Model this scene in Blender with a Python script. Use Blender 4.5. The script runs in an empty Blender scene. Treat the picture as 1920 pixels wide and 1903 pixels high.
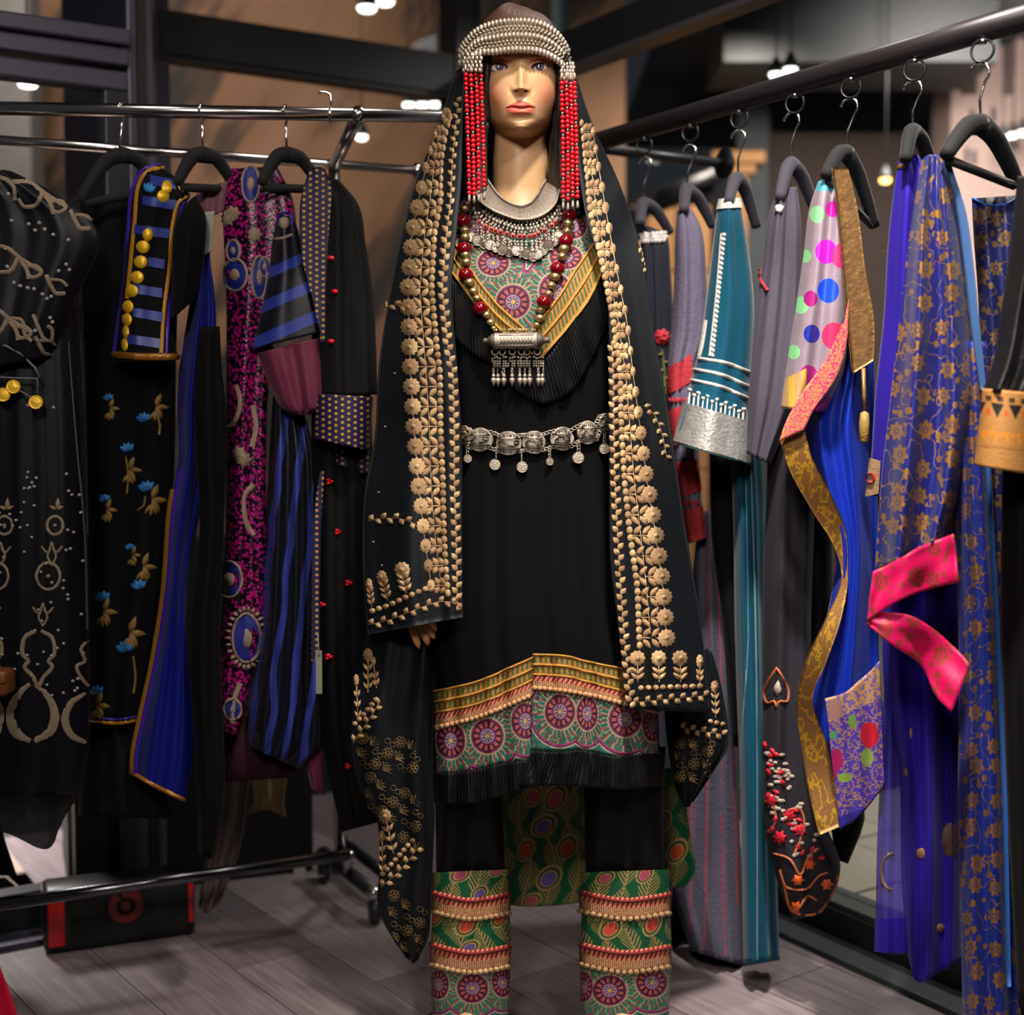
import bpy, math, random
import numpy as np
from mathutils import Matrix, Vector
random.seed(7)
rng = np.random.RandomState(7)
SC = bpy.context.scene
COL = SC.collection
# ---------------------------------------------------------------- camera, world, lights, exposure
W, H, F, HZ, CAMH = 1920., 1903., 2590., 780., 1.12
PITCH = math.atan((H / 2 - HZ) / F)
cd = bpy.data.cameras.new('camera'); cam = bpy.data.objects.new('camera', cd); COL.objects.link(cam)
cam.location = (0, 0, CAMH); cam.rotation_euler = (math.pi / 2 - PITCH, 0, 0)
cd.sensor_width = 36; cd.lens = F / W * 36; cd.clip_start = .05; cd.clip_end = 100
cd.dof.use_dof = True; cd.dof.focus_distance = 2.36; cd.dof.aperture_fstop = 2.1
SC.camera = cam
SC.view_settings.view_transform = 'Standard'; SC.view_settings.look = 'None'
SC.view_settings.exposure = -0.35; SC.view_settings.gamma = 1; SC.view_settings.use_curve_mapping = False
SC.cycles.use_denoising = True
SC.cycles.max_bounces = 8; SC.cycles.transparent_max_bounces = 24
wd = bpy.data.worlds.new('world'); SC.world = wd; wd.use_nodes = True
wd.node_tree.nodes['Background'].inputs[0].default_value = (.55, .58, .66, 1)
wd.node_tree.nodes['Background'].inputs[1].default_value = .055

def area(name, loc, target, size, power, color, spread=math.pi):
    l = bpy.data.lights.new(name, 'AREA'); l.shape = 'DISK'; l.size = size; l.energy = power; l.color = color; l.spread = spread
    o = bpy.data.objects.new(name, l); COL.objects.link(o); o.location = loc
    o.rotation_euler = (Vector(target) - Vector(loc)).to_track_quat('-Z', 'Y').to_euler()
    return o
WARM = (1., .92, .83)
area('ceiling_spot', (-.45, -.55, 2.62), (.0, 2.4, 1.2), .55, 10.5, WARM, 1.3)
area('ceiling_spot', (.75, .3, 2.95), (.12, 2.4, 1.1), .22, 7, WARM, 1.6)
area('ceiling_spot', (.25, 1.35, 2.95), (.62, 2.5, .3), .18, 19, (1., .92, .86), 1.05)
area('ceiling_spot', (-1.1, 1.6, 2.95), (-.7, 2.9, .6), .3, 3.2, (1., .9, .86), 1.8)
area('ceiling_spot', (.45, 2.95, 2.9), (.45, 2.95, 0), .5, 7, (1., .9, .88), 2.2)
area('arcade_fill', (-1.6, 4.6, 3.0), (-1.4, 6.2, 1.9), .5, 60, (1., .85, .7), 2.6)
area('arcade_fill', (1.7, 3.3, 2.8), (1.5, 3.7, 0), .4, 55, (1., .92, .8), 2.4)
area('arcade_fill', (1.75, 5.0, 2.5), (2.1, 6.7, 1.7), .4, 85, (1., .86, .72), 2.4)  # unseen area light added to brighten the tower outside
area('arcade_fill', (.95, 5.4, 2.5), (.95, 6.6, 1.2), .3, 26, (1., .84, .66), 2.6)
area('arcade_fill', (-1.75, 3.8, 1.3), (-1.5, 3.65, 0), .3, 36, (1., .88, .78), 1.5)  # unseen low area light added to brighten paving behind the door

# ---------------------------------------------------------------- helpers
def P(x, y, d):
    """the point at distance d (world Y) that the camera sees at pixel x, y of the 1920 x 1903 frame"""
    x = np.asarray(x, float); y = np.asarray(y, float); d = np.asarray(d, float)
    rx = (x - W / 2) / F; ry = -(y - H / 2) / F
    c, s = math.cos(PITCH), math.sin(PITCH)
    t = d / (c + s * ry)
    return np.stack(np.broadcast_arrays(rx * t, d, CAMH + (-s + c * ry) * t), -1)
def PROJ(v):
    v = np.asarray(v, float); c, s = math.cos(PITCH), math.sin(PITCH)
    z = v[..., 2] - CAMH
    f = c * v[..., 1] - s * z; u = s * v[..., 1] + c * z
    return np.stack([W / 2 + F * v[..., 0] / f, H / 2 - F * u / f], -1)
def lin(c):
    if isinstance(c, str):
        c = c.lstrip('#'); c = [int(c[i:i + 2], 16) for i in (0, 2, 4)]
    r = [(v / 255. / 12.92 if v / 255. <= .04045 else ((v / 255. + .055) / 1.055) ** 2.4) for v in c]
    return (r[0], r[1], r[2], 1.)
def tag(o, label=None, cat=None, group=None, kind=None):
    if label: o['label'] = label
    if cat: o['category'] = cat
    if group: o['group'] = group
    if kind: o['kind'] = kind
    return o
def thing(name, label, cat, loc, group=None):
    o = bpy.data.objects.new(name, None); COL.objects.link(o); o.location = tuple(float(v) for v in loc)
    o.empty_display_size = .05
    return tag(o, label, cat, group)
def wloc(o): return Vector(o.location) if o.type == 'EMPTY' else Vector((0, 0, 0))
def link(name, me, mat=None, parent=None, kind=None):
    o = bpy.data.objects.new(name, me); COL.objects.link(o)
    if mat is not None:
        for m in (mat if isinstance(mat, (list, tuple)) else [mat]): me.materials.append(m)
    if parent is not None:
        o.parent = parent
        o.matrix_parent_inverse = Matrix.Translation(-wloc(parent))
    if kind: o['kind'] = kind
    return o
def mesh(name, verts, faces, mat=None, parent=None, smooth=True, uv=None, col=None, kind=None, midx=None):
    me = bpy.data.meshes.new(name)
    v = np.asarray(verts, float).reshape(-1, 3)
    me.from_pydata(v.tolist(), [], [list(map(int, f)) for f in faces])
    if smooth: me.polygons.foreach_set('use_smooth', np.ones(len(me.polygons), bool))
    li = np.empty(len(me.loops), np.int32); me.loops.foreach_get('vertex_index', li)
    if uv is not None:
        lay = me.uv_layers.new(name='UVMap'); lay.data.foreach_set('uv', np.asarray(uv, np.float32).reshape(-1, 2)[li].ravel())
    if col is not None:
        a = me.color_attributes.new('paint', 'FLOAT_COLOR', 'POINT')
        c = np.ones((len(v), 4), np.float32); c[:, :3] = np.asarray(col).reshape(-1, 3); a.data.foreach_set('color', c.ravel())
    if midx is not None: me.polygons.foreach_set('material_index', np.asarray(midx, np.int32))
    me.update()
    return link(name, me, mat, parent, kind)
def gfaces(nv, nu, closed=False, off=0):
    f = []
    for i in range(nv - 1):
        for j in range(nu if closed else nu - 1):
            a = off + i * nu + j; b = off + i * nu + (j + 1) % nu
            f.append((a, b, b + nu, a + nu))
    return f
class MB:
    """collects simple shapes into one mesh"""
    def __init__(s): s.v = []; s.f = []; s.n = 0
    def add(s, v, f):
        v = np.asarray(v, float).reshape(-1, 3); s.v.append(v); s.f += [tuple(i + s.n for i in q) for q in f]; s.n += len(v); return s
    def hexa(s, p):
        return s.add(p, [(0, 3, 2, 1), (4, 5, 6, 7), (0, 1, 5, 4), (1, 2, 6, 5), (2, 3, 7, 6), (3, 0, 4, 7)])
    def box(s, c, sz, rz=0):
        c = np.array(c); h = np.array(sz) / 2
        p = np.array([(-1, -1, -1), (1, -1, -1), (1, 1, -1), (-1, 1, -1), (-1, -1, 1), (1, -1, 1), (1, 1, 1), (-1, 1, 1)]) * h
        R = np.array([[math.cos(rz), -math.sin(rz), 0], [math.sin(rz), math.cos(rz), 0], [0, 0, 1]])
        return s.hexa(p @ R.T + c)
    def tube(s, pts, r, n=10, caps=True, closed=False):
        pts = [np.asarray(p, float) for p in pts]; r = r if hasattr(r, '__len__') else [r] * len(pts)
        rings = []; up = None
        m = len(pts)
        for i in range(m):
            a = pts[(i - 1) % m] if (closed or i > 0) else pts[i]; b = pts[(i + 1) % m] if (closed or i < m - 1) else pts[i]
            t = b - a; t = t / (np.linalg.norm(t) + 1e-12)
            if up is None:
                up = np.array([0, 0, 1.]) if abs(t[2]) < .9 else np.array([0, 1., 0])
            x = np.cross(t, up); x /= np.linalg.norm(x) + 1e-12; up = np.cross(x, t)
            an = np.arange(n) * 2 * math.pi / n
            rings.append(pts[i] + r[i] * (np.cos(an)[:, None] * x + np.sin(an)[:, None] * up))
        f = gfaces(m, n, True)
        if closed: f += [((m - 1) * n + j, (m - 1) * n + (j + 1) % n, (j + 1) % n, j) for j in range(n)]
        elif caps: f += [tuple(range(n - 1, -1, -1)), tuple((m - 1) * n + j for j in range(n))]
        return s.add(np.concatenate(rings), f)
    def lathe(s, prof, o, ax=(0, 0, 1), n=16):
        """prof: (radius, height along ax) pairs"""
        ax = np.array(ax, float); ax /= np.linalg.norm(ax)
        x = np.cross(ax, [0, 1, 0] if abs(ax[1]) < .9 else [1, 0, 0]); x /= np.linalg.norm(x); y = np.cross(ax, x)
        an = np.arange(n) * 2 * math.pi / n
        ring = np.cos(an)[:, None] * x + np.sin(an)[:, None] * y
        v = np.concatenate([np.asarray(o, float) + max(r, 1e-5) * ring + h * ax for r, h in prof])
        return s.add(v, gfaces(len(prof), n, True) + [tuple(range(n - 1, -1, -1)), tuple((len(prof) - 1) * n + j for j in range(n))])
    def ball(s, c, r, n=10, m=6, sc=(1, 1, 1)):
        v = []
        for i in range(m + 1):
            a = math.pi * i / m
            for j in range(n):
                b = 2 * math.pi * j / n
                v.append((max(math.sin(a), 1e-3) * math.cos(b), max(math.sin(a), 1e-3) * math.sin(b), math.cos(a)))
        return s.add(np.array(v) * r * np.array(sc) + np.array(c), gfaces(m + 1, n, True))
    def build(s, name, mat, parent=None, smooth=True, kind=None, bevel=0):
        o = mesh(name, np.concatenate(s.v), s.f, mat, parent, smooth, kind=kind)
        if bevel:
            b = o.modifiers.new('bevel', 'BEVEL'); b.width = bevel; b.segments = 2; b.limit_method = 'ANGLE'
        return o
# ---------------------------------------------------------------- node expressions
class V:
    def __init__(s, nb, k): s.nb = nb; s.k = k
    def _b(a, op, b, c=None): return a.nb.m(op, a, b, c)
    def __add__(a, b): return a._b('ADD', b)
    __radd__ = __add__
    def __sub__(a, b): return a._b('SUBTRACT', b)
    def __rsub__(a, b): return a.nb.m('SUBTRACT', b, a)
    def __mul__(a, b): return a._b('MULTIPLY', b)
    __rmul__ = __mul__
    def __truediv__(a, b): return a._b('DIVIDE', b)
    def __lt__(a, b): return a._b('LESS_THAN', b)
    def __gt__(a, b): return a._b('GREATER_THAN', b)
    def f(a, op, b=None, c=None): return a.nb.m(op, a, b, c)
    def abs(a): return a.f('ABSOLUTE')
    def sin(a): return a.f('SINE')
    def fract(a): return a.f('FRACT')
    def floor(a): return a.f('FLOOR')
    def sqrt(a): return a.f('SQRT')
    def between(a, lo, hi): return (a > lo) * (a < hi)
class NB:
    def __init__(s, name):
        s.mat = bpy.data.materials.new(name); s.mat.use_nodes = True; s.t = s.mat.node_tree; s.t.nodes.clear()
        s.out = s.t.nodes.new('ShaderNodeOutputMaterial'); s.bs = s.t.nodes.new('ShaderNodeBsdfPrincipled')
        s.t.links.new(s.bs.outputs[0], s.out.inputs[0]); s._uv = None
    def put(s, sock, val):
        if isinstance(val, V): s.t.links.new(val.k, sock)
        elif hasattr(val, 'is_output'): s.t.links.new(val, sock)
        else: sock.default_value = val
    def m(s, op, a, b=None, c=None):
        n = s.t.nodes.new('ShaderNodeMath'); n.operation = op
        for i, x in enumerate((a, b, c)):
            if x is not None: s.put(n.inputs[i], x)
        return V(s, n.outputs[0])
    @property
    def uv(s):
        if s._uv is None:
            t = s.t.nodes.new('ShaderNodeTexCoord'); p = s.t.nodes.new('ShaderNodeSeparateXYZ'); s.t.links.new(t.outputs['UV'], p.inputs[0])
            s._uv = (V(s, p.outputs[0]), V(s, p.outputs[1])); s.tc = t
        return s._uv
    def vec(s, x, y, z=0.):
        n = s.t.nodes.new('ShaderNodeCombineXYZ')
        for i, k in enumerate((x, y, z)): s.put(n.inputs[i], k)
        return n.outputs[0]
    def rotscale(s, vec, rot, sc):
        a = s.t.nodes.new('ShaderNodeMapping'); a.inputs['Rotation'].default_value = rot; s.t.links.new(vec, a.inputs[0])
        c = s.t.nodes.new('ShaderNodeMapping'); c.inputs['Scale'].default_value = sc; s.t.links.new(a.outputs[0], c.inputs[0]); return c.outputs[0]
    def objco(s):
        n = s.t.nodes.new('ShaderNodeTexCoord'); return n.outputs['Object']
    def noise(s, vec, scale, detail=2., rough=.5):
        n = s.t.nodes.new('ShaderNodeTexNoise'); s.t.links.new(vec, n.inputs['Vector']); n.inputs['Scale'].default_value = scale
        n.inputs['Detail'].default_value = detail; n.inputs['Roughness'].default_value = rough
        return V(s, n.outputs[0])
    def voro(s, vec, scale, out='Distance', rnd=1.):
        n = s.t.nodes.new('ShaderNodeTexVoronoi'); s.t.links.new(vec, n.inputs['Vector']); n.inputs['Scale'].default_value = scale
        n.inputs['Randomness'].default_value = rnd
        return V(s, n.outputs[out])
    def mix(s, fac, a, b):
        n = s.t.nodes.new('ShaderNodeMix'); n.data_type = 'RGBA'
        s.put(n.inputs[0], fac)
        for i, c in ((6, a), (7, b)): s.put(n.inputs[i], c if (isinstance(c, V) or hasattr(c, 'is_output')) else lin(c))
        return n.outputs[2]
    def attr(s, name):
        n = s.t.nodes.new('ShaderNodeAttribute'); n.attribute_name = name; return n.outputs['Color']
    def ramp(s, fac, stops):
        n = s.t.nodes.new('ShaderNodeValToRGB'); s.put(n.inputs[0], fac)
        e = n.color_ramp.elements
        while len(e) < len(stops): e.new(.5)
        for i, (p, c) in enumerate(stops): e[i].position = p; e[i].color = lin(c)
        return n.outputs[0]
    def bump(s, h, strength=.4, dist=.002):
        n = s.t.nodes.new('ShaderNodeBump'); s.put(n.inputs['Height'], h); n.inputs['Strength'].default_value = strength; n.inputs['Distance'].default_value = dist
        s.t.links.new(n.outputs[0], s.bs.inputs['Normal'])
    def set(s, **k):
        for a, b in k.items():
            s.put(s.bs.inputs[a.replace('_', ' ')], (lin(b) if isinstance(b, (str, tuple, list)) and len(b) != 4 else b))
        return s
def mat(name, color, rough=.6, metal=0., sheen=0., bump=0., bscale=300., spec=.5, var=0.):
    b = NB(name); b.set(Roughness=rough, Metallic=metal)
    if var: 
        n = b.noise(b.objco(), 60, 3)
        c2 = [max(0, min(255, int(v * (1 - var)))) for v in (color if not isinstance(color, str) else [int(color[i:i + 2], 16) for i in (1, 3, 5)])]
        b.put(b.bs.inputs['Base Color'], b.mix(n, color, c2))
    else: b.bs.inputs['Base Color'].default_value = lin(color)
    b.bs.inputs['Specular IOR Level'].default_value = spec
    if sheen: b.bs.inputs['Sheen Weight'].default_value = sheen * .22; b.bs.inputs['Sheen Roughness'].default_value = .35
    if bump: b.bump(b.noise(b.objco(), bscale, 2), bump, .002)
    return b.mat
def pmat(name, fn, rough=.7, metal=0., sheen=0., bump=.25, bscale=420., spec=.35):
    """cloth whose colour is a pattern of the pixel-sized uv"""
    b = NB(name); u, v = b.uv; c = fn(b, u, v)
    met = metal
    if isinstance(c, tuple): c, met = c
    b.put(b.bs.inputs['Base Color'], c); b.put(b.bs.inputs['Metallic'], met); b.bs.inputs['Roughness'].default_value = rough
    b.bs.inputs['Specular IOR Level'].default_value = spec
    if sheen: b.bs.inputs['Sheen Weight'].default_value = sheen * .22; b.bs.inputs['Sheen Roughness'].default_value = .35
    if bump: b.bump(b.noise(b.objco(), bscale, 2), bump, .002)
    return b.mat
# ---------------------------------------------------------------- cloth surfaces
def interp(rows, n, key=None):
    """smooth interpolation of rows (K x C) to n rows"""
    A = np.asarray(rows, float); K = len(A)
    if K == 1: return np.repeat(A, n, 0)
    if key is None: key = np.arange(K, dtype=float)
    key = np.asarray(key, float); key = (key - key[0]) / (key[-1] - key[0])
    sh = A.shape; A = A.reshape(K, -1)
    dk = np.diff(key)[:, None]; sl = np.diff(A, axis=0) / dk
    m = np.empty_like(A); m[0] = sl[0]; m[-1] = sl[-1]
    if K > 2:
        w1 = dk[1:]; w0 = dk[:-1]; m[1:-1] = (sl[:-1] * w1 + sl[1:] * w0) / (w0 + w1)
        same = sl[:-1] * sl[1:] > 0
        lim = 3 * np.minimum(abs(sl[:-1]), abs(sl[1:]))
        m[1:-1] = np.where(same, np.sign(m[1:-1]) * np.minimum(abs(m[1:-1]), lim), m[1:-1] * .4)
    x = np.linspace(0, 1, n); i = np.clip(np.searchsorted(key, x, 'right') - 1, 0, K - 2)
    hh = (key[i + 1] - key[i])[:, None]; t = (x - key[i])[:, None] / hh
    r = (2 * t ** 3 - 3 * t ** 2 + 1) * A[i] + (t ** 3 - 2 * t ** 2 + t) * hh * m[i] + (-2 * t ** 3 + 3 * t ** 2) * A[i + 1] + (t ** 3 - t ** 2) * hh * m[i + 1]
    return r.reshape((n,) + sh[1:])
def folds(S, T, fl):
    d = np.zeros_like(S)
    for f in (fl or []):
        n, amp, ph, drift = f[:4]; g0 = f[4] if len(f) > 4 else 1.; g1 = f[5] if len(f) > 5 else 1.
        w = np.sin(2 * math.pi * (n * S + ph + drift * T + .03 * np.sin(9 * T + ph * 7)))
        w = np.sign(w) * abs(w) ** .8
        d += amp * (g0 + (g1 - g0) * T) * w
    return d
class Surf:
    def __init__(s, PX, D):
        s.PX = PX; s.D = D; s.G = P(PX[..., 0], PX[..., 1], D); s.nv, s.nu = D.shape
        s.prep()
    def prep(s):
        G, X = s.G, s.PX
        s.Gu = np.gradient(G, axis=1); s.Gv = np.gradient(G, axis=0); s.Xu = np.gradient(X, axis=1); s.Xv = np.gradient(X, axis=0)
        N = np.cross(s.Gu, s.Gv); N /= np.linalg.norm(N, axis=-1, keepdims=True) + 1e-12
        view = G - np.array([0, 0, CAMH]); N = np.where((N * view).sum(-1, keepdims=True) > 0, -N, N); s.N = N
    def at(s, pts, lift=0.):
        """pixel points (n x 2) on the surface -> world points, lifted along the normal"""
        pts = np.asarray(pts, float).reshape(-1, 2); X = s.PX.reshape(-1, 2)
        k = np.concatenate([((X[None] - pts[i:i + 400, None]) ** 2).sum(-1).argmin(1) for i in range(0, len(pts), 400)])
        def r(a): return a.reshape(-1, a.shape[-1])[k]
        q = pts - X[k]; a, b = r(s.Xu), r(s.Xv); det = a[:, 0] * b[:, 1] - a[:, 1] * b[:, 0]; det = np.where(abs(det) < 1e-6, 1e-6, det)
        cu = np.clip((q[:, 0] * b[:, 1] - q[:, 1] * b[:, 0]) / det, -1.5, 1.5); cv = np.clip((a[:, 0] * q[:, 1] - a[:, 1] * q[:, 0]) / det, -1.5, 1.5)
        w = r(s.G) + cu[:, None] * r(s.Gu) + cv[:, None] * r(s.Gv)
        n = r(s.N)
        return w + n * np.asarray(lift, float).reshape(-1, 1)
    def depth(s, x, y):
        sh = np.shape(x); return s.at(np.stack([np.ravel(x), np.ravel(y)], -1))[:, 1].reshape(sh)
    def build(s, name, m, parent=None, thick=.0025, kind=None, uv=None):
        G = s.G.reshape(-1, 3); n = len(G); nv, nu = s.nv, s.nu
        B = G - s.N.reshape(-1, 3) * thick
        f = gfaces(nv, nu); fr = [tuple(reversed(q)) for q in f]
        f0 = f[0]; nn = np.cross(G[f0[1]] - G[f0[0]], G[f0[2]] - G[f0[0]])
        if (nn * s.N.reshape(-1, 3)[f0[0]]).sum() < 0: f, fr = fr, f
        faces = list(f) + [tuple(i + n for i in q) for q in fr]
        rim = [j for j in range(nu)] + [i * nu + nu - 1 for i in range(1, nv)] + [(nv - 1) * nu + j for j in range(nu - 2, -1, -1)] + [i * nu for i in range(nv - 2, 0, -1)]
        for a, b in zip(rim, rim[1:] + rim[:1]): faces.append((a, b, b + n, a + n))
        U = (s.PX if uv is None else uv).reshape(-1, 2)
        return mesh(name, np.concatenate([G, B]), faces, m, parent, uv=np.concatenate([U, U]), kind=kind)
class Sheet(Surf):
    """net: rows of control points (px, py, d); d may be left out when depth(px, py) is given"""
    def __init__(s, net, nu=24, nv=40, fl=None, depth=None, off=0., key=None, lin_u=False, edge=0.):
        A = np.asarray(net, float)
        A = interp(A, nv, key)
        if lin_u:
            x = np.linspace(0, A.shape[1] - 1, nu); i = np.clip(x.astype(int), 0, A.shape[1] - 2); t = (x - i)[None, :, None]
            A = A[:, i] * (1 - t) + A[:, i + 1] * t
        else: A = np.swapaxes(interp(np.swapaxes(A, 0, 1), nu), 0, 1)
        T, S = np.meshgrid(np.linspace(0, 1, nv), np.linspace(0, 1, nu), indexing='ij')
        D = depth(A[..., 0], A[..., 1]) + off if depth is not None else A[..., 2] + off
        D = D + folds(S, T, fl); s.S, s.T = S, T
        Surf.__init__(s, A[..., :2].copy(), D)
class Tube(Surf):
    """closed cloth tube; rows (xl, yl, xr, yr, d, T): left and right edge pixels, depth of its axis, half thickness"""
    def __init__(s, rows, nf=28, nv=48, fl=None, bfl=None, sq=.75):
        R = np.asarray(rows, float); key = np.cumsum(np.r_[0, np.maximum(1e-3, np.linalg.norm(np.diff(R[:, :4], axis=0), axis=1))])
        R = interp(R, nv, key); s.R = R
        a = np.linspace(0, math.pi, nf); sx = (1 - np.cos(a)) / 2
        T, S = np.meshgrid(np.linspace(0, 1, nv), sx, indexing='ij'); sn = np.sin(a)[None] ** sq
        X = R[:, 0:1] + (R[:, 2:3] - R[:, 0:1]) * S; Y = R[:, 1:2] + (R[:, 3:4] - R[:, 1:2]) * S
        D = R[:, 4:5] - R[:, 5:6] * sn + folds(S, T, fl) * sn
        s.Db = R[:, 4:5] + R[:, 5:6] * sn + folds(S, T, bfl if bfl is not None else fl) * sn
        s.S, s.T = S, T
        Surf.__init__(s, np.stack([X, Y], -1), D)
    def build(s, name, m, parent=None, kind=None, uv=None, cap=True):
        B = P(s.PX[..., 0], s.PX[..., 1], s.Db)[:, ::-1][:, 1:-1]
        G = np.concatenate([s.G, B], 1); nv, nr = G.shape[:2]
        U = s.PX if uv is None else uv
        U = np.concatenate([U, U[:, ::-1][:, 1:-1]], 1)
        f = gfaces(nv, nr, True); G = G.reshape(-1, 3); U = U.reshape(-1, 2)
        if cap:
            for i in (0, nv - 1):
                c = G[i * nr:(i + 1) * nr].mean(0); k = len(G); G = np.concatenate([G, c[None]]); U = np.concatenate([U, U[i * nr:(i + 1) * nr].mean(0)[None]])
                for j in range(nr):
                    q = (i * nr + j, i * nr + (j + 1) % nr, k); f.append(q if i else q[::-1])
        f = [tuple(reversed(q)) for q in f]
        return mesh(name, G, f, m, parent, uv=U, kind=kind)
class Emb:
    """raised pieces drawn in pixels on a cloth surface"""
    def __init__(s, surf): s.surf = surf; s.p = []; s.l = []; s.f = []; s.n = 0
    def add(s, pts, lift, faces):
        s.p.append(np.asarray(pts, float).reshape(-1, 2)); s.l.append(np.asarray(lift, float).ravel()); s.f += [tuple(i + s.n for i in q) for q in faces]; s.n += len(s.l[-1]); return s
    def blob(s, c, outline, h=.002, lo=.0008, mid=.84):
        """outline: offsets in px round c"""
        o = np.asarray(outline, float); n = len(o); c = np.asarray(c, float)
        pts = np.concatenate([c + o, c + o * mid, c[None]]); l = np.r_[np.full(n, lo - .0012), np.full(n, h * .85), h]
        f = [(i, (i + 1) % n, n + (i + 1) % n, n + i) for i in range(n)] + [(n + i, n + (i + 1) % n, 2 * n) for i in range(n)]
        return s.add(pts, l, f)
    def disc(s, x, y, rx, ry=None, n=9, h=.0016, rot=0):
        a = np.arange(n) * 2 * math.pi / n; ry = rx if ry is None else ry
        o = np.stack([rx * np.cos(a), ry * np.sin(a)], -1); c, sn = math.cos(rot), math.sin(rot)
        return s.blob((x, y), o @ np.array([[c, sn], [-sn, c]]), h)
    def leaf(s, x, y, L, w, ang, h=.0018, n=8):
        """leaf of length L starting at x, y, pointing along ang (radians, y down)"""
        t = np.linspace(0, 1, n // 2 + 1); prof = np.sin(math.pi * t ** .85) * w / 2
        up = np.stack([t * L, prof], -1); dn = np.stack([t[1:-1] * L, -prof[1:-1]], -1)[::-1]
        o = np.concatenate([up, dn]) - np.array([L / 2, 0]); c, sn = math.cos(ang), math.sin(ang)
        R = np.array([[c, sn], [-sn, c]])
        return s.blob(np.array([x, y]) + np.array([L / 2, 0]) @ R, o @ R, h)
    def flower(s, x, y, r, n=9, sx=1., h=.0022, inner=.86, rot=0.):
        a = np.arange(2 * n) * math.pi / n + rot; rr = np.where(np.arange(2 * n) % 2 == 0, r, r * inner)
        o = np.stack([rr * np.cos(a) * sx, rr * np.sin(a)], -1); m = 2 * n; alt = np.where(np.arange(m) % 2 == 0, 1., .25); c = np.array([x, y], float)
        pts = np.concatenate([c + o, c + o * .86, c + o * .4, c[None]]); l = np.r_[np.full(m, -.0004), h * .8 * alt, h * (.5 + .3 * alt), h]
        f = [(k * m + i, k * m + (i + 1) % m, (k + 1) * m + (i + 1) % m, (k + 1) * m + i) for k in (0, 1) for i in range(m)] + [(2 * m + i, 2 * m + (i + 1) % m, 3 * m) for i in range(m)]
        return s.add(pts, l, f)
    def stroke(s, pts, w, h=.0014, closed=False, taper=False):
        p = np.asarray(pts, float); m = len(p)
        d = np.roll(p, -1, 0) - np.roll(p, 1, 0) if closed else np.gradient(p, axis=0)
        d /= np.linalg.norm(d, axis=1, keepdims=True) + 1e-9; nrm = np.stack([-d[:, 1], d[:, 0]], -1)
        ww = np.full(m, w / 2.) if np.isscalar(w) else np.asarray(w) / 2
        if taper: ww = ww * np.clip(np.sin(np.linspace(.15, math.pi - .15, m)) * 1.3, .2, 1)
        q = np.stack([p - nrm * ww[:, None], p, p + nrm * ww[:, None]], 1).reshape(-1, 2)
        l = np.tile([-.0006, h, -.0006], m)
        f = gfaces(m, 3)
        if closed: f += [((m - 1) * 3 + j, (m - 1) * 3 + j + 1, j + 1, j) for j in range(2)]
        return s.add(q, l, f)
    def world(s): return s.surf.at(np.concatenate(s.p), np.concatenate(s.l))
    def build(s, name, m, parent=None, kind=None):
        px = np.concatenate(s.p)
        o = mesh(name, s.world(), s.f, m, parent, uv=px, kind=kind)
        return o
def arc(cx, cy, rx, ry, a0, a1, n=12):
    a = np.radians(np.linspace(a0, a1, n)); return np.stack([cx + rx * np.cos(a), cy + ry * np.sin(a)], -1)
def curve(pts, n=16):
    p = np.asarray(pts, float); k = np.r_[0, np.cumsum(np.linalg.norm(np.diff(p, axis=0), axis=1) + 1e-6)]
    return interp(p, n, k)
def tracks(tab, y):
    t = np.asarray(tab, float); return [np.interp(y, t[:, 0], t[:, i]) for i in range(1, t.shape[1])]
# ================================================================ THE SETTING
BLACKM = mat('black_powder_coat', (30, 30, 35), .42, spec=.6)
FRAME = mat('dark_frame_metal', (78, 74, 90), .4, .3)
CHROME = mat('chrome', (226, 220, 216), .2, 1.)
STEEL = mat('dull_steel', (150, 150, 155), .3, 1.)
def glass_mat(name, tint=(232, 236, 240)):
    m = bpy.data.materials.new(name); m.use_nodes = True; t = m.node_tree; t.nodes.clear()
    o = t.nodes.new('ShaderNodeOutputMaterial'); x = t.nodes.new('ShaderNodeMixShader'); a = t.nodes.new('ShaderNodeBsdfTransparent'); g = t.nodes.new('ShaderNodeBsdfGlossy'); fr = t.nodes.new('ShaderNodeFresnel')
    a.inputs[0].default_value = lin(tint); g.inputs['Roughness'].default_value = .01; fr.inputs[0].default_value = 1.45
    ge = t.nodes.new('ShaderNodeNewGeometry'); mu = t.nodes.new('ShaderNodeMath'); mu.operation = 'MULTIPLY_ADD'; mu.inputs[1].default_value = -1.; mu.inputs[2].default_value = 1.
    m2 = t.nodes.new('ShaderNodeMath'); m2.operation = 'MULTIPLY'; t.links.new(ge.outputs['Backfacing'], mu.inputs[0]); t.links.new(fr.outputs[0], m2.inputs[0]); t.links.new(mu.outputs[0], m2.inputs[1])
    t.links.new(m2.outputs[0], x.inputs[0]); t.links.new(a.outputs[0], x.inputs[1]); t.links.new(g.outputs[0], x.inputs[2]); t.links.new(x.outputs[0], o.inputs[0])
    return m
GLASS = glass_mat('window_glass')
CN = np.array([-.153, 4.35]); RD = np.array([.527, -.85]); LD = np.array([-.85, -.527])
RN = np.array([.85, .527]); LN = np.array([-.527, .85])
DP0 = np.array([-1.084, 2.93])               # a point of the door plane
def slab(mb, a, b, z0, z1, nrm, t0, t1):
    """upright box along the ground line a-b, from t0 to t1 along nrm"""
    q = []
    for z in (z0, z1):
        for p, t in ((a, t0), (b, t0), (b, t1), (a, t1)):
            w = np.array(p) + np.array(nrm) * t; q.append((w[0], w[1], z))
    return mb.hexa(q)
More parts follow.
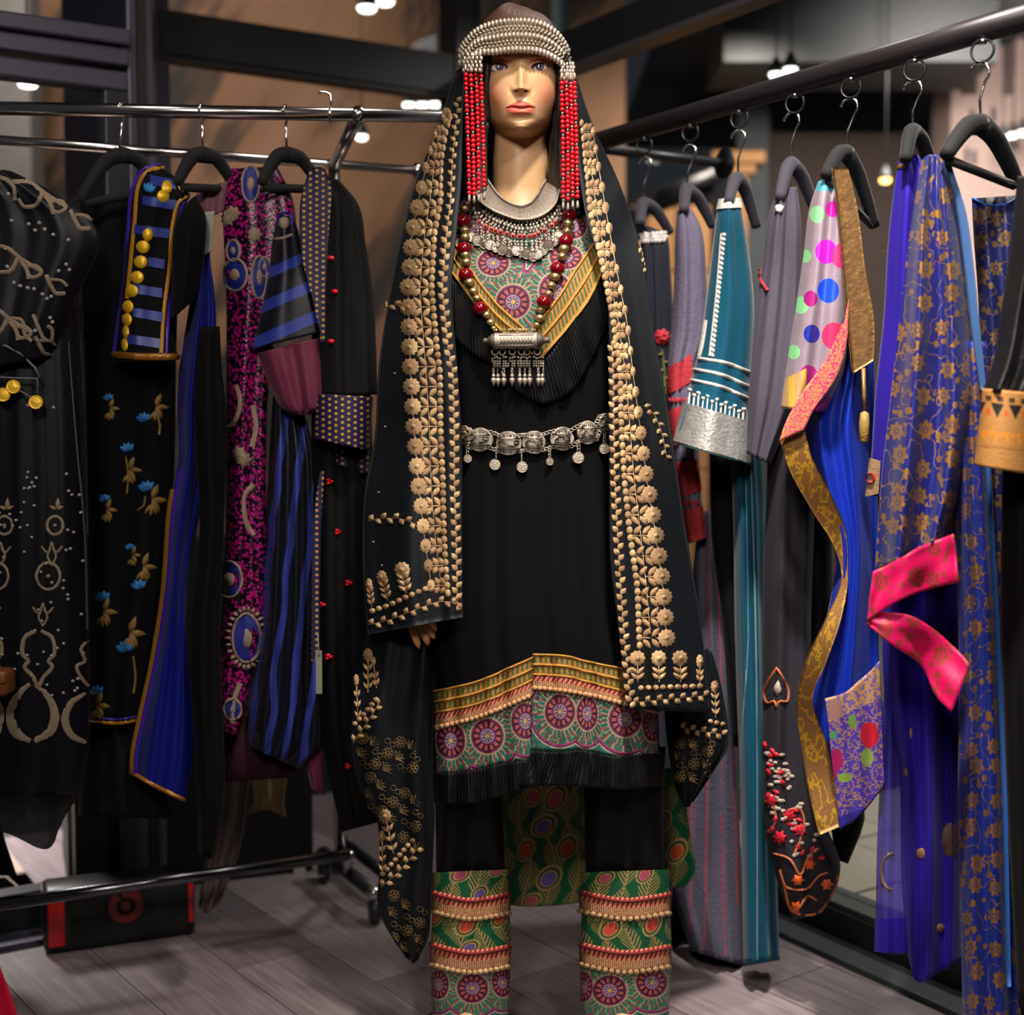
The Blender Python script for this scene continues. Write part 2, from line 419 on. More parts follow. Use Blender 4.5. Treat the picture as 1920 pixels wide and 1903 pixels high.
# floor: grey wooden planks running towards the camera
def clip(poly, n, c):
    r = []
    for i in range(len(poly)):
        a, b = poly[i], poly[(i + 1) % len(poly)]; da, db = np.dot(n, a) - c, np.dot(n, b) - c
        if da <= 0: r.append(a)
        if da * db < 0: r.append(a + (b - a) * da / (da - db))
    return r
def wood():
    b = NB('grey_floor_wood'); o = b.objco()
    mp = b.rotscale(o, (0, 0, math.radians(53.)), (3., 46., 1.))
    n1 = b.noise(mp, 1.6, 5, .65); oi = b.t.nodes.new('ShaderNodeObjectInfo'); rn = V(b, oi.outputs['Random'])
    k = n1 * .8 + rn * .32 - .06
    c = b.ramp(k, [(.1, (76, 66, 68)), (.45, (114, 102, 104)), (.8, (152, 139, 141))])
    b.set(Roughness=.48); b.put(b.bs.inputs['Base Color'], c); b.bump(n1, .25, .002); return b.mat
WOOD = wood()
fl = MB(); fl.box((.2, 2.2, -.03), (5, 6.4, .04)); floor = fl.build('floor', mat('floor_joint', (34, 30, 30), .8), kind='structure', smooth=False)
PDIR = np.array([.6, -.8]); PN = np.array([.8, .6]); k = 0
for i in range(-3, 17):
    w0 = .994 + (i - 5) * .196; off = rng.rand() * 1.25
    for j in range(-1, 4):
        s0 = -4.2 + off + j * 1.25 - .2; s1 = s0 + 1.25
        q = [PN * w + PDIR * s for w, s in ((w0 + .0012, s0 + .0012), (w0 + .1948, s0 + .0012), (w0 + .1948, s1 - .0012), (w0 + .0012, s1 - .0012))]
        q = clip(q, RN, np.dot(RN, CN) + .0); q = clip(q, LN, np.dot(LN, CN)) if len(q) > 2 else q
        q = clip(q, np.array([0, -1.]), -.6) if len(q) > 2 else q
        q = clip(q, np.array([-1., 0]), 1.7) if len(q) > 2 else q
        if len(q) < 3: continue
        n = len(q); v = [(p[0], p[1], z) for z in (-.012, 0) for p in q]
        f = [tuple(range(n, 2 * n)), tuple(range(n - 1, -1, -1))] + [(a, (a + 1) % n, n + (a + 1) % n, n + a) for a in range(n)]
        A = sum(q[a][0] * q[(a + 1) % n][1] - q[(a + 1) % n][0] * q[a][1] for a in range(n))
        if A < 0: f = [tuple(reversed(x)) for x in f]
        mesh('floor_plank', v, f, WOOD, floor, smooth=False)
# right wall: glazed front with a black sill and transom
def wall_pt(o, d, s): return o + d * s
rw = MB(); slab(rw, CN, CN + RD * 4.2, 2.055, 2.15, RN, -.05, .03)
wr = rw.build('wall_right', mat('black_transom', (40, 41, 44), .35, .2, spec=.6), kind='structure', smooth=False)
m = MB(); slab(m, CN, CN + RD * 4.2, 0, .07, RN, -.06, .03); m.build('sill', BLACKM, wr, smooth=False)
m = MB(); slab(m, CN, CN + RD * 4.2, 0, .012, RN, -.14, -.06); m.build('floor_track', mat('grey_track', (70, 76, 76), .5, .3), wr, smooth=False)
m = MB(); slab(m, CN, CN + RD * 4.2, .07, .082, RN, -.05, .03); m.build('glazing_bead', mat('grey_bead', (96, 102, 102), .45, .4), wr, smooth=False)
m = MB(); slab(m, CN, CN + RD * 4.2, 2.04, 2.055, RN, -.056, .0); m.build('transom_lip', mat('grey_lip', (92, 88, 88), .4, .4), wr, smooth=False)
m = MB(); slab(m, CN, CN + RD * 4.2, 2.85, 3.05, RN, -.05, .03); m.build('top_rail', BLACKM, wr, smooth=False)
for nm, z0, z1 in (('window_1', .082, 2.04), ('window_2', 2.15, 2.85)):
    m = MB(); slab(m, CN + RD * .02, CN + RD * 4.2, z0, z1, RN, -.004, .004); m.build(nm, GLASS, kind='structure', smooth=False)
# left wall: glazed front between the door post and the corner
LP = CN + LD * .965                                # where the door post starts
lw = MB(); slab(lw, CN, LP, 2.10, 2.215, LN, -.05, .03)
wl = lw.build('wall_left', mat('black_beam', (42, 43, 45), .4, .2, spec=.6), kind='structure', smooth=False)
m = MB(); slab(m, CN, LP, 2.086, 2.10, LN, -.04, .02); m.build('beam_lip', BLACKM, wl, smooth=False)
m = MB(); slab(m, CN, LP, 2.85, 3.05, LN, -.05, .03); m.build('top_rail', BLACKM, wl, smooth=False)
m = MB(); slab(m, CN, LP, 0, .78, LN, -.05, .03); m.build('plinth_panel', mat('black_panel', (14, 13, 15), .6), wl, smooth=False)
m = MB(); slab(m, CN + LD * -.03, CN + LD * .055, 0, 3.05, LN, -.06, .05); m.build('corner_post', mat('black_post', (26, 24, 27), .35, spec=.6), wl, smooth=False)
m = MB(); slab(m, LP + LD * -.03, LP + LD * .01, .78, 3.05, LN, -.03, .02); m.build('side_mullion', FRAME, wl, smooth=False)
for nm, z0, z1 in (('window_3', .78, 2.086), ('window_4', 2.215, 2.85)):
    m = MB(); slab(m, CN + LD * .055, LP, z0, z1, LN, -.004, .004); m.build(nm, GLASS, kind='structure', smooth=False)
# deep door post and the glazed door in its plane nearer the camera
def dpx(px):                                        # point of the door plane seen at pixel column px
    r = (px - 960) / F; t = (DP0[0] * LN[0] + DP0[1] * LN[1]) / (r * LN[0] + LN[1]); return np.array([r * t, t])
pa, pb = dpx(252), dpx(300)
m = MB(); q = [pa, pb, LP + LD * .0, LP + LD * .25]
m.hexa([(p[0], p[1], z) for z in (0, 3.05) for p in q]); m.build('trim_1', FRAME, kind='structure', smooth=False, bevel=.006)
m = MB(); slab(m, dpx(268), dpx(284), 0, 3.05, LN, -.012, 0); m.build('trim_2', mat('black_rubber', (14, 14, 16), .6), kind='structure', smooth=False)
def zz(y, px=0): return float(P(px, y, dpx(px)[1])[2])
far = DP0 + LD * 1.1
m = MB(); slab(m, dpx(252), far, zz(55), zz(22), LN, -.03, .05); door = m.build('door_1', FRAME, kind='structure', smooth=False, bevel=.005)
m = MB(); slab(m, dpx(252), far, zz(93), zz(57), LN, -.015, .05); m.build('door_head', FRAME, door, smooth=False, bevel=.005)
m = MB(); slab(m, dpx(250), far, zz(142), zz(104), LN, -.012, .04); m.build('top_rail', FRAME, door, smooth=False, bevel=.005)
m = MB(); slab(m, dpx(250), dpx(206), 0, zz(142), LN, -.012, .04); m.build('door_stile', mat('door_stile_metal', (44, 43, 52), .38, .35), door, smooth=False, bevel=.004)
m = MB(); slab(m, dpx(250), far, 0, .09, LN, -.012, .04); m.build('bottom_rail', BLACKM, door, smooth=False, bevel=.004)
m = MB(); slab(m, dpx(250), far, 0, .012, LN, -.10, -.03); m.build('threshold', FRAME, door, smooth=False)
m = MB(); slab(m, dpx(206), dpx(126), .09, .86, LN, 0, .03); m.build('kick_panel', mat('black_door_panel', (13, 12, 14), .55), door, smooth=False)
m = MB(); slab(m, dpx(206), far, .09, zz(142), LN, .010, .016); m.build('pane', GLASS, door, smooth=False)
m = MB(); slab(m, dpx(252), far, zz(22), 2.85, LN, .010, .016); m.build('window_5', GLASS, kind='structure', smooth=False)
ce = MB(); ce.box((.2, 1.3, 3.08), (5, 7.4, .06)); ce.build('ceiling', mat('dark_ceiling', (46, 45, 48), .8), kind='structure', smooth=False)
m = MB(); m.box((.2, -1.75, 1.5), (5, .1, 3.1)); m.build('wall_near', mat('shop_wall', (104, 96, 92), .8), kind='structure', smooth=False)
# low black box under the clothes
bx = thing('storage_box', 'low black box standing on the floor behind the chrome rack and speaker', 'box', tuple(P(360, 1690, 3.3)[:2]) + (0,))
xa_, xb_ = P(128, 1600, 3.14), P(588, 1600, 3.34); dv = (xb_ - xa_)[:2]; dv = dv / np.linalg.norm(dv); nv_ = np.array([-dv[1], dv[0]])
m = MB(); slab(m, xa_[:2], xb_[:2], 0, .40, nv_, 0, .34); m.build('box_body', mat('black_box_vinyl', (12, 11, 13), .6), bx, smooth=False, bevel=.006)
m = MB(); slab(m, xa_[:2] - dv * .006, xb_[:2] + dv * .006, .402, .43, nv_, -.006, .346); m.build('box_lid', mat('black_box_lid', (15, 14, 16), .6), bx, smooth=False, bevel=.006)
# outside ground and paving
gd = MB(); gd.box((0, 8.0, -.05), (14, 11, .06)); ground = gd.build('ground', mat('grout', (95, 84, 74), .9), kind='structure', smooth=False)
TILE = mat('paving_stone', (186, 176, 158), .55, var=.12); TILE2 = mat('paving_stone_rose', (172, 148, 134), .55, var=.12)
def paving(org, du, dv, n, mm, t, m_):
    for i in range(n):
        for j in range(mm):
            a = org + du * (i * t + .004) + dv * (j * t + .004 + (i % 2) * .12)
            q = [a, a + du * (t - .008), a + du * (t - .008) + dv * (t - .008), a + dv * (t - .008)]
            M = MB(); M.hexa([(p[0], p[1], z) for z in (-.02, .0015 * ((i + j) % 2)) for p in q]); M.build('paving_tile', m_, ground, smooth=False)
paving(CN + RD * .9 + RN * .06, RD, RN, 5, 7, .3, TILE)
paving(dpx(110) + LN * .06, LD, LN, 4, 4, .34, TILE2)
# painted wall across the arcade
def mural():
    b = NB('brown_mural'); o = b.objco()
    mp = b.rotscale(o, (0, math.radians(-32), 0), (2.2, .3, .45))
    w = b.noise(mp, 1.9, 3, .6); w2 = b.noise(o, .9, 2)
    k = w * 1.0 + w2 * .35
    c = b.ramp(k, [(.54, (50, 42, 40)), (.63, (84, 64, 52)), (.70, (134, 98, 72)), (.95, (152, 116, 88))])
    b.set(Roughness=.8); b.put(b.bs.inputs['Base Color'], c); return b.mat
m = MB(); m.box((-1.3, 6.3, 1.9), (3.6, .2, 3.9)); m.build('wall_back', mural(), kind='structure', smooth=False)
SAND = mat('sandstone', (158, 112, 66), .85, var=.25, bump=.4, bscale=40); PINK = mat('rose_render', (176, 150, 144), .85, var=.12)
CONC = mat('arcade_soffit', (84, 88, 92), .8); DKT = mat('dark_teal_column', (30, 40, 46), .6)
# the arcade beyond the right-hand glass
def pbox(mb, x0, y0, x1, y1, d, th):
    a, b = P(x0, y1, d), P(x1, y0, d); return mb.box(((a[0] + b[0]) / 2, d + th / 2, (a[2] + b[2]) / 2), (abs(b[0] - a[0]), th, abs(b[2] - a[2])))
m = MB(); m.box((3.4, 7.0, 2.93), (5.4, 4.6, .08)); m.build('trim_3', CONC, kind='structure', smooth=False)
m = MB(); m.box((1.4, 5.9, 2.72), (1.1, .5, .36)); m.build('trim_4', mat('dark_fascia', (24, 26, 29), .7), kind='structure', smooth=False)
a = P(1410, 0, 7.2)
cl = thing('arcade_column', 'dark teal column standing outside behind the black pipe', 'column', (a[0], 7.2, 0))
m = MB(); m.box((a[0], 7.2, 1.42), (.17, .17, 2.84)); m.build('shaft', DKT, cl, smooth=False, bevel=.008)
m = MB(); m.box((a[0], 7.2, .06), (.2, .2, .12)); m.build('plinth', DKT, cl, smooth=False, bevel=.01)
m = MB(); m.box((a[0], 7.2, 2.8), (.2, .2, .1)); m.build('capital', DKT, cl, smooth=False, bevel=.01)
a = P(1050, 300, 5.2)
t = thing('teal_post', 'pale teal post outside, behind the hair and head of the mannequin', 'post', (a[0], 5.2, 0))
m = MB(); m.tube([(a[0], 5.2, 0), (a[0], 5.2, 3.0)], .03, 14); m.build('shaft', mat('pale_teal_paint', (128, 152, 152), .5), t)
m = MB(); m.lathe([(.05, 0), (.055, .02), (.04, .05), (.032, .06)], (a[0], 5.2, 0), n=14); m.build('foot', DKT, t)
# sandstone pavilion: piers with stepped capitals carrying a dark beam
a = P(1385, 300, 6.6)
pav = thing('stone_pier', 'tan sandstone pier with a stepped capital outside, behind teal velvet dress', 'pier', (a[0], 6.6, 0))
top = float(P(0, 286, 6.48)[2])
def block(name, x0, x1, z0, z1, par, mt=SAND, y=6.6, dy=.24): M = MB(); M.box(((x0 + x1) / 2, y, (z0 + z1) / 2), (x1 - x0, dy, z1 - z0)); return M.build(name, mt, par, smooth=False, bevel=.008)
xa, xb = float(P(1335, 0, 6.48)[0]), float(P(1436, 0, 6.48)[0])
block('capital', xa, xb, top - .055, top, pav, dy=.34); block('capital_step', xa + .045, xb - .04, top - .10, top - .055, pav, dy=.29)
z = top - .10
for i in range(7):
    h = .31 if i < 6 else z
    block('stone_block', xa + .075, xb - .07, max(0, z - h) + .004, z, pav); z -= h
    if z <= 0: break
a = P(1270, 400, 6.3)
lowp = thing('stone_wall', 'low tan sandstone wall outside, behind the two leftmost dresses on the pipe', 'wall', (a[0], 6.3, 0))
x0, x1 = float(P(1180, 0, 6.3)[0]), float(P(1345, 0, 6.3)[0]); zt = float(P(0, 392, 6.3)[2])
for r in range(7):
    h = zt / 7; sx = [x0, x0 + (.13 if r % 2 else .2), x0 + (.30 if r % 2 else .36), x1]
    for j in range(3): block('stone_block', sx[j] + .003, sx[j + 1] - .003, r * h + .003, (r + 1) * h - .003, lowp, y=6.3, dy=.26 + .01 * ((r + j) % 2))
# crenellated tower
a = P(1850, 100, 6.6)
tw = thing('castle_tower', 'rose grey tower with battlements and slit windows outside at the right', 'tower', (a[0] + .15, 6.75, 0))
xl = float(P(1788, 0, 6.6)[0]); zt = float(P(0, 178, 6.6)[2])
M = MB(); M.box((xl + .4, 6.75, zt / 2), (.8, .3, zt)); M.build('tower_wall', PINK, tw, smooth=False)
for (p0, p1, yy) in ((1789, 1806, 118), (1838, 1884, 84), (1908, 1960, 72)):
    b0, b1 = float(P(p0, 0, 6.6)[0]), float(P(p1, 0, 6.6)[0]); zc = float(P(0, yy, 6.6)[2])
    M = MB(); M.box(((b0 + b1) / 2, 6.75, (zt + zc) / 2), (b1 - b0, .28, zc - zt)); M.build('merlon', PINK, tw, smooth=False)
for p0, yy in ((1822, 220), (1862, 216), (1812, 292), (1826, 296)):
    c = P(p0, yy, 6.6); M = MB(); M.box((c[0], 6.6, c[2]), (.018, .02, .07)); M.build('slit_window', BLACKM, tw, smooth=False)
# dark beams of the arcade roof
M = MB(); a, b = P(1195, 392, 5.4), P(1352, 330, 5.4); M.tube([a, b], .045, 8)
t = thing('roof_beam', 'black sloping beam outside, above the low sandstone wall', 'beam', tuple((a + b) / 2)); M.build('beam_bar', BLACKM, t)
M = MB(); M.box((a[0], 5.4, a[2] / 2), (.07, .07, a[2])); M.build('post', BLACKM, t, smooth=False)
M = MB(); M.box((b[0], 5.4, b[2] / 2), (.07, .07, b[2])); M.build('post', BLACKM, t, smooth=False)
M = MB(); c = P(1640, 330, 6.9); M.box((c[0], 7.4, 1.3), (1.0, .1, 2.6)); M.build('wall_front', mat('dark_brown_wall', (58, 44, 38), .8), kind='structure', smooth=False)
# grey stone pillar seen through the door
c = P(22, 200, 5.6); t = thing('stone_pillar', 'grey stone pillar outside, seen through the door at the left edge', 'pillar', (c[0], 5.6, 0))
M = MB(); M.box((c[0], 5.6, 1.4), (.2, .16, 2.8)); M.build('shaft', mat('grey_stone', (112, 108, 106), .8, var=.2), t, smooth=False, bevel=.01)
M = MB(); M.box((c[0], 5.6, .08), (.28, .24, .16)); M.build('plinth', mat('grey_stone_base', (92, 88, 86), .8), t, smooth=False, bevel=.01)
# glass reflections of ceiling lights built as pendants outside, and one amber lamp
def glow(name, col, st):
    b = NB(name); b.set(Base_Color=col); b.bs.inputs['Emission Color'].default_value = lin(col); b.bs.inputs['Emission Strength'].default_value = st; return b.mat
GW, GO = glow('reflection_glow', (255, 244, 228), 9.), glow('amber_glow', (255, 186, 96), 16.)
REFL_AND_LAMP = [(688, 14, 5.0, .034, 'lower lamp of the bright pair above the clothes rack'), (722, 2, 5.3, .034, 'upper lamp of the bright pair at the top of the picture'),
    (52, 155, 4.2, .03, 'single lamp on the glass of the door at the left edge'), (766, 195, 5.4, .022, 'left one of three small lamps above the chrome rail end'),
    (792, 195, 5.4, .022, 'middle one of three small lamps above the chrome rail end'), (816, 194, 5.4, .022, 'right one of three small lamps, next to the black shawl'),
    (678, 255, 5.2, .022, 'small lamp just beside the end arm of the chrome rack'), (1455, 138, 5.0, .024, 'left lamp of the pair above the black pipe'),
    (1482, 129, 5.0, .024, 'right lamp of the pair above the black pipe'), (1660, 336, 5.6, .022, 'amber lamp glowing between the pink saree and the violet dress'),
    (1880, 258, 6.2, .022, 'left one of three lamps in front of the rose tower'), (1899, 252, 6.4, .022, 'middle one of three lamps in front of the rose tower'), (1918, 247, 6.2, .022, 'right one of three lamps at the right edge')]
for x, y, d, r, lb in REFL_AND_LAMP:
    c = P(x, y, d); t = thing('lamp_or_reflection', 'reflection built as lit ' + lb if 'amber' not in lb else lb, 'lamp', tuple(c), 'lamps hanging in the arcade outside')
    M = MB(); M.lathe([(r * .3, -.016), (r * .8, -.012), (r, 0), (r * .9, .008)], c, n=14); M.build('bulb', GO if 'amber' in lb else GW, t)
    M = MB(); M.lathe([(r * 1.08, .0), (r * 1.1, .02), (r * .5, .05), (.006, .06)], c, n=14); M.build('shade', BLACKM, t)
    M = MB(); M.tube([c + (0, 0, .05), (c[0], c[1], 2.9)], .003, 6); M.build('cable', BLACKM, t)
# ================================================================ THE MANNEQUIN
HY = 2.45                                    # depth of the ear axis
HX = float(P(976, 150, HY)[0])
EYZ = float(P(976, 126, 2.36)[2])            # eye level
def G2(dx, dy, sx, sy): return np.exp(-(dx / sx) ** 2 - (dy / sy) ** 2)
def sm(e0, e1, x): t = np.clip((x - e0) / (e1 - e0), 0, 1); return t * t * (3 - 2 * t)
EYES = ((936.5, 126), (1012, 126.))
def lid(cx, cy, x, side):
    u = (x - cx) / 16.5; b = np.clip(1 - u * u, 0, 1); sl = (x - cx) * (.045 if cx > 976 else -.045)
    return cy - sl + (-8.2 * b ** .75 if side < 0 else 5.2 * b ** .9)
def head_mesh():
    na, nz = 300, 380
    # azimuth: dense over the face
    u = np.linspace(-1, 1, na, endpoint=False); az = np.sign(u) * (abs(u) * 1.45 + (math.pi - 1.45) * abs(u) ** 5)
    zc = np.r_[np.linspace(.110, .06, 30, endpoint=False), np.linspace(.06, -.115, 300, endpoint=False), np.linspace(-.115, -.255, 50)]
    A, Z = np.meshgrid(az, zc)
    def pch(xs, ys):
        return np.interp(Z, np.linspace(xs[0], xs[-1], 400), interp(np.array(ys)[:, None], 400, xs)[:, 0])
    zz_ = [-.1055, -.1035, -.1, -.094, -.083, -.070, -.053, -.03, 0, .03, .055, .075, .092, .104, .1105]
    w = pch(zz_, [.000, .012, .022, .033, .0455, .0535, .060, .0650, .068, .069, .067, .060, .046, .026, .001])
    f = pch(zz_, [.030, .072, .0845, .0885, .0905, .091, .0925, .0935, .0925, .0945, .090, .079, .060, .036, .001])
    bk = pch(zz_, [.0, .02, .03, .04, .05, .06, .07, .082, .09, .095, .095, .087, .068, .042, .001])
    ct, st = np.cos(A), np.sin(A)
    fb = np.where(ct > 0, f, bk)
    n = 2.25
    R = (Z > -.1058) / ((abs(st) / np.maximum(w, 1e-4)) ** n + (abs(ct) / np.maximum(fb, 1e-4)) ** n) ** (1 / n)
    # neck: a cylinder set back from the chin, widening into the shoulders
    nz_ = -Z; fl_ = sm(.185, .30, nz_)
    nr = .0495 - .004 * sm(.15, .08, nz_) + .03 * fl_; cb = .026
    disc = np.maximum(nr ** 2 - (cb * st) ** 2, 1e-9); Rn = -cb * ct + np.sqrt(disc)
    Rn = np.where(Z > -.03, 0, Rn * sm(.03, .088, nz_))
    k = 220.
    R = np.log(np.exp(k * R) + np.exp(k * np.maximum(Rn, 0)) - (1 if True else 0) + 1e-9) / k
    x = R * st; y = R * ct
    w0 = np.stack([HX + x, HY - y, EYZ + Z], -1)
    d = np.zeros_like(x); fr_ = (ct > .15) * sm(.15, .45, ct)
    for _pass in range(3):
      p = PROJ(np.stack([HX + x, HY - y - fr_ * d * .001, EYZ + Z], -1)); px, py = p[..., 0], p[..., 1]
      fr = (ct > .15) * sm(.15, .45, ct)
      d = np.zeros_like(x)
      dx = px - 977.
      # nose
      ry = np.clip((py - 120) / (170 - 120), 0, 1)
      h = np.interp(py, [108, 118, 126, 135, 148, 158, 165, 170, 176, 182], [0, 1.2, 4.2, 7.5, 12., 16., 18.5, 14.5, 5., 0])
      sgm = np.interp(py, [110, 125, 150, 166, 176], [9, 6.8, 7.6, 9., 10])
      d += h * np.exp(-(abs(dx) / sgm) ** 2.2)
      d += 3.2 * G2(dx, py - 165, 8, 7)
      for s_ in (-1, 1):
          d += 5.6 * G2(dx - s_ * 11.6, py - 167.5, 5.4, 6.2)
          d -= 4.5 * G2(dx - s_ * 8.4, py - 172., 4.0, 2.2)
          d -= 1.6 * G2(dx - s_ * 20, py - 171, 4, 8)
          d -= 6.5 * G2(dx - s_ * 22, py - 122, 10, 13)
          d += 3.4 * G2(dx - s_ * 50, py - 176, 20, 20)
          d -= 1.2 * G2(dx - s_ * 44, py - 214, 14, 16)
      for cx, cy in EYES:
          d -= 4.5 * G2(px - cx, py - cy, 21, 13)
          d += 3.4 * G2(px - cx, py - (cy - 1), 15, 9)
          top = lid(cx, cy, px, -1); bot = lid(cx, cy, px, 1)
          ins = sm(-.6, .8, py - top) * sm(-.6, .8, bot - py) * (abs(px - cx) < 16.5)
          d -= 9. * ins
          d += 1.5 * np.exp(-((py - top + 2.2) / 2.0) ** 2) * (abs(px - cx) < 18)
          d -= 1.3 * np.exp(-((py - top + 6.4) / 2.2) ** 2) * (abs(px - cx) < 15)
      d += 2.5 * G2(dx, py - 106, 60, 8)
      # mouth
      ex = abs(dx + .5) / 28.; body = np.clip(1 - ex ** 2, 0, 1)
      ml = 202.6 + 1.8 * np.cos(dx / 28. * 4.4) * body - 1.2 + 1.6 * ex ** 2       # mouth line
      ut = 202.5 - (16.5 - 2.6 * np.exp(-(dx / 4.5) ** 2)) * np.clip(1 - ex, 0, 1) ** .8
      lb = 202.8 + 13.8 * np.clip(1 - ex ** 2.1, 0, 1) ** .75
      up = sm(-1, 1, py - ut) * sm(-.5, .5, ml - py) * (ex < 1); lo = sm(-.5, .5, py - ml) * sm(-1, 1, lb - py) * (ex < 1)
      d += 5.0 * G2(dx, py - 201, 34, 22)
      d += 4.6 * np.exp(-((py - (ut * .45 + ml * .55)) / 6.) ** 2) * body ** .8 + 5.6 * np.exp(-((py - 209.5) / 6.) ** 2) * body
      d -= 4.6 * np.exp(-((py - ml) / 1.6) ** 2) * body ** .5
      d -= 1.2 * G2(dx, py - 181, 3.5, 6)
      d -= 3.0 * G2(dx, py - 222, 20, 5.5)
      d += 4.2 * G2(dx, py - 240, 17, 13)
    y = y + fr * d * .001
    # paint
    c = np.empty(x.shape + (3,)); c[:] = lin((200, 158, 113))[:3]
    def blend(m, col): c[:] = c * (1 - (m * fr)[..., None]) + np.array(lin(col)[:3]) * (m * fr)[..., None]
    for s_ in (-1, 1): blend(.62 * G2(dx - s_ * 52, py - 180, 22, 26), (205, 112, 86))
    blend(.25 * G2(dx, py - 172, 16, 6), (190, 120, 80))
    for cx, cy in EYES:
        top = lid(cx, cy, px, -1); bot = lid(cx, cy, px, 1); s_ = 1 if cx > 976 else -1
        blend(.75 * np.exp(-(np.maximum(0, abs(px - cx - s_ * 3) - 10) / 8) ** 2) * np.exp(-((py - (cy - 15)) / 8.5) ** 2), (176, 82, 56))
        blend(.45 * G2(px - cx - s_ * 14, py - cy + 2, 11, 9), (140, 70, 60))
        brow = cy - 20 - 3 * np.clip(1 - ((px - cx - s_ * 3) / 24) ** 2, 0, 1)
        blend(.55 * np.exp(-((py - brow) / 2.4) ** 2) * (abs(px - cx - s_ * 2) < 22), (98, 52, 36))
        blend(.55 * np.exp(-((py - top + 6.2) / 1.4) ** 2) * sm(17, 12, abs(px - cx)), (128, 70, 58))
        blend(.95 * np.exp(-((py - top + .6) / 1.7) ** 2) * sm(19, 15, abs(px - cx - s_ * 1.5)), (34, 20, 22))
        blend(.55 * np.exp(-((py - bot - .6) / 1.2) ** 2) * sm(17, 12, abs(px - cx - s_ * 3)), (96, 58, 56))
        blend((py > top) * (py < bot) * (abs(px - cx) < 16.5) * 1., (120, 70, 60))
    for s_ in (-1, 1): blend(1. * np.minimum(1, 1.5 * G2(dx - s_ * 8.8, py - 170.6, 3.8, 2.2)), (46, 20, 14))
    blend(up, (196, 84, 62)); blend(lo, (216, 102, 78))
    blend(.85 * np.exp(-((py - ml) / 1.1) ** 2) * (ex < 1), (110, 44, 40))
    v = np.stack([HX + x, HY - y, EYZ + Z], -1)
    f_ = gfaces(nz, na, True)
    n0 = nz * na; v = v.reshape(-1, 3); c = c.reshape(-1, 3)
    v = np.concatenate([v, [[HX, HY, EYZ + .1105]]]); c = np.concatenate([c, c[:1]])
    f_ += [(n0, (j + 1) % na, j) for j in range(na)]
    f_ = [tuple(reversed(q)) for q in f_]
    return v, f_, c
def skin():
    b = NB('painted_skin'); b.set(Roughness=.42); b.put(b.bs.inputs['Base Color'], b.attr('paint')); b.bs.inputs['Specular IOR Level'].default_value = .42
    b.bs.inputs['Subsurface Weight'].default_value = .0
    return b.mat
SKIN = skin()
def loops(rows, n=36):
    """rows: (cx, cy, z, rx, ry) horizontal elliptical loops"""
    R = np.asarray(rows, float); a = np.linspace(0, 2 * math.pi, n, endpoint=False)
    v = np.stack([R[:, 0:1] + R[:, 3:4] * np.cos(a), R[:, 1:2] + R[:, 4:5] * np.sin(a), np.repeat(R[:, 2:3], n, 1)], -1)
    return v.reshape(-1, 3), gfaces(len(R), n, True) + [tuple(range(n - 1, -1, -1)), tuple((len(R) - 1) * n + j for j in range(n))]
mq = thing('mannequin', 'female mannequin with painted face and dark hair in black and gold dress', 'mannequin', (HX, 2.46, 0))
hv, hf, hc = head_mesh()
body = MB(); body.add(hv, hf)
hz_ = [EYZ - .255, EYZ - .275, 1.42, 1.36, 1.28, 1.18, 1.08, .98, .88, .82]
body.add(*loops([(HX, HY + .02, hz_[0] + .03, .055, .055), (HX, HY + .015, 1.468, .075, .062), (HX, HY + .015, 1.45, .125, .072), (HX, HY + .01, 1.425, .165, .08), (HX, HY, 1.38, .165, .092), (HX, HY - .005, 1.28, .15, .105), (HX, HY, 1.18, .125, .09), (HX, HY, 1.08, .115, .082), (HX, HY, .98, .14, .095), (HX, HY, .88, .155, .1), (HX, HY, .82, .15, .095)]))
for s_, px_ in ((-1, 884), (1, 1170)):                      # legs
    cx = float(P(px_, 1700, 2.44)[0]); 
    body.add(*loops([(HX + s_ * .075, 2.45, .86, .08, .09), (HX * .4 + cx * .6, 2.445, .7, .072, .078), (cx, 2.44, .5, .052, .056), (cx, 2.45, .36, .046, .05), (cx, 2.455, .2, .034, .036), (cx, 2.455, .10, .03, .033)], 20))
    body.add(*loops([(cx, 2.40, .022, .036, .085), (cx, 2.40, .05, .034, .08), (cx, 2.43, .075, .032, .055), (cx, 2.452, .11, .029, .034)], 20))
SH = {-1: [P(850, 425, 2.455), P(816, 480, 2.46), P(768, 780, 2.46), P(760, 960, 2.41), P(768, 1110, 2.355)], 1: [P(1105, 425, 2.455), P(1138, 480, 2.46), P(1192, 780, 2.47), P(1205, 960, 2.46), P(1205, 1110, 2.44)]}
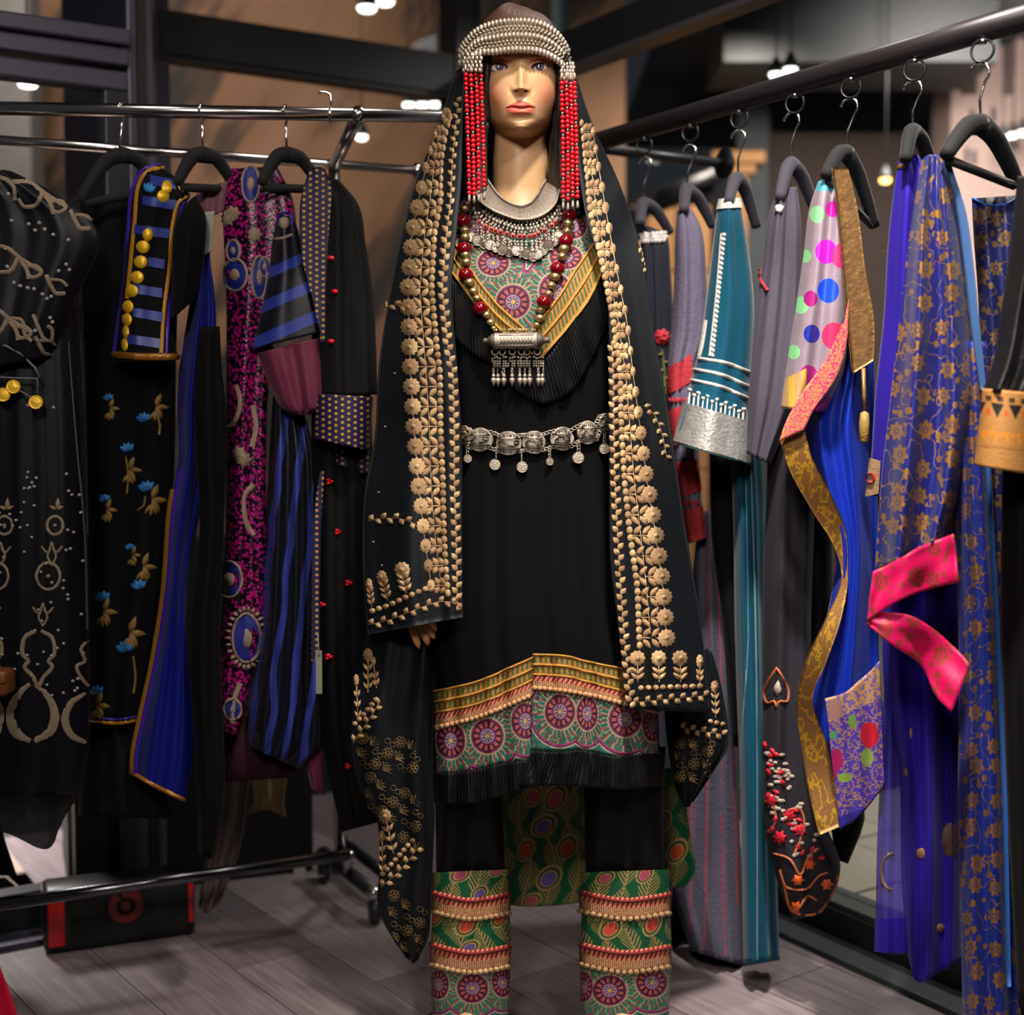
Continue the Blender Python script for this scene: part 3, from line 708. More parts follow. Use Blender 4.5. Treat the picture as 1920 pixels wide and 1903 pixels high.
for s_ in (-1, 1):
    body.tube(interp(SH[s_], 24), list(np.interp(np.linspace(0, 1, 24), [0, .12, .45, .6, .95, 1], [.05, .048, .037, .034, .024, .022])), 14)
    # hand: palm, four fingers and a thumb
    if s_ < 0:
        wr_, dq = P(768, 1108, 2.352), 2.345
        F_ = [((789, 1148), (806, 1166), (818, 1182), .0064), ((783, 1153), (802, 1177), (815, 1197), .007), ((775, 1156), (794, 1186), (803, 1209), .0074), ((766, 1155), (777, 1188), (786, 1215), .0072)]
        pal = [(768, 1108), (774, 1128), (779, 1150), (781, 1160)]
        th = [(783, 1128), (797, 1146), (810, 1163)]
    else:
        wr_, dq = P(1205, 1110, 2.44), 2.44
        F_ = [((1214, 1160), (1216, 1190), (1214, 1212), .0078), ((1207, 1162), (1208, 1194), (1206, 1218), .0082), ((1200, 1162), (1200, 1193), (1199, 1216), .0083), ((1193, 1160), (1192, 1188), (1193, 1206), .0075)]
        pal = [(1205, 1110), (1204, 1130), (1203, 1150), (1203, 1164)]
        th = [(1190, 1130), (1180, 1148), (1176, 1165)]
    rp = [.021, .028, .034, .028]
    pp = np.array([P(a, b, dq) for a, b in pal]); n = 16; an = np.arange(n) * 2 * math.pi / n; vv = []
    side = np.array([1, .25, 0]) / 1.03; thk = np.array([-.25, 1, 0]) / 1.03
    for q, r in zip(pp, rp): vv.append(q + r * np.cos(an)[:, None] * side + (.019 if r < .025 else .013) * np.sin(an)[:, None] * thk)
    body.add(np.concatenate(vv), gfaces(4, n, True) + [tuple(range(n)), tuple(3 * n + j for j in range(n))][1:])
    for q0, q1, q2, r in F_:
        pts = interp([P(*q0, dq), P(*q1, dq - .012), P(*q2, dq - .006)], 9); body.tube(pts, list(r * np.array([1.02, 1.05, 1, .96, 1., .95, .88, .74, .35])), 10)
    body.tube(interp([P(*th[0], dq), P(*th[1], dq - .014), P(*th[2], dq - .016)], 8), list(.0088 * np.array([1.1, 1.1, 1., .97, 1., .9, .75, .35])), 10)
bv = np.concatenate(body.v); bc = np.empty((len(bv), 3)); bc[:] = lin((200, 146, 100))[:3]; bc[:len(hc)] = hc
mesh('body', bv, body.f, SKIN, mq, col=bc)
# base plate and rod of the stand
M = MB(); M.lathe([(.1, 0), (.1, .008), (.095, .012), (.01, .013)], (float(P(884, 1700, 2.44)[0]), 2.45, 0), n=40); M.tube([(float(P(884, 1700, 2.44)[0]), 2.452, .01), (float(P(884, 1700, 2.44)[0]), 2.445, .5)], .009, 12); M.build('stand', STEEL, mq)
# eyes
def eye(cx, cy):
    q = P(cx, cy, 2.3735); c = q + np.array([0, .0125, 0]); r = .0148; n = 60
    X, Y = np.meshgrid(np.linspace(-15.5, 15.5, n), np.linspace(-12, 10, n)); dx = X / 1090.; dz = -Y / 1090.
    dy = -np.sqrt(np.maximum(r * r - dx * dx - dz * dz, 1e-6))
    v = np.stack([c[0] + dx, c[1] + dy, q[2] + dz], -1)
    col = np.empty((n, n, 3)); col[:] = lin((226, 214, 208))[:3]
    def bl(m, k): col[:] = col * (1 - m[..., None]) + np.array(lin(k)[:3]) * m[..., None]
    R = np.hypot(X, Y + 1.2); bl(.5 * sm(9, 16, abs(X)), (176, 120, 108)); bl(sm(8., 7.2, R), (58, 50, 66)); bl(sm(6.6, 4.6, R), (126, 114, 130)); bl(sm(3.5, 2.8, R), (16, 12, 16)); bl(sm(1.7, 1.1, np.hypot(X + 1.8, Y + 3.2)), (250, 246, 240)); bl(.5 * sm(-3, -8, Y), (60, 44, 48))  # small white dot paints a catchlight on the eye
    return mesh('eye', v.reshape(-1, 3), [tuple(reversed(f)) for f in gfaces(n, n) if all(lid(cx, cy, cx + X.flat[i], -1) - 3 < cy + Y.flat[i] < lid(cx, cy, cx + X.flat[i], 1) + 3 for i in f)], EYEM, mq, col=col.reshape(-1, 3))
def eyem():
    b = NB('glossy_eye'); b.set(Roughness=.12); b.put(b.bs.inputs['Base Color'], b.attr('paint')); return b.mat
EYEM = eyem()
for e in EYES: eye(*e)
# hair
def hairm(name, c1, c2):
    b = NB(name); u, v = b.uv; k = b.noise(b.vec(u * .55, v * .012), 1., 3, .6)
    b.put(b.bs.inputs['Base Color'], b.mix(k, c1, c2)); b.set(Roughness=.42); b.bump(k, .8, .004); return b.mat
HAIR = hairm('lit_crown_hair', (34, 20, 13), (98, 64, 44)); HAIRD = hairm('dark_hair', (14, 10, 9), (46, 32, 26))  # crown is the same hair, browner with the top light in its colour
n, m_ = 60, 40
a = np.linspace(0, 2 * math.pi, n, endpoint=False); e = np.linspace(math.radians(12), math.radians(90), m_)
A, E = np.meshgrid(a, e); wob = 1 + .012 * np.sin(3 * A + 1) + .010 * np.sin(7 * A + 4 * E) + .03 * np.exp(-((A - 2.2) / .5) ** 2) * np.sin(E)
SQ = 1 / (abs(np.cos(A)) ** 2.6 + abs(np.sin(A)) ** 2.6) ** (1 / 2.6)
hv = np.stack([HX - .004 + .080 * np.cos(E) * np.cos(A) * SQ * wob, HY + .003 + .105 * np.cos(E) * np.sin(A) * SQ * wob, EYZ + .030 + .094 * np.sin(E) * wob * (1 + .05 * np.sin(2 * A))], -1)
uvh = np.stack([(A * 60) % 380, E * 100], -1)
hair = mesh('hair', hv.reshape(-1, 3), gfaces(m_, n, True), HAIR, mq, uv=uvh.reshape(-1, 2))
L = Sheet([[(896, 88, 2.395), (905, 88, 2.378), (914, 92, 2.375)], [(894, 150, 2.40), (902, 150, 2.382), (909, 150, 2.384)], [(890, 215, 2.405), (900, 215, 2.386), (909, 215, 2.392)], [(886, 300, 2.41), (900, 300, 2.388), (914, 300, 2.395)], [(884, 405, 2.40), (898, 405, 2.375), (910, 405, 2.385)]], 20, 40, [(4.5, .0016, .1, .4)])
L.build('hair_lock', HAIRD, hair, .012)
L = Sheet([[(1044, 100, 2.385), (1054, 102, 2.378), (1066, 106, 2.39)], [(1048, 150, 2.395), (1058, 150, 2.384), (1070, 150, 2.40)], [(1043, 215, 2.40), (1056, 215, 2.388), (1076, 215, 2.41)], [(1030, 262, 2.42), (1052, 262, 2.394), (1080, 262, 2.41)], [(1028, 330, 2.43), (1056, 330, 2.392), (1084, 330, 2.41)], [(1040, 410, 2.42), (1062, 410, 2.38), (1088, 410, 2.40)]], 24, 40, [(5, .002, .3, .4)])
L.build('hair_lock', HAIRD, hair, .012)
bk_ = Sheet([[(900, 120, 2.52), (980, 120, 2.55), (1060, 120, 2.52)], [(884, 260, 2.50), (976, 260, 2.53), (1082, 260, 2.50)], [(868, 420, 2.53), (976, 420, 2.55), (1100, 420, 2.53)]], 20, 20, [(8, .002, .3, .4)]); bk_.build('back_hair', HAIRD, hair, .02)
# ================================================================ CLOTHES ON THE MANNEQUIN
BLACKCLOTH = mat('black_crepe', (8, 7, 8), .85, bump=.3, bscale=700, spec=.1)
RUFFLE = mat('black_pleated_chiffon', (12, 11, 13), .6, spec=.2)
SILK = mat('navy_black_silk', (11, 15, 19), .55, sheen=.04, bump=.25, bscale=600, spec=.25)
def goldm():
    b = NB('gold_applique'); oi = b.t.nodes.new('ShaderNodeObjectInfo'); r = V(b, oi.outputs['Random']); n = b.noise(b.objco(), 90, 3)
    b.put(b.bs.inputs['Base Color'], b.mix((r * .75 + n * .5 - .1).f('MINIMUM', 1.), (150, 112, 78), (226, 190, 138))); b.put(b.bs.inputs['Metallic'], r * .3 + .4); b.put(b.bs.inputs['Roughness'], .5 - r * .2)
    b.bump(b.noise(b.objco(), 900, 2), .9, .002); return b.mat
GOLDAP = goldm()
CORD = mat('gold_cord', (206, 150, 62), .5, .35, bump=1., bscale=800)
SILVER = mat('antique_silver', (172, 160, 146), .42, .72, bump=.5, bscale=900)
DARKSIL = mat('oxidised_silver', (104, 94, 84), .45, .7, bump=.6, bscale=600)
PALESIL = mat('silver_coin', (158, 146, 132), .42, .75, bump=.6, bscale=500)
BRASS = mat('aged_brass', (176, 152, 104), .36, .8, bump=.4, bscale=400)
REDBEAD = mat('red_bead', (206, 16, 32), .22, spec=.6)
GARNET = mat('garnet_glass', (104, 4, 14), .12, spec=.7)
def rosette(b, u, v, cs, ground=(18, 108, 86)):
    """embroidered wheels centred at cs = (x, y, rx, ry)"""
    r = None
    for x, y, rx, ry in cs:
        dx = (u - x) / rx; dy = (v - y) / ry; ri = (dx * dx + dy * dy).sqrt()
        an = b.m('ARCTAN2', dy, dx)
        if r is None: r, ang = ri, an
        else:
            k = ri < r; ang = ang + (an - ang) * k; r = r.f('MINIMUM', ri)
    t = ang * (1 / (2 * math.pi))
    n = b.noise(b.vec(u * .12, v * .12), 1., 2)
    seg = (t * 13.).fract(); spoke = (t * 30.).fract()
    c = b.mix(spoke.between(.18, .40) * r.between(1.2, 1.62) + (n > .6) * .45, ground, (182, 160, 126))
    c = b.mix((t * 17.).fract().between(.34, .56) * r.between(1.62, 2.02), c, (170, 144, 110))
    c = b.mix((t * 21. + .3).fract().between(.4, .6) * r.between(1.3, 1.9), c, (166, 42, 70))
    c = b.mix(r.between(2.02, 2.14), c, (168, 62, 110)); c = b.mix(r.between(2.14, 2.24), c, (92, 40, 88)); c = b.mix(r.between(2.24, 2.34), c, (196, 168, 142))
    c = b.mix(r.between(2.34, 2.5), c, (34, 120, 104)); c = b.mix(r.between(2.5, 9) * ((u * .12 + v * .3).fract() > .45), c, (70, 104, 92))
    c = b.mix(r < 1.2, c, (184, 156, 120)); c = b.mix(r < 1.09, c, (118, 38, 86)); c = b.mix(r < .97, c, (46, 16, 40))
    c = b.mix(seg.between(.2, .8) * r.between(.58, .9), c, (182, 84, 84)); c = b.mix(r < .54, c, (110, 46, 100)); c = b.mix(r < .46, c, (158, 128, 150))
    c = b.mix(r < .36, c, (84, 50, 92)); c = b.mix((t * 9.).fract().between(.2, .7) * r.between(.18, .34), c, (186, 160, 170)); c = b.mix(r < .15, c, (202, 170, 90))
    return b.mix(b.noise(b.vec(u * .55, v * .55), 1., 2).between(.5, .62) * .45, c, (44, 34, 44))
def braidfn(b, p, q):
    n = b.noise(b.vec(p * .5, q * 30.), 1., 2)
    lane = (q * 2.).fract(); sq = (p / 10. + (q * 2.).floor() * .5).fract()
    c = b.mix(sq.between(.12, .62) * lane.between(.22, .8), (172, 122, 58), (30, 96, 36))
    c = b.mix(sq.between(.62, .9) * lane.between(.3, .7), c, (196, 116, 56))
    return b.mix((n > .5) * .5, c, (110, 76, 30))
BRAID = pmat('gold_green_braid', braidfn, .5, bump=.6, bscale=900)
def fringefn(b, p, q):
    n = b.noise(b.vec(p * .5, q * 9.), 1., 2); z = (p / 9. + q * 1.6).fract(); c = b.mix(z < .5, (150, 26, 32), (206, 140, 104))
    return b.mix(q > .5, c, b.mix(((p / 4.2).fract() < .4) * .6 + (n > .5) * .4, (206, 156, 108), (112, 58, 40)))
FRINGE = pmat('red_gold_fringe', fringefn, .6, bump=.8, bscale=900)
dr = thing('tunic_dress', 'black tunic with embroidered V yoke, pleated ruffles and turquoise rosette hem', 'dress', (HX, 2.45, float(P(980, 1500, 2.4)[2])))
DRS = Tube([(905, 392, 1045, 392, 2.462, .070), (840, 415, 1120, 415, 2.458, .090), (790, 470, 1185, 470, 2.455, .110), (785, 560, 1200, 560, 2.45, .128), (806, 700, 1190, 700, 2.45, .124), (815, 830, 1180, 830, 2.45, .116), (800, 980, 1195, 980, 2.45, .126), (800, 1180, 1215, 1180, 2.45, .148), (810, 1290, 1228, 1268, 2.45, .155), (816, 1452, 1238, 1412, 2.45, .16)],
    60, 120, [(9, .0030, .13, .3, .0, 1.6), (14, .0016, .5, .5, 0, 1.4), (5, .004, .72, -.1, 0, 1.)])
DRS.build('dress_body', BLACKCLOTH, dr)
# long back tail of green brocade with paisleys
def brocade(pais, dark=1.):
    def fn(b, u, v):
        sw = (v * .034).sin() * 12. + (v * .013).sin() * 8.; x = (u + sw) / 46.; t = x.fract() - .5; s_ = t.abs() * 46.
        env = ((v * .05 + x.floor() * 1.7).sin().abs()) * 17. + 3.
        barb = ((v + s_ * 1.25) / 8.5).fract().between(.12, .62)
        gold = ((s_ < env) * barb).f('MAXIMUM', s_ < 1.4)
        g = b.mix(gold, (16, 84, 52), (156, 132, 78)); met = gold * .35
        for x, y, rx, ry, col in pais:
            dx = (u - x) / rx; dy = (v - y) / ry; dx = dx + dy * .35; r = (dx * dx + dy * dy).sqrt() + dy * .18
            g = b.mix(r < 1., g, (166, 138, 84)); g = b.mix(r < .8, g, (18, 70, 44)); g = b.mix(r < .66, g, (176, 132, 80))
            inner = (r < .52); g = b.mix(inner, g, col); g = b.mix(inner * (dx * 5. + dy * 4.).fract().between(0, .22), g, (176, 140, 90))
        return g, met
    return fn
RED_, BLU_, MAG_ = (206, 44, 32), (54, 70, 168), (176, 24, 104)
BACKB = pmat('green_brocade_back', brocade([(1040, 1500, 22, 26, MAG_), (1018, 1552, 24, 22, BLU_), (1062, 1592, 20, 24, RED_), (985, 1598, 16, 22, RED_), (1028, 1650, 24, 24, BLU_), (1000, 1496, 16, 22, MAG_), (996, 1690, 18, 14, MAG_), (1268, 1600, 20, 24, RED_), (1240, 1545, 18, 22, BLU_)]), .45, sheen=.2)
BT = Sheet([[(880, 1440, 2.60), (975, 1440, 2.63), (1100, 1440, 2.63), (1200, 1440, 2.62), (1275, 1440, 2.56)], [(890, 1560, 2.60), (975, 1560, 2.63), (1100, 1560, 2.64), (1220, 1560, 2.62), (1292, 1560, 2.55)], [(905, 1640, 2.60), (980, 1650, 2.63), (1090, 1640, 2.64), (1220, 1635, 2.62), (1302, 1630, 2.55)], [(925, 1688, 2.61), (985, 1700, 2.63), (1090, 1692, 2.64), (1225, 1668, 2.62), (1284, 1662, 2.56)]], 50, 40, [(3.2, .008, .05, .1)])
BT.build('back_tail', BACKB, dr)
# hem: left run and the right flap that laps over it
def strip(top, bot, nu, nv, depth, off, fl=None, edge=None):
    t, b_ = curve(top, nu), curve(bot, nu); k = np.linspace(0, 1, nv)[:, None, None]
    X = t[None] * (1 - k) + b_[None] * k
    T, S = np.meshgrid(np.linspace(0, 1, nv), np.linspace(0, 1, nu), indexing='ij')
    D = depth(X[..., 0], X[..., 1]) + off + folds(S, T, fl); s = Surf(X, D); s.S, s.T = S, T
    L = np.r_[0, np.cumsum(np.linalg.norm(np.diff(t, axis=0), axis=1))]
    s.UV = np.stack([np.repeat(L[None], nv, 0), T], -1); return s
def rope(surf, i, r, name, m, par):
    g = surf.G[i] + surf.N[i] * r * .6; M = MB(); M.tube(list(g), r, 7); return M.build(name, m, par)
def hem(braid_t, braid_b, fr_b, emb_b, ruf_b, cs, off, lap):
    s = strip(braid_t, braid_b, 60, 9, DRS.depth, off); o = s.build('braid_band', BRAID, dr, .002, uv=s.UV)
    for i in (0, 4, 8): rope(s, i, .0019, 'gold_rope', CORD, o)
    s = strip(braid_b, fr_b, 60, 6, DRS.depth, off - .001); o = s.build('fringe_band', FRINGE, dr, .003, uv=s.UV)
    e = Emb(s); q = curve(fr_b, 200); L = np.r_[0, np.cumsum(np.linalg.norm(np.diff(q, axis=0), axis=1))]
    for d in np.arange(5, L[-1], 9.5): e.disc(np.interp(d, L, q[:, 0]), np.interp(d, L, q[:, 1]) + 1, 5.4, 5., 7, .004)
    e.build('scallop_trim', mat('pale_gold_trim', (206, 156, 110), .5, .3, bump=.8, bscale=800), o, 'stuff')
    s = strip(fr_b, emb_b, 70, 14, DRS.depth, off); s.build('rosette_band', pmat('rosette_embroidery', lambda b, u, v: rosette(b, u, v, cs), .55, bump=.8, bscale=700), dr, .002)
    L = np.linalg.norm(np.diff(curve(emb_b, 60), axis=0), axis=1).sum()
    s = strip(emb_b, ruf_b, int(L * 1.1), 14, DRS.depth, off - .004, [(L / 6.2, .0011, .2, 0, .5, 1.2), (L / 44., .0045, .1, .1, .1, 1.4), (L / 21., .002, .4, 0, 0, 1.)]); s.build('pleated_ruffle', RUFFLE, dr, .0015)
hem([(806, 1298), (900, 1276), (960, 1250), (1006, 1230)], [(806, 1338), (900, 1318), (960, 1293), (1004, 1272)], [(806, 1366), (900, 1342), (960, 1318), (1002, 1300)], [(812, 1452), (880, 1446), (940, 1432), (1000, 1424)], [(812, 1505), (870, 1508), (930, 1496), (1000, 1474)],
    [(845, 1389, 25, 31), (914, 1380, 28, 30), (985, 1352, 24, 31)], -.003, 0)
hem([(1000, 1227), (1060, 1230), (1100, 1240), (1168, 1254), (1236, 1270)], [(1000, 1264), (1060, 1268), (1110, 1280), (1170, 1296), (1236, 1312)], [(998, 1288), (1060, 1294), (1110, 1303), (1170, 1318), (1236, 1334)], [(996, 1408), (1050, 1410), (1085, 1406), (1150, 1418), (1236, 1414)], [(968, 1474), (1050, 1473), (1110, 1476), (1170, 1480), (1248, 1472)],
    [(1050, 1334, 26, 30), (1101, 1338, 18, 29), (1172, 1349, 28, 30), (1224, 1360, 18, 28)], -.011, 1)
# yoke
YCS = [(925, 493, 27, 22), (962, 566, 29, 29), (1041, 546, 28, 31), (1061, 482, 28, 21), (1074, 424, 24, 22), (890, 424, 24, 22), (1004, 650, 22, 22)]
YROW = [[(868, 372), (912, 356), (944, 384), (977, 396), (1010, 384), (1040, 356), (1112, 368)], [(846, 425), (890, 425), (934, 430), (977, 432), (1020, 430), (1062, 425), (1122, 420)], [(848, 500), (892, 506), (936, 510), (977, 510), (1016, 508), (1056, 505), (1122, 498)], [(880, 548), (912, 556), (946, 562), (980, 566), (1018, 562), (1054, 556), (1094, 540)], [(962, 630), (972, 634), (984, 638), (1000, 642), (1014, 640), (1024, 636), (1034, 628)]]
YK = Sheet(np.array([[(x, y, 0) for x, y in r] for r in YROW]), 60, 60, depth=DRS.depth, off=-.004, key=[0, .2, .5, .7, 1.])
YK.build('embroidered_yoke', pmat('yoke_embroidery', lambda b, u, v: rosette(b, u, v, YCS), .55, bump=.9, bscale=700), dr, .002)
def rufv(inn, out, n):
    s = strip(inn, out, n, 14, DRS.depth, -.0085, [(n / 5.5, .0016, .2, 0, .6, 1.1), (n / 38., .003, .3, .1, 0, 1.4)]); return s
rufv([(846, 520), (880, 556), (934, 612), (985, 655), (1016, 672), (1060, 620), (1100, 566), (1124, 520)], [(846, 628), (886, 664), (924, 685), (968, 732), (1022, 757), (1066, 738), (1113, 668), (1142, 600)], 330).build('pleated_ruffle', RUFFLE, dr, .0015)
for top, bot in (([(852, 452), (866, 478), (934, 572), (984, 618)], [(842, 502), (858, 524), (898, 576), (944, 622), (1000, 664)]), ([(1117, 452), (1080, 505), (1048, 556), (1004, 612)], [(1128, 510), (1104, 560), (1060, 618), (1014, 672)])):
    s = strip(top, bot, 50, 9, DRS.depth, -.009); o = s.build('braid_band', BRAID, dr, .003, uv=s.UV)
    for i in (0, 4, 8): rope(s, i, .0021, 'gold_rope', CORD, o)
# trousers
tr = thing('trousers', 'black trousers with green brocade cuffs edged in red and gold fringe', 'trousers', (HX, 2.44, float(P(980, 1960, 2.4)[2])))
TRB = mat('black_satin', (11, 10, 12), .5, bump=.15, bscale=400, spec=.2)
for xs, pais, cs in (((808, 955), [(874, 1738, 22, 22, RED_), (816, 1720, 15, 22, RED_), (936, 1722, 16, 22, RED_), (862, 1642, 20, 16, MAG_), (930, 1632, 14, 16, MAG_), (898, 1678, 16, 16, BLU_), (880, 1778, 18, 14, BLU_)], [(886, 1853, 27, 25), (822, 1846, 18, 25), (942, 1842, 18, 25)]),
                    ((1088, 1256), [(1144, 1744, 22, 22, RED_), (1222, 1735, 18, 26, RED_), (1134, 1648, 18, 14, MAG_), (1208, 1642, 16, 18, MAG_), (1176, 1702, 16, 12, BLU_)], [(1143, 1857, 29, 26), (1222, 1842, 27, 26), (1094, 1850, 16, 26)])):
    xl, xr = xs; d0 = 2.44
    T1 = Tube([(xl + 4, 1400, xr - 8, 1400, d0, .07), (xl + 8, 1520, xr - 12, 1520, d0, .068), (xl + 10, 1645, xr - 8, 1645, d0, .058)], 24, 30, [(2.5, .004, .2, .3), (5, .0015, .4, .8)]); leg = T1.build('trouser_leg', TRB, tr)
    T2 = Tube([(xl, 1636, xr - 2, 1630, d0, .072), (xl + 2, 1700, xr, 1695, d0, .074), (xl, 1780, xr + 3, 1775, d0, .076), (xl + 2, 1903, xr - 2, 1903, d0, .074), (xl + 6, 1952, xr - 4, 1952, d0, .072)], 30, 60, [(2, .003, .3, .2), (6, .0012, .1, .6)])
    cpat = lambda b, u, v, pais=pais, cs=cs: (b.mix(v > 1800, brocade(pais)(b, u, v)[0], rosette(b, u, v, cs, (34, 132, 100))), 0.15)
    cf = T2.build('cuff', pmat('cuff_brocade', cpat, .45, bump=.7, bscale=700), tr, cap=False)
    for y0, y1, y2 in ((1668, 1684, 1706), (1766, 1782, 1806)):
        sag = [0, 10, 16, 12, 4]; xx = np.linspace(xl - 2, xr + 2, 5)
        s = strip([(x, y0 + g) for x, g in zip(xx, sag)], [(x, y2 + g) for x, g in zip(xx, sag)], 40, 8, T2.depth, -.003); o = s.build('fringe_band', FRINGE, cf, .003, uv=s.UV)
        e = Emb(s); q = curve([(x, y2 + g) for x, g in zip(xx, sag)], 60)
        for i in range(1, 60, 4): e.disc(q[i, 0], q[i, 1] + 1, 5.6, 5.2, 7, .004)
        e.build('scallop_trim', GOLDAP, cf, 'stuff')
        g = s.G[1] + s.N[1] * .001; M = MB(); M.tube(list(g), .0026, 6); M.build('red_cord', mat('red_cord', (128, 24, 28), .5, bump=1., bscale=700), cf)
# ---------------------------------------------------------------- the shawl
sh = thing('shawl', 'black silk shawl with gold appliqué flowers draped over the mannequin head and shoulders'.replace('é', 'e'), 'shawl', (HX, 2.45, float(P(770, 1800, 2.4)[2])))
def pan(rows, fl, nu=44, nv=120):
    net = []
    for a, b_, bul in rows:
        a, b_ = np.array(a), np.array(b_); r = []
        for t, k in ((0, 0), (.3, .55), (.65, .95), (1, 0)): q = a + (b_ - a) * t; q[2] = a[2] + (b_[2] - a[2]) * t ** 1.5 - bul * k; r.append(q)
        net.append(r)
    return Sheet(net, nu, nv, fl, key=np.r_[0, np.cumsum([abs(rows[i + 1][0][1] - rows[i][0][1]) + 1 for i in range(len(rows) - 1)])])
PL = pan([((872, 124, 2.40), (856, 132, 2.46), 0), ((868, 220, 2.385), (826, 226, 2.46), .004), ((866, 330, 2.36), (784, 332, 2.47), .008), ((857, 430, 2.325), (755, 440, 2.46), .012), ((847, 540, 2.305), (733, 545, 2.45), .025), ((857, 680, 2.305), (712, 684, 2.43), .03), ((866, 820, 2.305), (704, 820, 2.42), .032), ((867, 960, 2.30), (681, 965, 2.41), .034), ((867, 1080, 2.295), (682, 1090, 2.39), .034), ((868, 1157, 2.29), (690, 1190, 2.38), .034)],
    [(2.2, .004, .35, .2, .2, 1.4), (5, .0014, .2, .9, 0, 1.2)])
PR = pan([((1064, 128, 2.41), (1070, 112, 2.46), 0), ((1078, 200, 2.39), (1092, 192, 2.455), .002), ((1084, 300, 2.37), (1138, 292, 2.47), .006), ((1098, 400, 2.335), (1178, 392, 2.46), .010), ((1126, 500, 2.31), (1206, 500, 2.44), .018), ((1141, 600, 2.305), (1220, 602, 2.43), .024), ((1142, 750, 2.30), (1250, 760, 2.42), .03), ((1142, 900, 2.30), (1270, 900, 2.41), .032), ((1143, 1030, 2.295), (1290, 1030, 2.40), .032), ((1160, 1180, 2.29), (1316, 1180, 2.39), .03), ((1178, 1330, 2.285), (1332, 1336, 2.38), .028)],
    [(2.0, .004, .6, .15, .2, 1.4), (5, .0014, .1, .7, 0, 1.2)])
pl = PL.build('drape_panel', SILK, sh, .002); pr = PR.build('drape_panel', SILK, sh, .002)
# back of the shawl, joining the outer edges behind the body
oe, oi = PL.PX[:, -1], PL.D[:, -1]; re_, ri = PR.PX[:, -1], PR.D[:, -1]; net = []
for i in range(10):
    a, b_ = int(i / 9 * 119), int(min(1, i / 9 * .88) * 119)
    L_, R_ = np.r_[oe[a], oi[a]], np.r_[re_[b_], ri[b_]]; dd = .05 + .1 * min(1, i / 4)
    net.append([L_, np.r_[L_[:2] * .72 + R_[:2] * .28, 2.47 + dd], np.r_[L_[:2] * .5 + R_[:2] * .5, 2.49 + dd], np.r_[L_[:2] * .28 + R_[:2] * .72, 2.47 + dd], R_])
Sheet(net, 40, 60, [(6, .004, .2, .1, .2, 1)]).build('back_drape', SILK, sh, .002)
hood = Sheet([[(862, 128, 2.45), (905, 92, 2.545), (968, 84, 2.565), (1030, 88, 2.545), (1068, 112, 2.45)], [(858, 150, 2.455), (905, 140, 2.555), (968, 140, 2.58), (1030, 140, 2.555), (1074, 140, 2.455)]], 40, 10); hood.build('head_drape', SILK, sh, .002)
# tails: the lower layer hanging below the panels
def sheerm():
    b = NB('sheer_black_net'); b.set(Base_Color=(16, 20, 25), Roughness=.6); t = b.t; x = t.nodes.new('ShaderNodeMixShader'); tr_ = t.nodes.new('ShaderNodeBsdfTransparent')
    x.inputs[0].default_value = .8; t.links.new(tr_.outputs[0], x.inputs[1]); t.links.new(b.bs.outputs[0], x.inputs[2]); t.links.new(x.outputs[0], b.out.inputs[0]); return b.mat
SHEER = sheerm()
TL = Sheet([[(690, 1165, 2.42), (745, 1160, 2.385), (800, 1160, 2.37), (818, 1160, 2.39)], [(674, 1250, 2.42), (735, 1255, 2.375), (795, 1255, 2.36), (816, 1255, 2.40)], [(660, 1340, 2.41), (725, 1345, 2.37), (790, 1345, 2.36), (814, 1345, 2.40)], [(656, 1400, 2.41), (722, 1420, 2.37), (785, 1430, 2.36), (812, 1440, 2.40)], [(674, 1480, 2.41), (730, 1500, 2.37), (790, 1520, 2.36), (815, 1530, 2.40)], [(708, 1545, 2.41), (748, 1570, 2.375), (795, 1600, 2.37), (812, 1610, 2.40)], [(712, 1620, 2.40), (745, 1660, 2.375), (790, 1690, 2.37), (808, 1690, 2.40)], [(708, 1700, 2.40), (735, 1735, 2.38), (785, 1760, 2.375), (805, 1750, 2.40)], [(755, 1788, 2.39), (766, 1797, 2.385), (776, 1806, 2.385), (786, 1792, 2.39)]], 44, 110, [(2.4, .007, .1, .25), (5, .002, .5, .6)])
TR = Sheet([[(1240, 1210, 2.44), (1285, 1215, 2.42), (1322, 1215, 2.41), (1332, 1220, 2.43)], [(1245, 1320, 2.44), (1290, 1320, 2.42), (1335, 1300, 2.41), (1352, 1290, 2.43)], [(1252, 1400, 2.44), (1290, 1405, 2.42), (1340, 1398, 2.41), (1366, 1388, 2.43)], [(1264, 1470, 2.44), (1292, 1475, 2.42), (1322, 1455, 2.42), (1342, 1438, 2.43)], [(1282, 1512, 2.44), (1288, 1514, 2.43), (1294, 1508, 2.43), (1300, 1500, 2.44)]], 34, 60, [(2.4, .006, .1, .2)])
tl = TL.build('shawl_tail', SILK, sh, .002); trl = TR.build('shawl_tail', SILK, sh, .002)
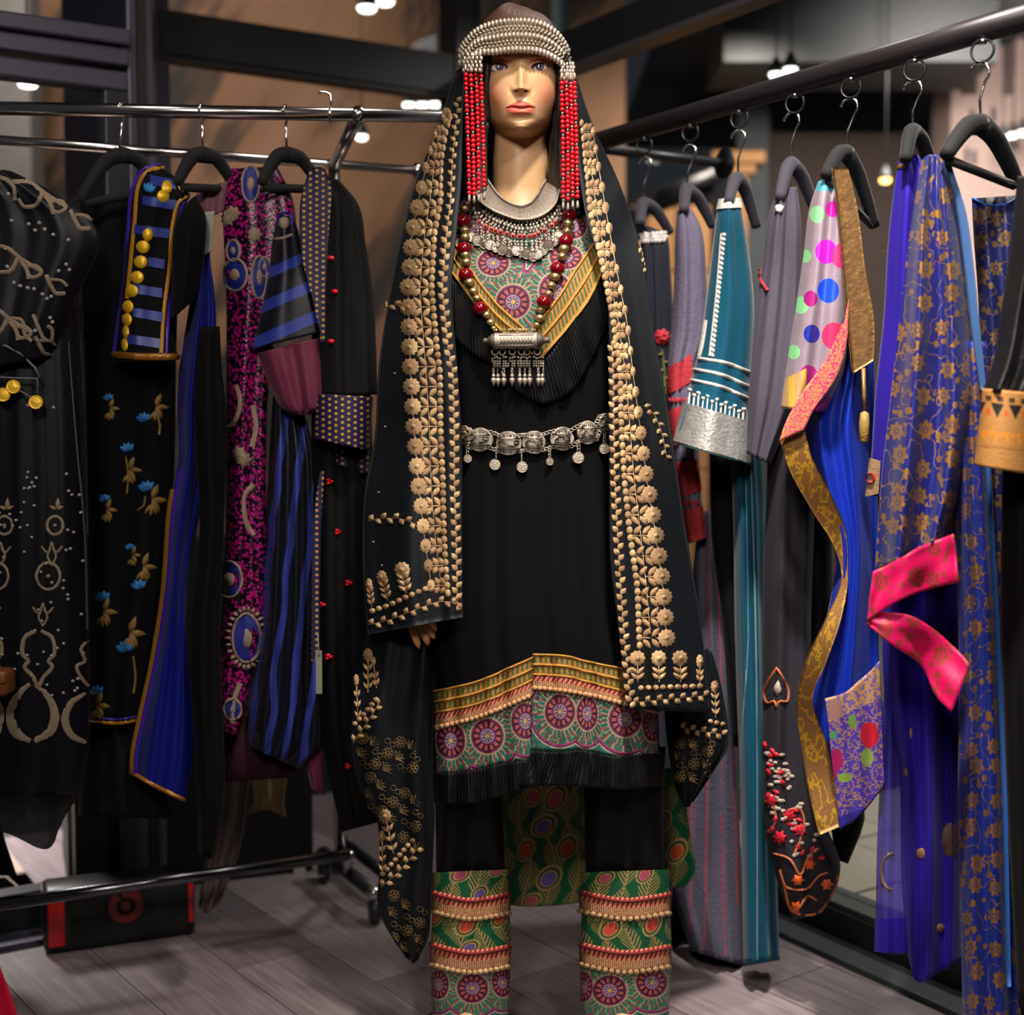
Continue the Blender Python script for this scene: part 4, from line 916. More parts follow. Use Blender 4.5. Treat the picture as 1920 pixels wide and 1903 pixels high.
# appliqué work: flowers, leaf sprigs, discs and leaf vines, each piece its own mesh
def piece(surf, name, par, fn, m=None, kind=None):
    e = Emb(surf); fn(e); return e.build(name, m or GOLDAP, par, kind)
def sprig(e, x, y, dirx, L=17., sc=1.):
    """two pairs of leaves on a stalk that runs from x, y towards the flower (dirx = -1 or 1)"""
    w = 11.
    for k in (0, 1):
        bx = x + dirx * (1 + 17 * k * sc)
        for s_ in (-1, 1): e.leaf(bx, y + s_ * 1., L, w, (math.pi if dirx < 0 else 0) - dirx * s_ * -.72 if False else math.atan2(s_ * .76, dirx * .62 * sc), .0013)
    e.stroke([(x, y), (x + dirx * 14 * sc, y), (x + dirx * 30 * sc, y)], 3.4, .0014)
LT = [(205, 838, 843, 848, 858), (250, 816, 824, 836, 853), (300, 802, 816, 828, 848), (375, 785, 806, 826, 845), (440, 772, 796, 814, 837), (540, 765, 787, 809, 829), (650, 768, 795, 819, 840), (700, 770, 799, 825, 849), (800, 776, 805, 826, 852), (900, 784, 808, 830, 852), (1000, 795, 815, 832, 855), (1080, 806, 825, 837, 857), (1130, 812, 830, 841, 857)]
RT = [(200, 1099, 1092, 1086, 1083), (240, 1111, 1101, 1092, 1088), (300, 1120, 1107, 1097, 1092), (400, 1137, 1119, 1108, 1101), (500, 1155, 1139, 1131, 1129), (600, 1175, 1159, 1150, 1146), (700, 1187, 1173, 1163, 1150), (800, 1200, 1181, 1165, 1151), (900, 1213, 1189, 1171, 1153), (1000, 1229, 1201, 1181, 1158), (1100, 1243, 1212, 1195, 1164), (1200, 1250, 1220, 1199, 1171), (1330, 1262, 1236, 1206, 1184)]
def border(surf, tab, y0, y1, step, sgn, par, vy):
    y = y1
    while y > y0:
        fx, lx, dx_, vx = tracks(tab, y); wid = abs(dx_ - fx); sc = min(1., wid / 48.)
        r = 17.5 * max(.55, min(1, sc * 1.12))
        piece(surf, 'flower', par, lambda e: (e.flower(fx, y, r * 1.04, 12, max(.45, min(1, sc * 1.05)), .0020), e.disc(fx, y, r * .3 * max(.5, sc), r * .3, 8, .0026)))
        piece(surf, 'leaf_sprig', par, lambda e: sprig(e, dx_ + sgn * 5 * sc, y, sgn, 24.5 * max(.7, sc), sc))
        y -= step * (.86 if y < 330 else 1)
    y = y1 + 14
    while y > y0 - 4:
        dx_ = tracks(tab, y)[2]; piece(surf, 'disc', par, lambda e: e.disc(dx_, y, 6.2 if y > 350 else 4.2, 7.6, 8, .0013)); y -= 14.4
    y, k = vy, 0
    while y > y0 - 30:
        vx = tracks(tab, y)[3]; s_ = -1 if k % 2 else 1; wv = 1 if y > 420 else .8
        if not (tab is RT and y < 640): piece(surf, 'vine_leaf', par, lambda e: e.leaf(vx - s_ * 1.5, y + 5, 17 * wv, 11.5 * wv, math.atan2(-.72, s_ * .62), .0013))
        y -= 10.6; k += 1
border(PL, LT, 215, 1098, 37.3, -1, pl, 1140)
border(PR, RT, 226, 1196, 38.4, 1, pr, 1322)
# links between flowers
for surf, tab, par, y0, y1 in ((PL, LT, pl, 230, 1100), (PR, RT, pr, 240, 1195)):
    e = Emb(surf)
    for i in (0, 1): e.stroke([(tracks(tab, y)[i] + (0 if i else 0), y) for y in np.arange(y0, y1, 12)], 2.2, .0008)
    e.stroke([(tracks(tab, y)[3], y) for y in np.arange(max(y0, 640) if tab is RT else y0, y1 + 30, 12)], 2.2, .0008)
    e.build('gold_thread', GOLDAP, par)
# foot of the left panel
def vine(surf, par, pts, step=11., s=14., w=10.):
    q = curve(pts, 120); L = np.r_[0, np.cumsum(np.linalg.norm(np.diff(q, axis=0), axis=1))]
    for k, d in enumerate(np.arange(3, L[-1], step)):
        x, y = np.interp(d, L, q[:, 0]), np.interp(d, L, q[:, 1]); x2, y2 = np.interp(d + 3, L, q[:, 0]), np.interp(d + 3, L, q[:, 1]); a = math.atan2(y2 - y, x2 - x) + (.85 if k % 2 else -.85)
        piece(surf, 'vine_leaf', par, lambda e: e.leaf(x, y, s, w, a, .002))
    piece(surf, 'gold_thread', par, lambda e: e.stroke(q[::4], 2.2, .0008))
def discs(surf, par, pts, step=13.5, r=6.):
    q = curve(pts, 100); L = np.r_[0, np.cumsum(np.linalg.norm(np.diff(q, axis=0), axis=1))]
    for d in np.arange(2, L[-1], step): piece(surf, 'disc', par, lambda e: e.disc(np.interp(d, L, q[:, 0]), np.interp(d, L, q[:, 1]), r, r * .92, 8, .002))
def plant(surf, par, x, y, x1, y1, r=14., sq=1., two=3):
    """an upright sprig from its foot x, y to the flower at x1, y1"""
    a = math.atan2(y1 - y, x1 - x); Ln = math.hypot(x1 - x, y1 - y)
    def f(e):
        for k in range(two):
            t = .08 + .25 * k; bx, by = x + (x1 - x) * t, y + (y1 - y) * t
            for s_ in (-1, 1):
                v = np.array([math.cos(a + s_ * .75) * sq, math.sin(a + s_ * .75)]); e.leaf(bx, by, 19 * np.linalg.norm(v), 8.5 * max(.6, sq), math.atan2(v[1], v[0]), .0022)
        e.stroke([(x, y), ((x + x1) / 2, (y + y1) / 2), (x1, y1)], 3., .0014)
    piece(surf, 'leaf_sprig', par, f); piece(surf, 'flower', par, lambda e: (e.flower(x1, y1, r, 10, sq, .0028), e.disc(x1, y1, r * .36 * sq, r * .36, 8, .0036)))
vine(PL, pl, [(690, 977), (715, 972), (745, 972), (782, 984)], 11.5); vine(PL, pl, [(690, 1172), (730, 1162), (780, 1143), (830, 1128), (860, 1130)], 11.5)
discs(PL, pl, [(696, 1146), (730, 1134), (765, 1118), (798, 1104)])
plant(PL, pl, 762, 1112, 754, 1068, 16); plant(PL, pl, 727, 1126, 716, 1082, 14, .75); plant(PL, pl, 697, 1138, 692, 1096, 13, .5)
# foot of the right panel
for fx in (1196, 1236, 1276): plant(PR, pr, fx, 1278, fx - 1, 1234, 16, 1., 2)
plant(PR, pr, 1312, 1282, 1312, 1240, 14, .5, 2)
discs(PR, pr, [(1200, 1290), (1260, 1288), (1322, 1286)], 13.8); vine(PR, pr, [(1186, 1318), (1240, 1312), (1290, 1308), (1326, 1304)], 11.)
vine(PR, pr, [(1198, 452), (1212, 490), (1214, 508)], 10, 11, 8); vine(PR, pr, [(1206, 760), (1222, 772), (1240, 810), (1250, 858)], 10.5, 12, 8); vine(PL, pl, [(718, 580), (735, 572), (752, 574)], 11)
# left tail: solid corner, net flowers in outline, second solid corner
plant(TL, tl, 690, 1298, 690, 1228, 14, .7, 3); plant(TL, tl, 672, 1352, 668, 1275, 12, .45, 3); plant(TL, tl, 706, 1290, 700, 1240, 10, .5, 2)
discs(TL, tl, [(664, 1358), (690, 1330), (712, 1302)], 12, 5.4); vine(TL, tl, [(662, 1392), (690, 1352), (714, 1312)], 10.5, 14, 9)
plant(TL, tl, 738, 1600, 722, 1530, 15, .85, 3); plant(TL, tl, 718, 1640, 716, 1568, 12, .5, 3); discs(TL, tl, [(716, 1640), (745, 1608), (778, 1570)], 12, 5.6); vine(TL, tl, [(714, 1664), (748, 1634), (784, 1590)], 10.5, 15, 10)
plant(TR, trl, 1342, 1345, 1340, 1288, 13, .6, 3); vine(TR, trl, [(1272, 1362), (1310, 1370), (1358, 1378)], 10, 14, 10); discs(TR, trl, [(1330, 1352), (1358, 1358)], 12, 5)
THREAD = mat('gold_thread', (150, 122, 78), .5, .4)
def net(surf, par, boxes):
    e = Emb(surf)
    for x0, y0, x1, y1, nr, nc, sl in boxes:
        for i in range(nr):
            for j in range(nc):
                x = x0 + (x1 - x0) * (j + .5) / nc; y = y0 + (y1 - y0) * (i + .5) / nr + sl * (x - x0)
                if (i + j) % 3 == 0:
                    for k in range(7): a = k * 2 * math.pi / 7; e.stroke(arc(x + 6.5 * math.cos(a), y + 6.5 * math.sin(a), 4.2, 4.2, 0, 324, 8), 1.3, .0007, True)
                    e.stroke(arc(x, y, 3, 3, 0, 324, 8), 1.3, .0007, True)
                elif (i + j) % 3 == 1:
                    for k in range(5): a = -.4 + k * .5; e.stroke([(x - 8, y + 10), (x - 8 + 10 * math.cos(a) + 2, y + 10 - 10 * math.sin(a)), (x - 8 + 17 * math.cos(a), y + 10 - 17 * math.sin(a)), (x - 8 + 9 * math.cos(a) - 3, y + 10 - 9 * math.sin(a) - 4), (x - 8, y + 10)], 1.2, .0007)
                else: e.stroke(arc(x, y, 5.5, 5, 0, 324, 9), 1.3, .0007, True); e.stroke(arc(x + 9, y + 7, 5, 4.6, 0, 324, 9), 1.3, .0007, True)
    e.build('outline_embroidery', THREAD, par, 'stuff')
net(TL, tl, [(668, 1372, 786, 1440, 3, 5, .1), (684, 1440, 790, 1520, 3, 5, .45), (726, 1660, 800, 1766, 4, 3, .5), (742, 1545, 800, 1580, 1, 2, .5)]); net(TR, trl, [(1262, 1384, 1340, 1468, 4, 3, -.1)])
e = Emb(PL)
for x, y in ((710, 923), (700, 1016), (764, 640), (722, 800), (740, 700), (716, 1060)): e.disc(x, y, 2., 2., 6, .0015)
e.build('gold_bead', GOLDAP, pl, 'stuff')
# ================================================================ JEWELLERY
def c2(x, y): return (760 + x / 3.9646, 340 + y / 3.9646)
def c3(x, y): return (660 + x / 2.9734, 700 + y / 2.9734)
HDS = mat('pale_headdress_silver', (196, 182, 164), .4, .7, bump=.5, bscale=500)
hd = thing('silver_headdress', 'silver coin headdress across the forehead with red bead strands at both sides', 'headdress', tuple(P(965, 75, 2.35)))
def bd(x): return HY - .004 - .108 * np.sqrt(np.clip(1 - ((x - 964) / 110.) ** 2, .02, 1))
TOPC = curve([(863, 96), (872, 78), (901, 50), (930, 39), (962, 35), (1012, 40), (1042, 58), (1060, 84), (1066, 100)], 60); BOTC = curve([(861, 122), (876, 120), (901, 103), (925, 104), (962, 100), (1000, 101), (1014, 104), (1037, 114), (1064, 134)], 60)
k = np.linspace(0, 1, 12)[:, None, None]; X = TOPC[None] * (1 - k) + BOTC[None] * k
HB = Surf(X, bd(X[..., 0]) - .002 * np.sin(k[..., 0] * 3.1))
hb = HB.build('band_net', mat('tarnished_chain_net', (120, 104, 86), .5, .5, bump=1., bscale=500), hd, .002)
for r in range(5):
    e = Emb(HB); t = .07 + r * .205; q = TOPC * (1 - t) + BOTC * t; L = np.r_[0, np.cumsum(np.linalg.norm(np.diff(q, axis=0), axis=1))]
    for i, d in enumerate(np.arange(3, L[-1] - 1, 7.4)):
        x, y = np.interp(d, L, q[:, 0]), np.interp(d, L, q[:, 1])
        if r in (1, 3): e.disc(x, y - 3, 2.4, 2.4, 6, .004); e.disc(x + 3.4, y + 3, 2.4, 2.4, 6, .0045)
        else: e.disc(x, y, 3.1, 6.2 if r != 4 else 7.5, 8, .005)
    e.build('medallion_row', HDS, hd, 'stuff')
for xs, y0, y1 in (((866, 906), 100, 136), ((1050, 1078), 118, 152)):
    M = MB()
    for i in range(5):
        for j in range(5):
            x = xs[0] + (xs[1] - xs[0]) * (i + .5 + .3 * (j % 2)) / 5.3; y = y0 + (y1 - y0) * (j + .3) / 5; M.ball(P(x, y, bd(min(max(x, 868), 1060)) - .006), .0036, 8, 5, (.9, .8, 1.2))
    M.build('side_drop', HDS, hd, kind='stuff')
def strand(t0, b0, dt, db, ph):
    q = curve([t0, ((t0[0] * .6 + b0[0] * .4) + 1.5, t0[1] * .5 + b0[1] * .5), b0], 80); L = np.r_[0, np.cumsum(np.linalg.norm(np.diff(q, axis=0), axis=1))]; M, S = MB(), MB(); d, i = 6., ph
    def at(d): t = d / L[-1]; return P(np.interp(d, L, q[:, 0]), np.interp(d, L, q[:, 1]), dt + (db - dt) * t)
    while d < L[-1] - 8:
        if i % 5 == 4: S.ball(at(d - 2.), .0023, 8, 5); d += 5.2
        else: M.ball(at(d), .0041, 10, 6, (1, 1, .95)); d += 8.9
        i += 1
    o = M.build('bead_strand', REDBEAD, hd); S.lathe([(.0012, 0), (.003, .003), (.0022, .010), (.001, .013)], at(L[-1]) - (0, 0, .006), n=8); S.lathe([(.001, 0), (.0032, .004), (.0016, .012)], at(0), n=8); S.build('silver_spacer', SILVER, o, kind='stuff')
for i, (a, b_) in enumerate((((873, 134), (880, 372)), ((883, 136), (889, 374)), ((893, 134), (898, 372)), ((902, 137), (908, 368)))): strand(a, b_, 2.368 - .003 * (i % 2), 2.318 - .004 * (i % 2), i)
for i, (a, b_) in enumerate((((1053, 150), (1056, 386)), ((1062, 149), (1065, 388)), ((1070, 152), (1074, 384)), ((1077, 150), (1083, 384)))): strand(a, b_, 2.372 - .004 * (i % 2), 2.322 - .004 * (i % 2), i + 2)
# collar necklace
cn = thing('collar_necklace', 'silver crescent collar necklace with red stones and a fringe of coins', 'necklace', tuple(P(977, 410, 2.33)))
INN = curve([c2(*p) for p in ((610, -5), (640, 40), (690, 105), (760, 160), (860, 190), (930, 165), (985, 100), (1010, 50), (1045, 0))], 60)
OUT = curve([c2(*p) for p in ((520, 70), (560, 150), (640, 210), (740, 255), (850, 285), (960, 275), (1040, 240), (1115, 165), (1150, 60))], 60)
k = np.linspace(0, 1, 8)[:, None, None]; X = INN[None] * (1 - k) + OUT[None] * k
dI = np.interp(np.linspace(0, 1, 60), [0, .2, .5, .8, 1], [2.415, 2.385, 2.372, 2.385, 2.415])[None, :]; dO = np.interp(np.linspace(0, 1, 60), [0, .2, .5, .8, 1], [2.385, 2.355, 2.343, 2.355, 2.385])[None, :]
CR = Surf(X, dI * (1 - k[..., 0]) + dO * k[..., 0] - .003 * np.sin(k[..., 0] * math.pi)); cr = CR.build('crescent_plate', mat('worn_silver_plate', (140, 128, 116), .4, .8, bump=.7, bscale=700), cn, .003)
e = Emb(CR)
for i in range(3, 58, 3): e.stroke(CR.PX[1:7, i], 1.0, .0006)
e.build('engraved_line', DARKSIL, cr)
M = MB()
for i in range(0, 60): M.ball(CR.G[0, i] + CR.N[0, i] * .002, .0021, 7, 5)
M.build('pearled_edge', SILVER, cn, kind='stuff'); M = MB(); M.tube(list(CR.G[-1] + CR.N[-1] * .001), .0022, 7); M.build('rope_edge', SILVER, cn)
def chest(x, y, lift): return YK.at([(x, y)], [lift])[0]
STN = [c2(*p) for p in ((560, 335), (603, 366), (645, 384), (680, 396), (718, 404), (757, 418), (800, 432), (850, 434), (885, 435), (918, 436), (955, 430), (990, 414), (1028, 394), (1075, 360), (1105, 336))]
for x, y in STN:
    w = chest(x, y, .011); nrm = np.array([0, -1, .12]); M = MB(); M.lathe([(.0045, 0), (.0052, .0015), (.0046, .0028), (.0036, .003)], w, nrm, 12); o = M.build('stone_setting', mat('rose_silver', (176, 92, 84), .35, .6) if 'rose_silver' not in bpy.data.materials else bpy.data.materials['rose_silver'], cn); M = MB(); M.lathe([(.0036, .002), (.003, .0038), (.001, .0046)], w, nrm, 12); M.build('red_stone', GARNET, o)
F_ = MB()
for i in range(1, 59, 2):
    a = CR.PX[-1, i]; j = np.argmin([abs(x - a[0]) for x, y in STN]); tgt = STN[j][1] - 4
    n = max(3, int((tgt - a[1]) / 6.)) 
    for r in range(n): F_.ball(chest(a[0] + (1.2 if r % 2 else -1.2), a[1] + 5 + r * 6.2, .010), .0024 if r % 3 else .0034, 7, 5, (1, 1, 1.25))
for x, y in STN:
    for s_ in (-4, 3):
        for r in range(4): F_.ball(chest(x + s_ + (r % 2), y + 9 + r * 5.5, .009), .0022 if r < 3 else .003, 7, 5, (1, 1, 1.3))
F_.build('chain_fringe', SILVER, cn, kind='stuff')
for i, p in enumerate(((496, 428), (545, 458), (592, 476), (640, 490), (684, 506), (726, 528), (775, 536), (822, 534), (868, 542), (908, 556), (945, 572), (985, 560), (1022, 524), (1060, 494), (1098, 460), (1134, 428))):
    w = chest(*c2(*p), .007 + .003 * (i % 2)); M = MB(); M.lathe([(.0090, -.0006), (.0094, 0), (.0090, .0012), (.0080, .0009), (.0074, .0003), (.0070, .0009), (.002, .0012)], w, (.3 * math.sin(i * 2.1), -1, .25 * math.cos(i * 1.7)), 18); M.build('coin', PALESIL, cn, smooth=False)
# long bead necklace with a capsule pendant
bn = thing('bead_necklace', 'long necklace of dark red beads with a silver capsule pendant', 'necklace', tuple(P(975, 640, 2.29)))
def ch2(x, y, l): return DRS.at([(x, y)], [l])[0]
RB = [(450, 150), (462, 350), (462, 532), (475, 722), (580, 952), (1170, 140), (1195, 312), (1172, 484), (1116, 682), (1036, 906)]
for p in RB: M = MB(); w = ch2(*c2(*p), .018); M.ball(w, .0118, 18, 12, (1.08, 1, .98)); M.build('red_bead', GARNET, bn)
MBD = [((455, 200), .009), ((456, 235), .006), ((462, 270), .0085), ((466, 405), .0095), ((466, 450), .0085), ((468, 575), .0095), ((474, 628), .0088), ((498, 772), .0095), ((530, 832), .0085), ((552, 880), .0075), ((608, 998), .0085), ((648, 1050), .008), ((684, 1092), .0052), ((1194, 210), .0085), ((1196, 250), .0055), ((1188, 358), .0098), ((1186, 410), .0088), ((1160, 535), .0098), ((1146, 590), .0085), ((1100, 735), .0095), ((1082, 795), .0085), ((1062, 852), .0075), ((1012, 960), .0085), ((990, 1020), .0085), ((968, 1070), .0058)]
for p, r in MBD: M = MB(); w = ch2(*c2(*p), .016); M.lathe([(r * .3, -r * .8), (r * .75, -r * .45), (r, 0), (r * .75, r * .45), (r * .3, r * .8)], w, (.15 if p[0] < 800 else -.15, 0, 1), 14); M.build('metal_bead', BRASS, bn)
M = MB()
for i in range(17): M.ball(ch2(*c2(690 + i * 16.5, 1106), .017), .0026, 7, 5)
M.build('pearled_bar', BRASS, bn)
ca, cb_ = ch2(*c2(700, 1182), .022), ch2(*c2(975, 1182), .022); ax = cb_ - ca; Lc = np.linalg.norm(ax); cap = MB(); cap.lathe([(.0125, 0), (.0138, .002), (.0132, .004), (.0132, Lc - .004), (.0138, Lc - .002), (.0125, Lc)], ca, ax, 24); o = cap.build('capsule', SILVER, bn)
for w, s_ in ((ca, -1), (cb_, 1)): M = MB(); M.lathe([(.0125, 0), (.0115, .004), (.0075, .009), (.004, .0125), (.0052, .0145), (.0045, .018), (.001, .02)], w, ax * s_, 18); M.build('end_cap', DARKSIL, o)
M = MB(); u_ = ax / Lc
for i in range(9):
    for s_ in (-1, 1):
        t = .14 + .08 * i; z = .0055 * (1 if (i + (s_ > 0)) % 2 else -1); c = ca + ax * t; z2 = -z
        M.tube([c + np.array([0, -math.sqrt(.0134 ** 2 - z * z), z]), c + u_ * Lc * .04 + np.array([0, -.0136, 0]), c + u_ * Lc * .08 + np.array([0, -math.sqrt(.0134 ** 2 - z2 * z2), z2])], .0009, 5)
for z in (.0085, -.0085): M.tube([ca + ax * .1 + np.array([0, -.0106, z]), ca + ax * .9 + np.array([0, -.0106, z])], .001, 5)
M.build('filigree', SILVER, o)
for i in range(6):
    x = 678 + i * 59; M = MB()
    ctr = ch2(*c2(x, 1265), .014); M.tube([ctr + .0052 * np.array([math.cos(a), 0, math.sin(a)]) for a in np.linspace(0, 2 * math.pi, 14, endpoint=False)], .0014, 6, closed=True); M.ball(ch2(*c2(x, 1232), .016), .003, 8, 5); M.build('ring_link', SILVER, bn)
M = MB()
for i in range(22):
    x = 660 + i * 17
    for y, r in ((1318 - 14 * math.sin(math.pi * ((i / 3.67) % 1)), .0024), (1336, .0022), (1354, .0024), (1372, .002)): M.ball(ch2(*c2(x, y), .013), r, 7, 5)
M.build('filigree_bar', SILVER, bn, kind='stuff')
for i in range(9):
    x = 655 + i * 46.5; M = MB()
    for s_ in (-1, 1): M.tube([ch2(*c2(x + s_ * 7 * math.cos(t * 6.28), 1384 + 56 * t), .013) for t in np.linspace(0, 1, 9)], .001, 5)
    M.ball(ch2(*c2(x, 1444), .013), .0036, 8, 5); w = ch2(*c2(x, 1482), .013); M.lathe([(.0005, -.0095), (.003, -.004), (.0052, .0015), (.0042, .0045), (.0012, .006)], w, (0, 0, 1), 10); M.build('tassel', SILVER, bn)
# coin belt
be = thing('coin_belt', 'silver medallion belt with hanging coins around the black tunic waist', 'belt', tuple(P(985, 825, 2.33)))
MED = [(635, 350, 34, 62), (720, 370, 66, 69), (875, 390, 67, 69), (1016, 385, 68, 66), (1170, 365, 64, 69), (1308, 330, 58, 68), (1402, 275, 36, 56)]
for x, y, rx, ry in MED:
    cx, cy = c3(x, y); rx, ry = rx / 2.9734, ry / 2.9734; e = Emb(DRS)
    a = np.linspace(0, 2 * math.pi, 28, endpoint=False); prof = [(1., .003), (.99, .007), (.93, .0085), (.86, .0075), (.6, .0105), (.3, .012)]
    pts = np.concatenate([np.stack([cx + rx * k_ * np.cos(a), cy + ry * k_ * np.sin(a)], -1) for k_, _ in prof] + [[[cx, cy]]]); l = np.concatenate([np.full(28, h) for _, h in prof] + [[.0122]])
    f = gfaces(6, 28, True) + [(5 * 28 + j, 5 * 28 + (j + 1) % 28, 168) for j in range(28)]; e.add(pts, l, f); o = e.build('medallion', SILVER if rx > 12 else BRASS, be)
    e = Emb(DRS)
    for yy in (-.42, .42): e.stroke([(cx + rx * t, cy + ry * (yy + .06 * math.cos(t * 3))) for t in np.linspace(-.82, .82, 9)], 2., .0125)
    for s_ in (-1, 1):
        e.stroke([(cx + rx * s_ * t, cy + ry * .2 * s_ * math.sin(t * 5.)) for t in np.linspace(.05, .66, 8)], 2.2, .0145); e.stroke(arc(cx + rx * .56 * s_, cy - ry * .12 * s_, rx * .17, ry * .15, 0, 330, 9), 1.8, .014, True)
        for i in range(7): t = -.6 + .2 * i; e.disc(cx + rx * t, cy + s_ * ry * (.66 - .12 * t * t * 2), 1.6, 2.2, 6, .0125)
    for t in (-.35, -.15, .1, .3): e.stroke([(cx + rx * (t - .1), cy - ry * .32), (cx + rx * (t + .08), cy - ry * .24)], 1.6, .013); e.stroke([(cx + rx * (t - .1), cy + ry * .24), (cx + rx * (t + .08), cy + ry * .33)], 1.6, .013)
    e.build('relief_scroll', DARKSIL, o)
for i in range(len(MED) - 1):
    a, b_ = MED[i], MED[i + 1]
    for up in (-1, 1):
        p0 = (a[0] + a[2] * .72, a[1] + up * a[3] * .66); p1 = (b_[0] - b_[2] * .72, b_[1] + up * b_[3] * .66)
        for t in (.1, .4, .7, 1.):
            c = ch2(*c3(p0[0] + (p1[0] - p0[0]) * t, p0[1] + (p1[1] - p0[1]) * t), .006); M = MB(); M.tube([c + np.array([.0042 * math.cos(q), -.001 * math.cos(q), .0026 * math.sin(q)]) for q in np.linspace(0, 6.283, 12, endpoint=False)], .0009, 5, closed=True); M.build('chain_link', SILVER, be)
for x, y, r, n in ((655, 475, 8, 1), (805, 508, 10.5, 1), (943, 522, 10.5, 1), (1105, 492, 7.5, 1), (1254, 470, 11, 1), (1390, 420, 10, 1)):
    px, py = c3(x, y); w = ch2(px, py, .008); M = MB(); s = r / 1090.; M.lathe([(s * .97, -.0006), (s, 0), (s * .97, .0009), (s * .86, .0007), (s * .82, .0011), (s * .1, .0013)], w, (.3 if r < 9 else 0, -1, .1), 18); o = M.build('coin', PALESIL, be, smooth=False)
    M = MB()
    for k_ in range(4): M.tube([ch2(px + 2 * math.cos(q), py - r - 3 - 5.5 * k_ + 3.2 * math.sin(q), .008) for q in np.linspace(0, 6.283, 9, endpoint=False)], .0008, 5, closed=True)
    M.build('coin_chain', SILVER, be)
# ================================================================ RIGHT: THE BLACK PIPE AND WHAT HANGS FROM IT
RZ = CAMH + .60
def rail(px):
    r = (px - 960) / F; t = (3.02 * r - .2216) / (.5604 + .91 * r); return np.array([.2216 + .5604 * t, 3.02 - .91 * t, RZ])
def rd(px): return float(rail(px)[1])
pipe = thing('hanging_pipe', 'thick black pipe running along the right glass front with hangers below', 'pipe', tuple(rail(1500)))
M = MB(); M.tube([rail(1075), rail(1300), rail(1600), rail(1990)], .0205, 20); M.build('pipe_bar', mat('black_pipe', (44, 38, 40), .38, .3, spec=.6), pipe)
for px in (1090, 1985):
    a = rail(px); w = a[:2] + RN * .42; M = MB(); M.tube([a, (w[0], w[1], RZ)], .012, 10); M.lathe([(.035, 0), (.035, .006), (.02, .01)], (w[0] - RN[0] * .012, w[1] - RN[1] * .012, RZ), (RN[0], RN[1], 0), 16); M.build('wall_bracket', BLACKM, pipe)
VELV = mat('black_velvet_hanger', (13, 12, 14), .85, sheen=.3); GVELV = mat('grey_velvet_hanger', (62, 57, 68), .85, sheen=.3)
def hanger(lb, hook, apex, near, far, d, dn, df, m, bar=True, r=.0115, group='velvet hangers on the black pipe', rail_pt=None, name='clothes_hanger'):
    """hook/apex/near/far: pixels; d, dn, df: their depths"""
    h = thing(name, lb, 'hanger', tuple(P(*apex, d)), group)
    a = P(*apex, d); M = MB()
    n_, f_ = P(*near, dn), P(*far, df)
    for e in (n_, f_):
        q = interp([a + (0, 0, -.004), a * .62 + e * .38 + (0, 0, .012), a * .25 + e * .75 + (0, 0, .008), e], 12); M.tube(list(q), list(np.linspace(r * 1.15, r * .75, 12)), 10)
    M.build('shoulder_arm', m, h)
    if bar: M = MB(); M.tube([n_ * .9 + a * .1 - (0, 0, .012), f_ * .9 + a * .1 - (0, 0, .012)], r * .5, 8); M.build('bar', m, h)
    k = P(*hook, d); M = MB(); q = [a + (0, 0, .004), (a + k) / 2]
    for t in np.linspace(-.9, 3.0, 10): q.append(k + .016 * np.array([math.cos(t) * .8, math.cos(t) * -.5, math.sin(t)]) + (0, 0, .004))
    M.tube(q, .0022, 7); M.build('hook', CHROME, h); return h
RINGM = mat('dark_steel_ring', (70, 70, 74), .3, .9)
def ring(px, py, lb):
    d = rd(px); c = P(px, py, d); t = thing('ring', lb, 'ring', tuple(c), 'metal rings on the black pipe'); M = MB()
    top = RZ - .0205; r = (top - c[2]) 
    r = .0172; c = np.array([c[0], d, top - r + .001])
    M.tube([c + r * np.array([math.cos(a) * .85, -math.cos(a) * .5, math.sin(a)]) for a in np.linspace(0, 2 * math.pi, 22, endpoint=False)], .0022, 7, closed=True); M.build('ring_wire', RINGM, t)
    M = MB(); M.lathe([(.006, 0), (.006, .006), (.003, .008)], (c[0], d, top - .006), (0, 0, 1), 10); M.build('eyelet', STEEL, t)
for px, py, lb in ((1208, 290, 'navy dress with white trim, nearest the shawl'), (1294, 268, 'lavender grey dress'), (1386, 237, 'teal velvet dress'), (1490, 207, 'charcoal embroidered dress'), (1595, 180, 'lilac and royal blue saree dress'), (1714, 148, 'violet sheer dress'), (1842, 112, 'bare black hanger at the right end')):
    ring(px, py, 'metal ring on the black pipe, holding the ' + lb)
HG = [((1209, 312), (1206, 378), (1200, 420), (1256, 436), GVELV, 'grey hanger neck above the navy dress with white trim'), ((1292, 290), (1288, 352), (1282, 396), (1336, 424), GVELV, 'grey hanger inside the lavender grey dress'),
      ((1384, 264), (1384, 332), (1366, 380), (1418, 425), GVELV, 'hanger inside the teal velvet dress with a white shoulder cap'), ((1484, 232), (1484, 303), (1462, 372), (1530, 400), GVELV, 'hanger inside the charcoal grey embroidered dress'),
      ((1592, 206), (1588, 282), (1548, 330), (1640, 425), VELV, 'black hanger under the gold mesh strap of the lilac saree dress'), ((1711, 174), (1712, 242), (1698, 300), (1752, 330), VELV, 'black hanger of the violet dress between two sarees'),
      ((1836, 142), (1838, 228), (1774, 292), (1908, 345), VELV, 'large black hanger with a bare arch, rightmost on the black pipe')]
for i, (hk, ap, ne, fa, m, lb) in enumerate(HG):
    d = rd(hk[0]); hanger(lb, hk, ap, ne, fa, d, d - .07 if i < 6 else d - .06, d + .07, m, bar=i in (4, 6), r=.0125 if i != 6 else .015)
def dress(name, lb, cat, px, y1, group='dresses on the black pipe', d=None):
    d = rd(px) if d is None else d; return thing(name, lb, cat, tuple(P(px, y1, d)), group)
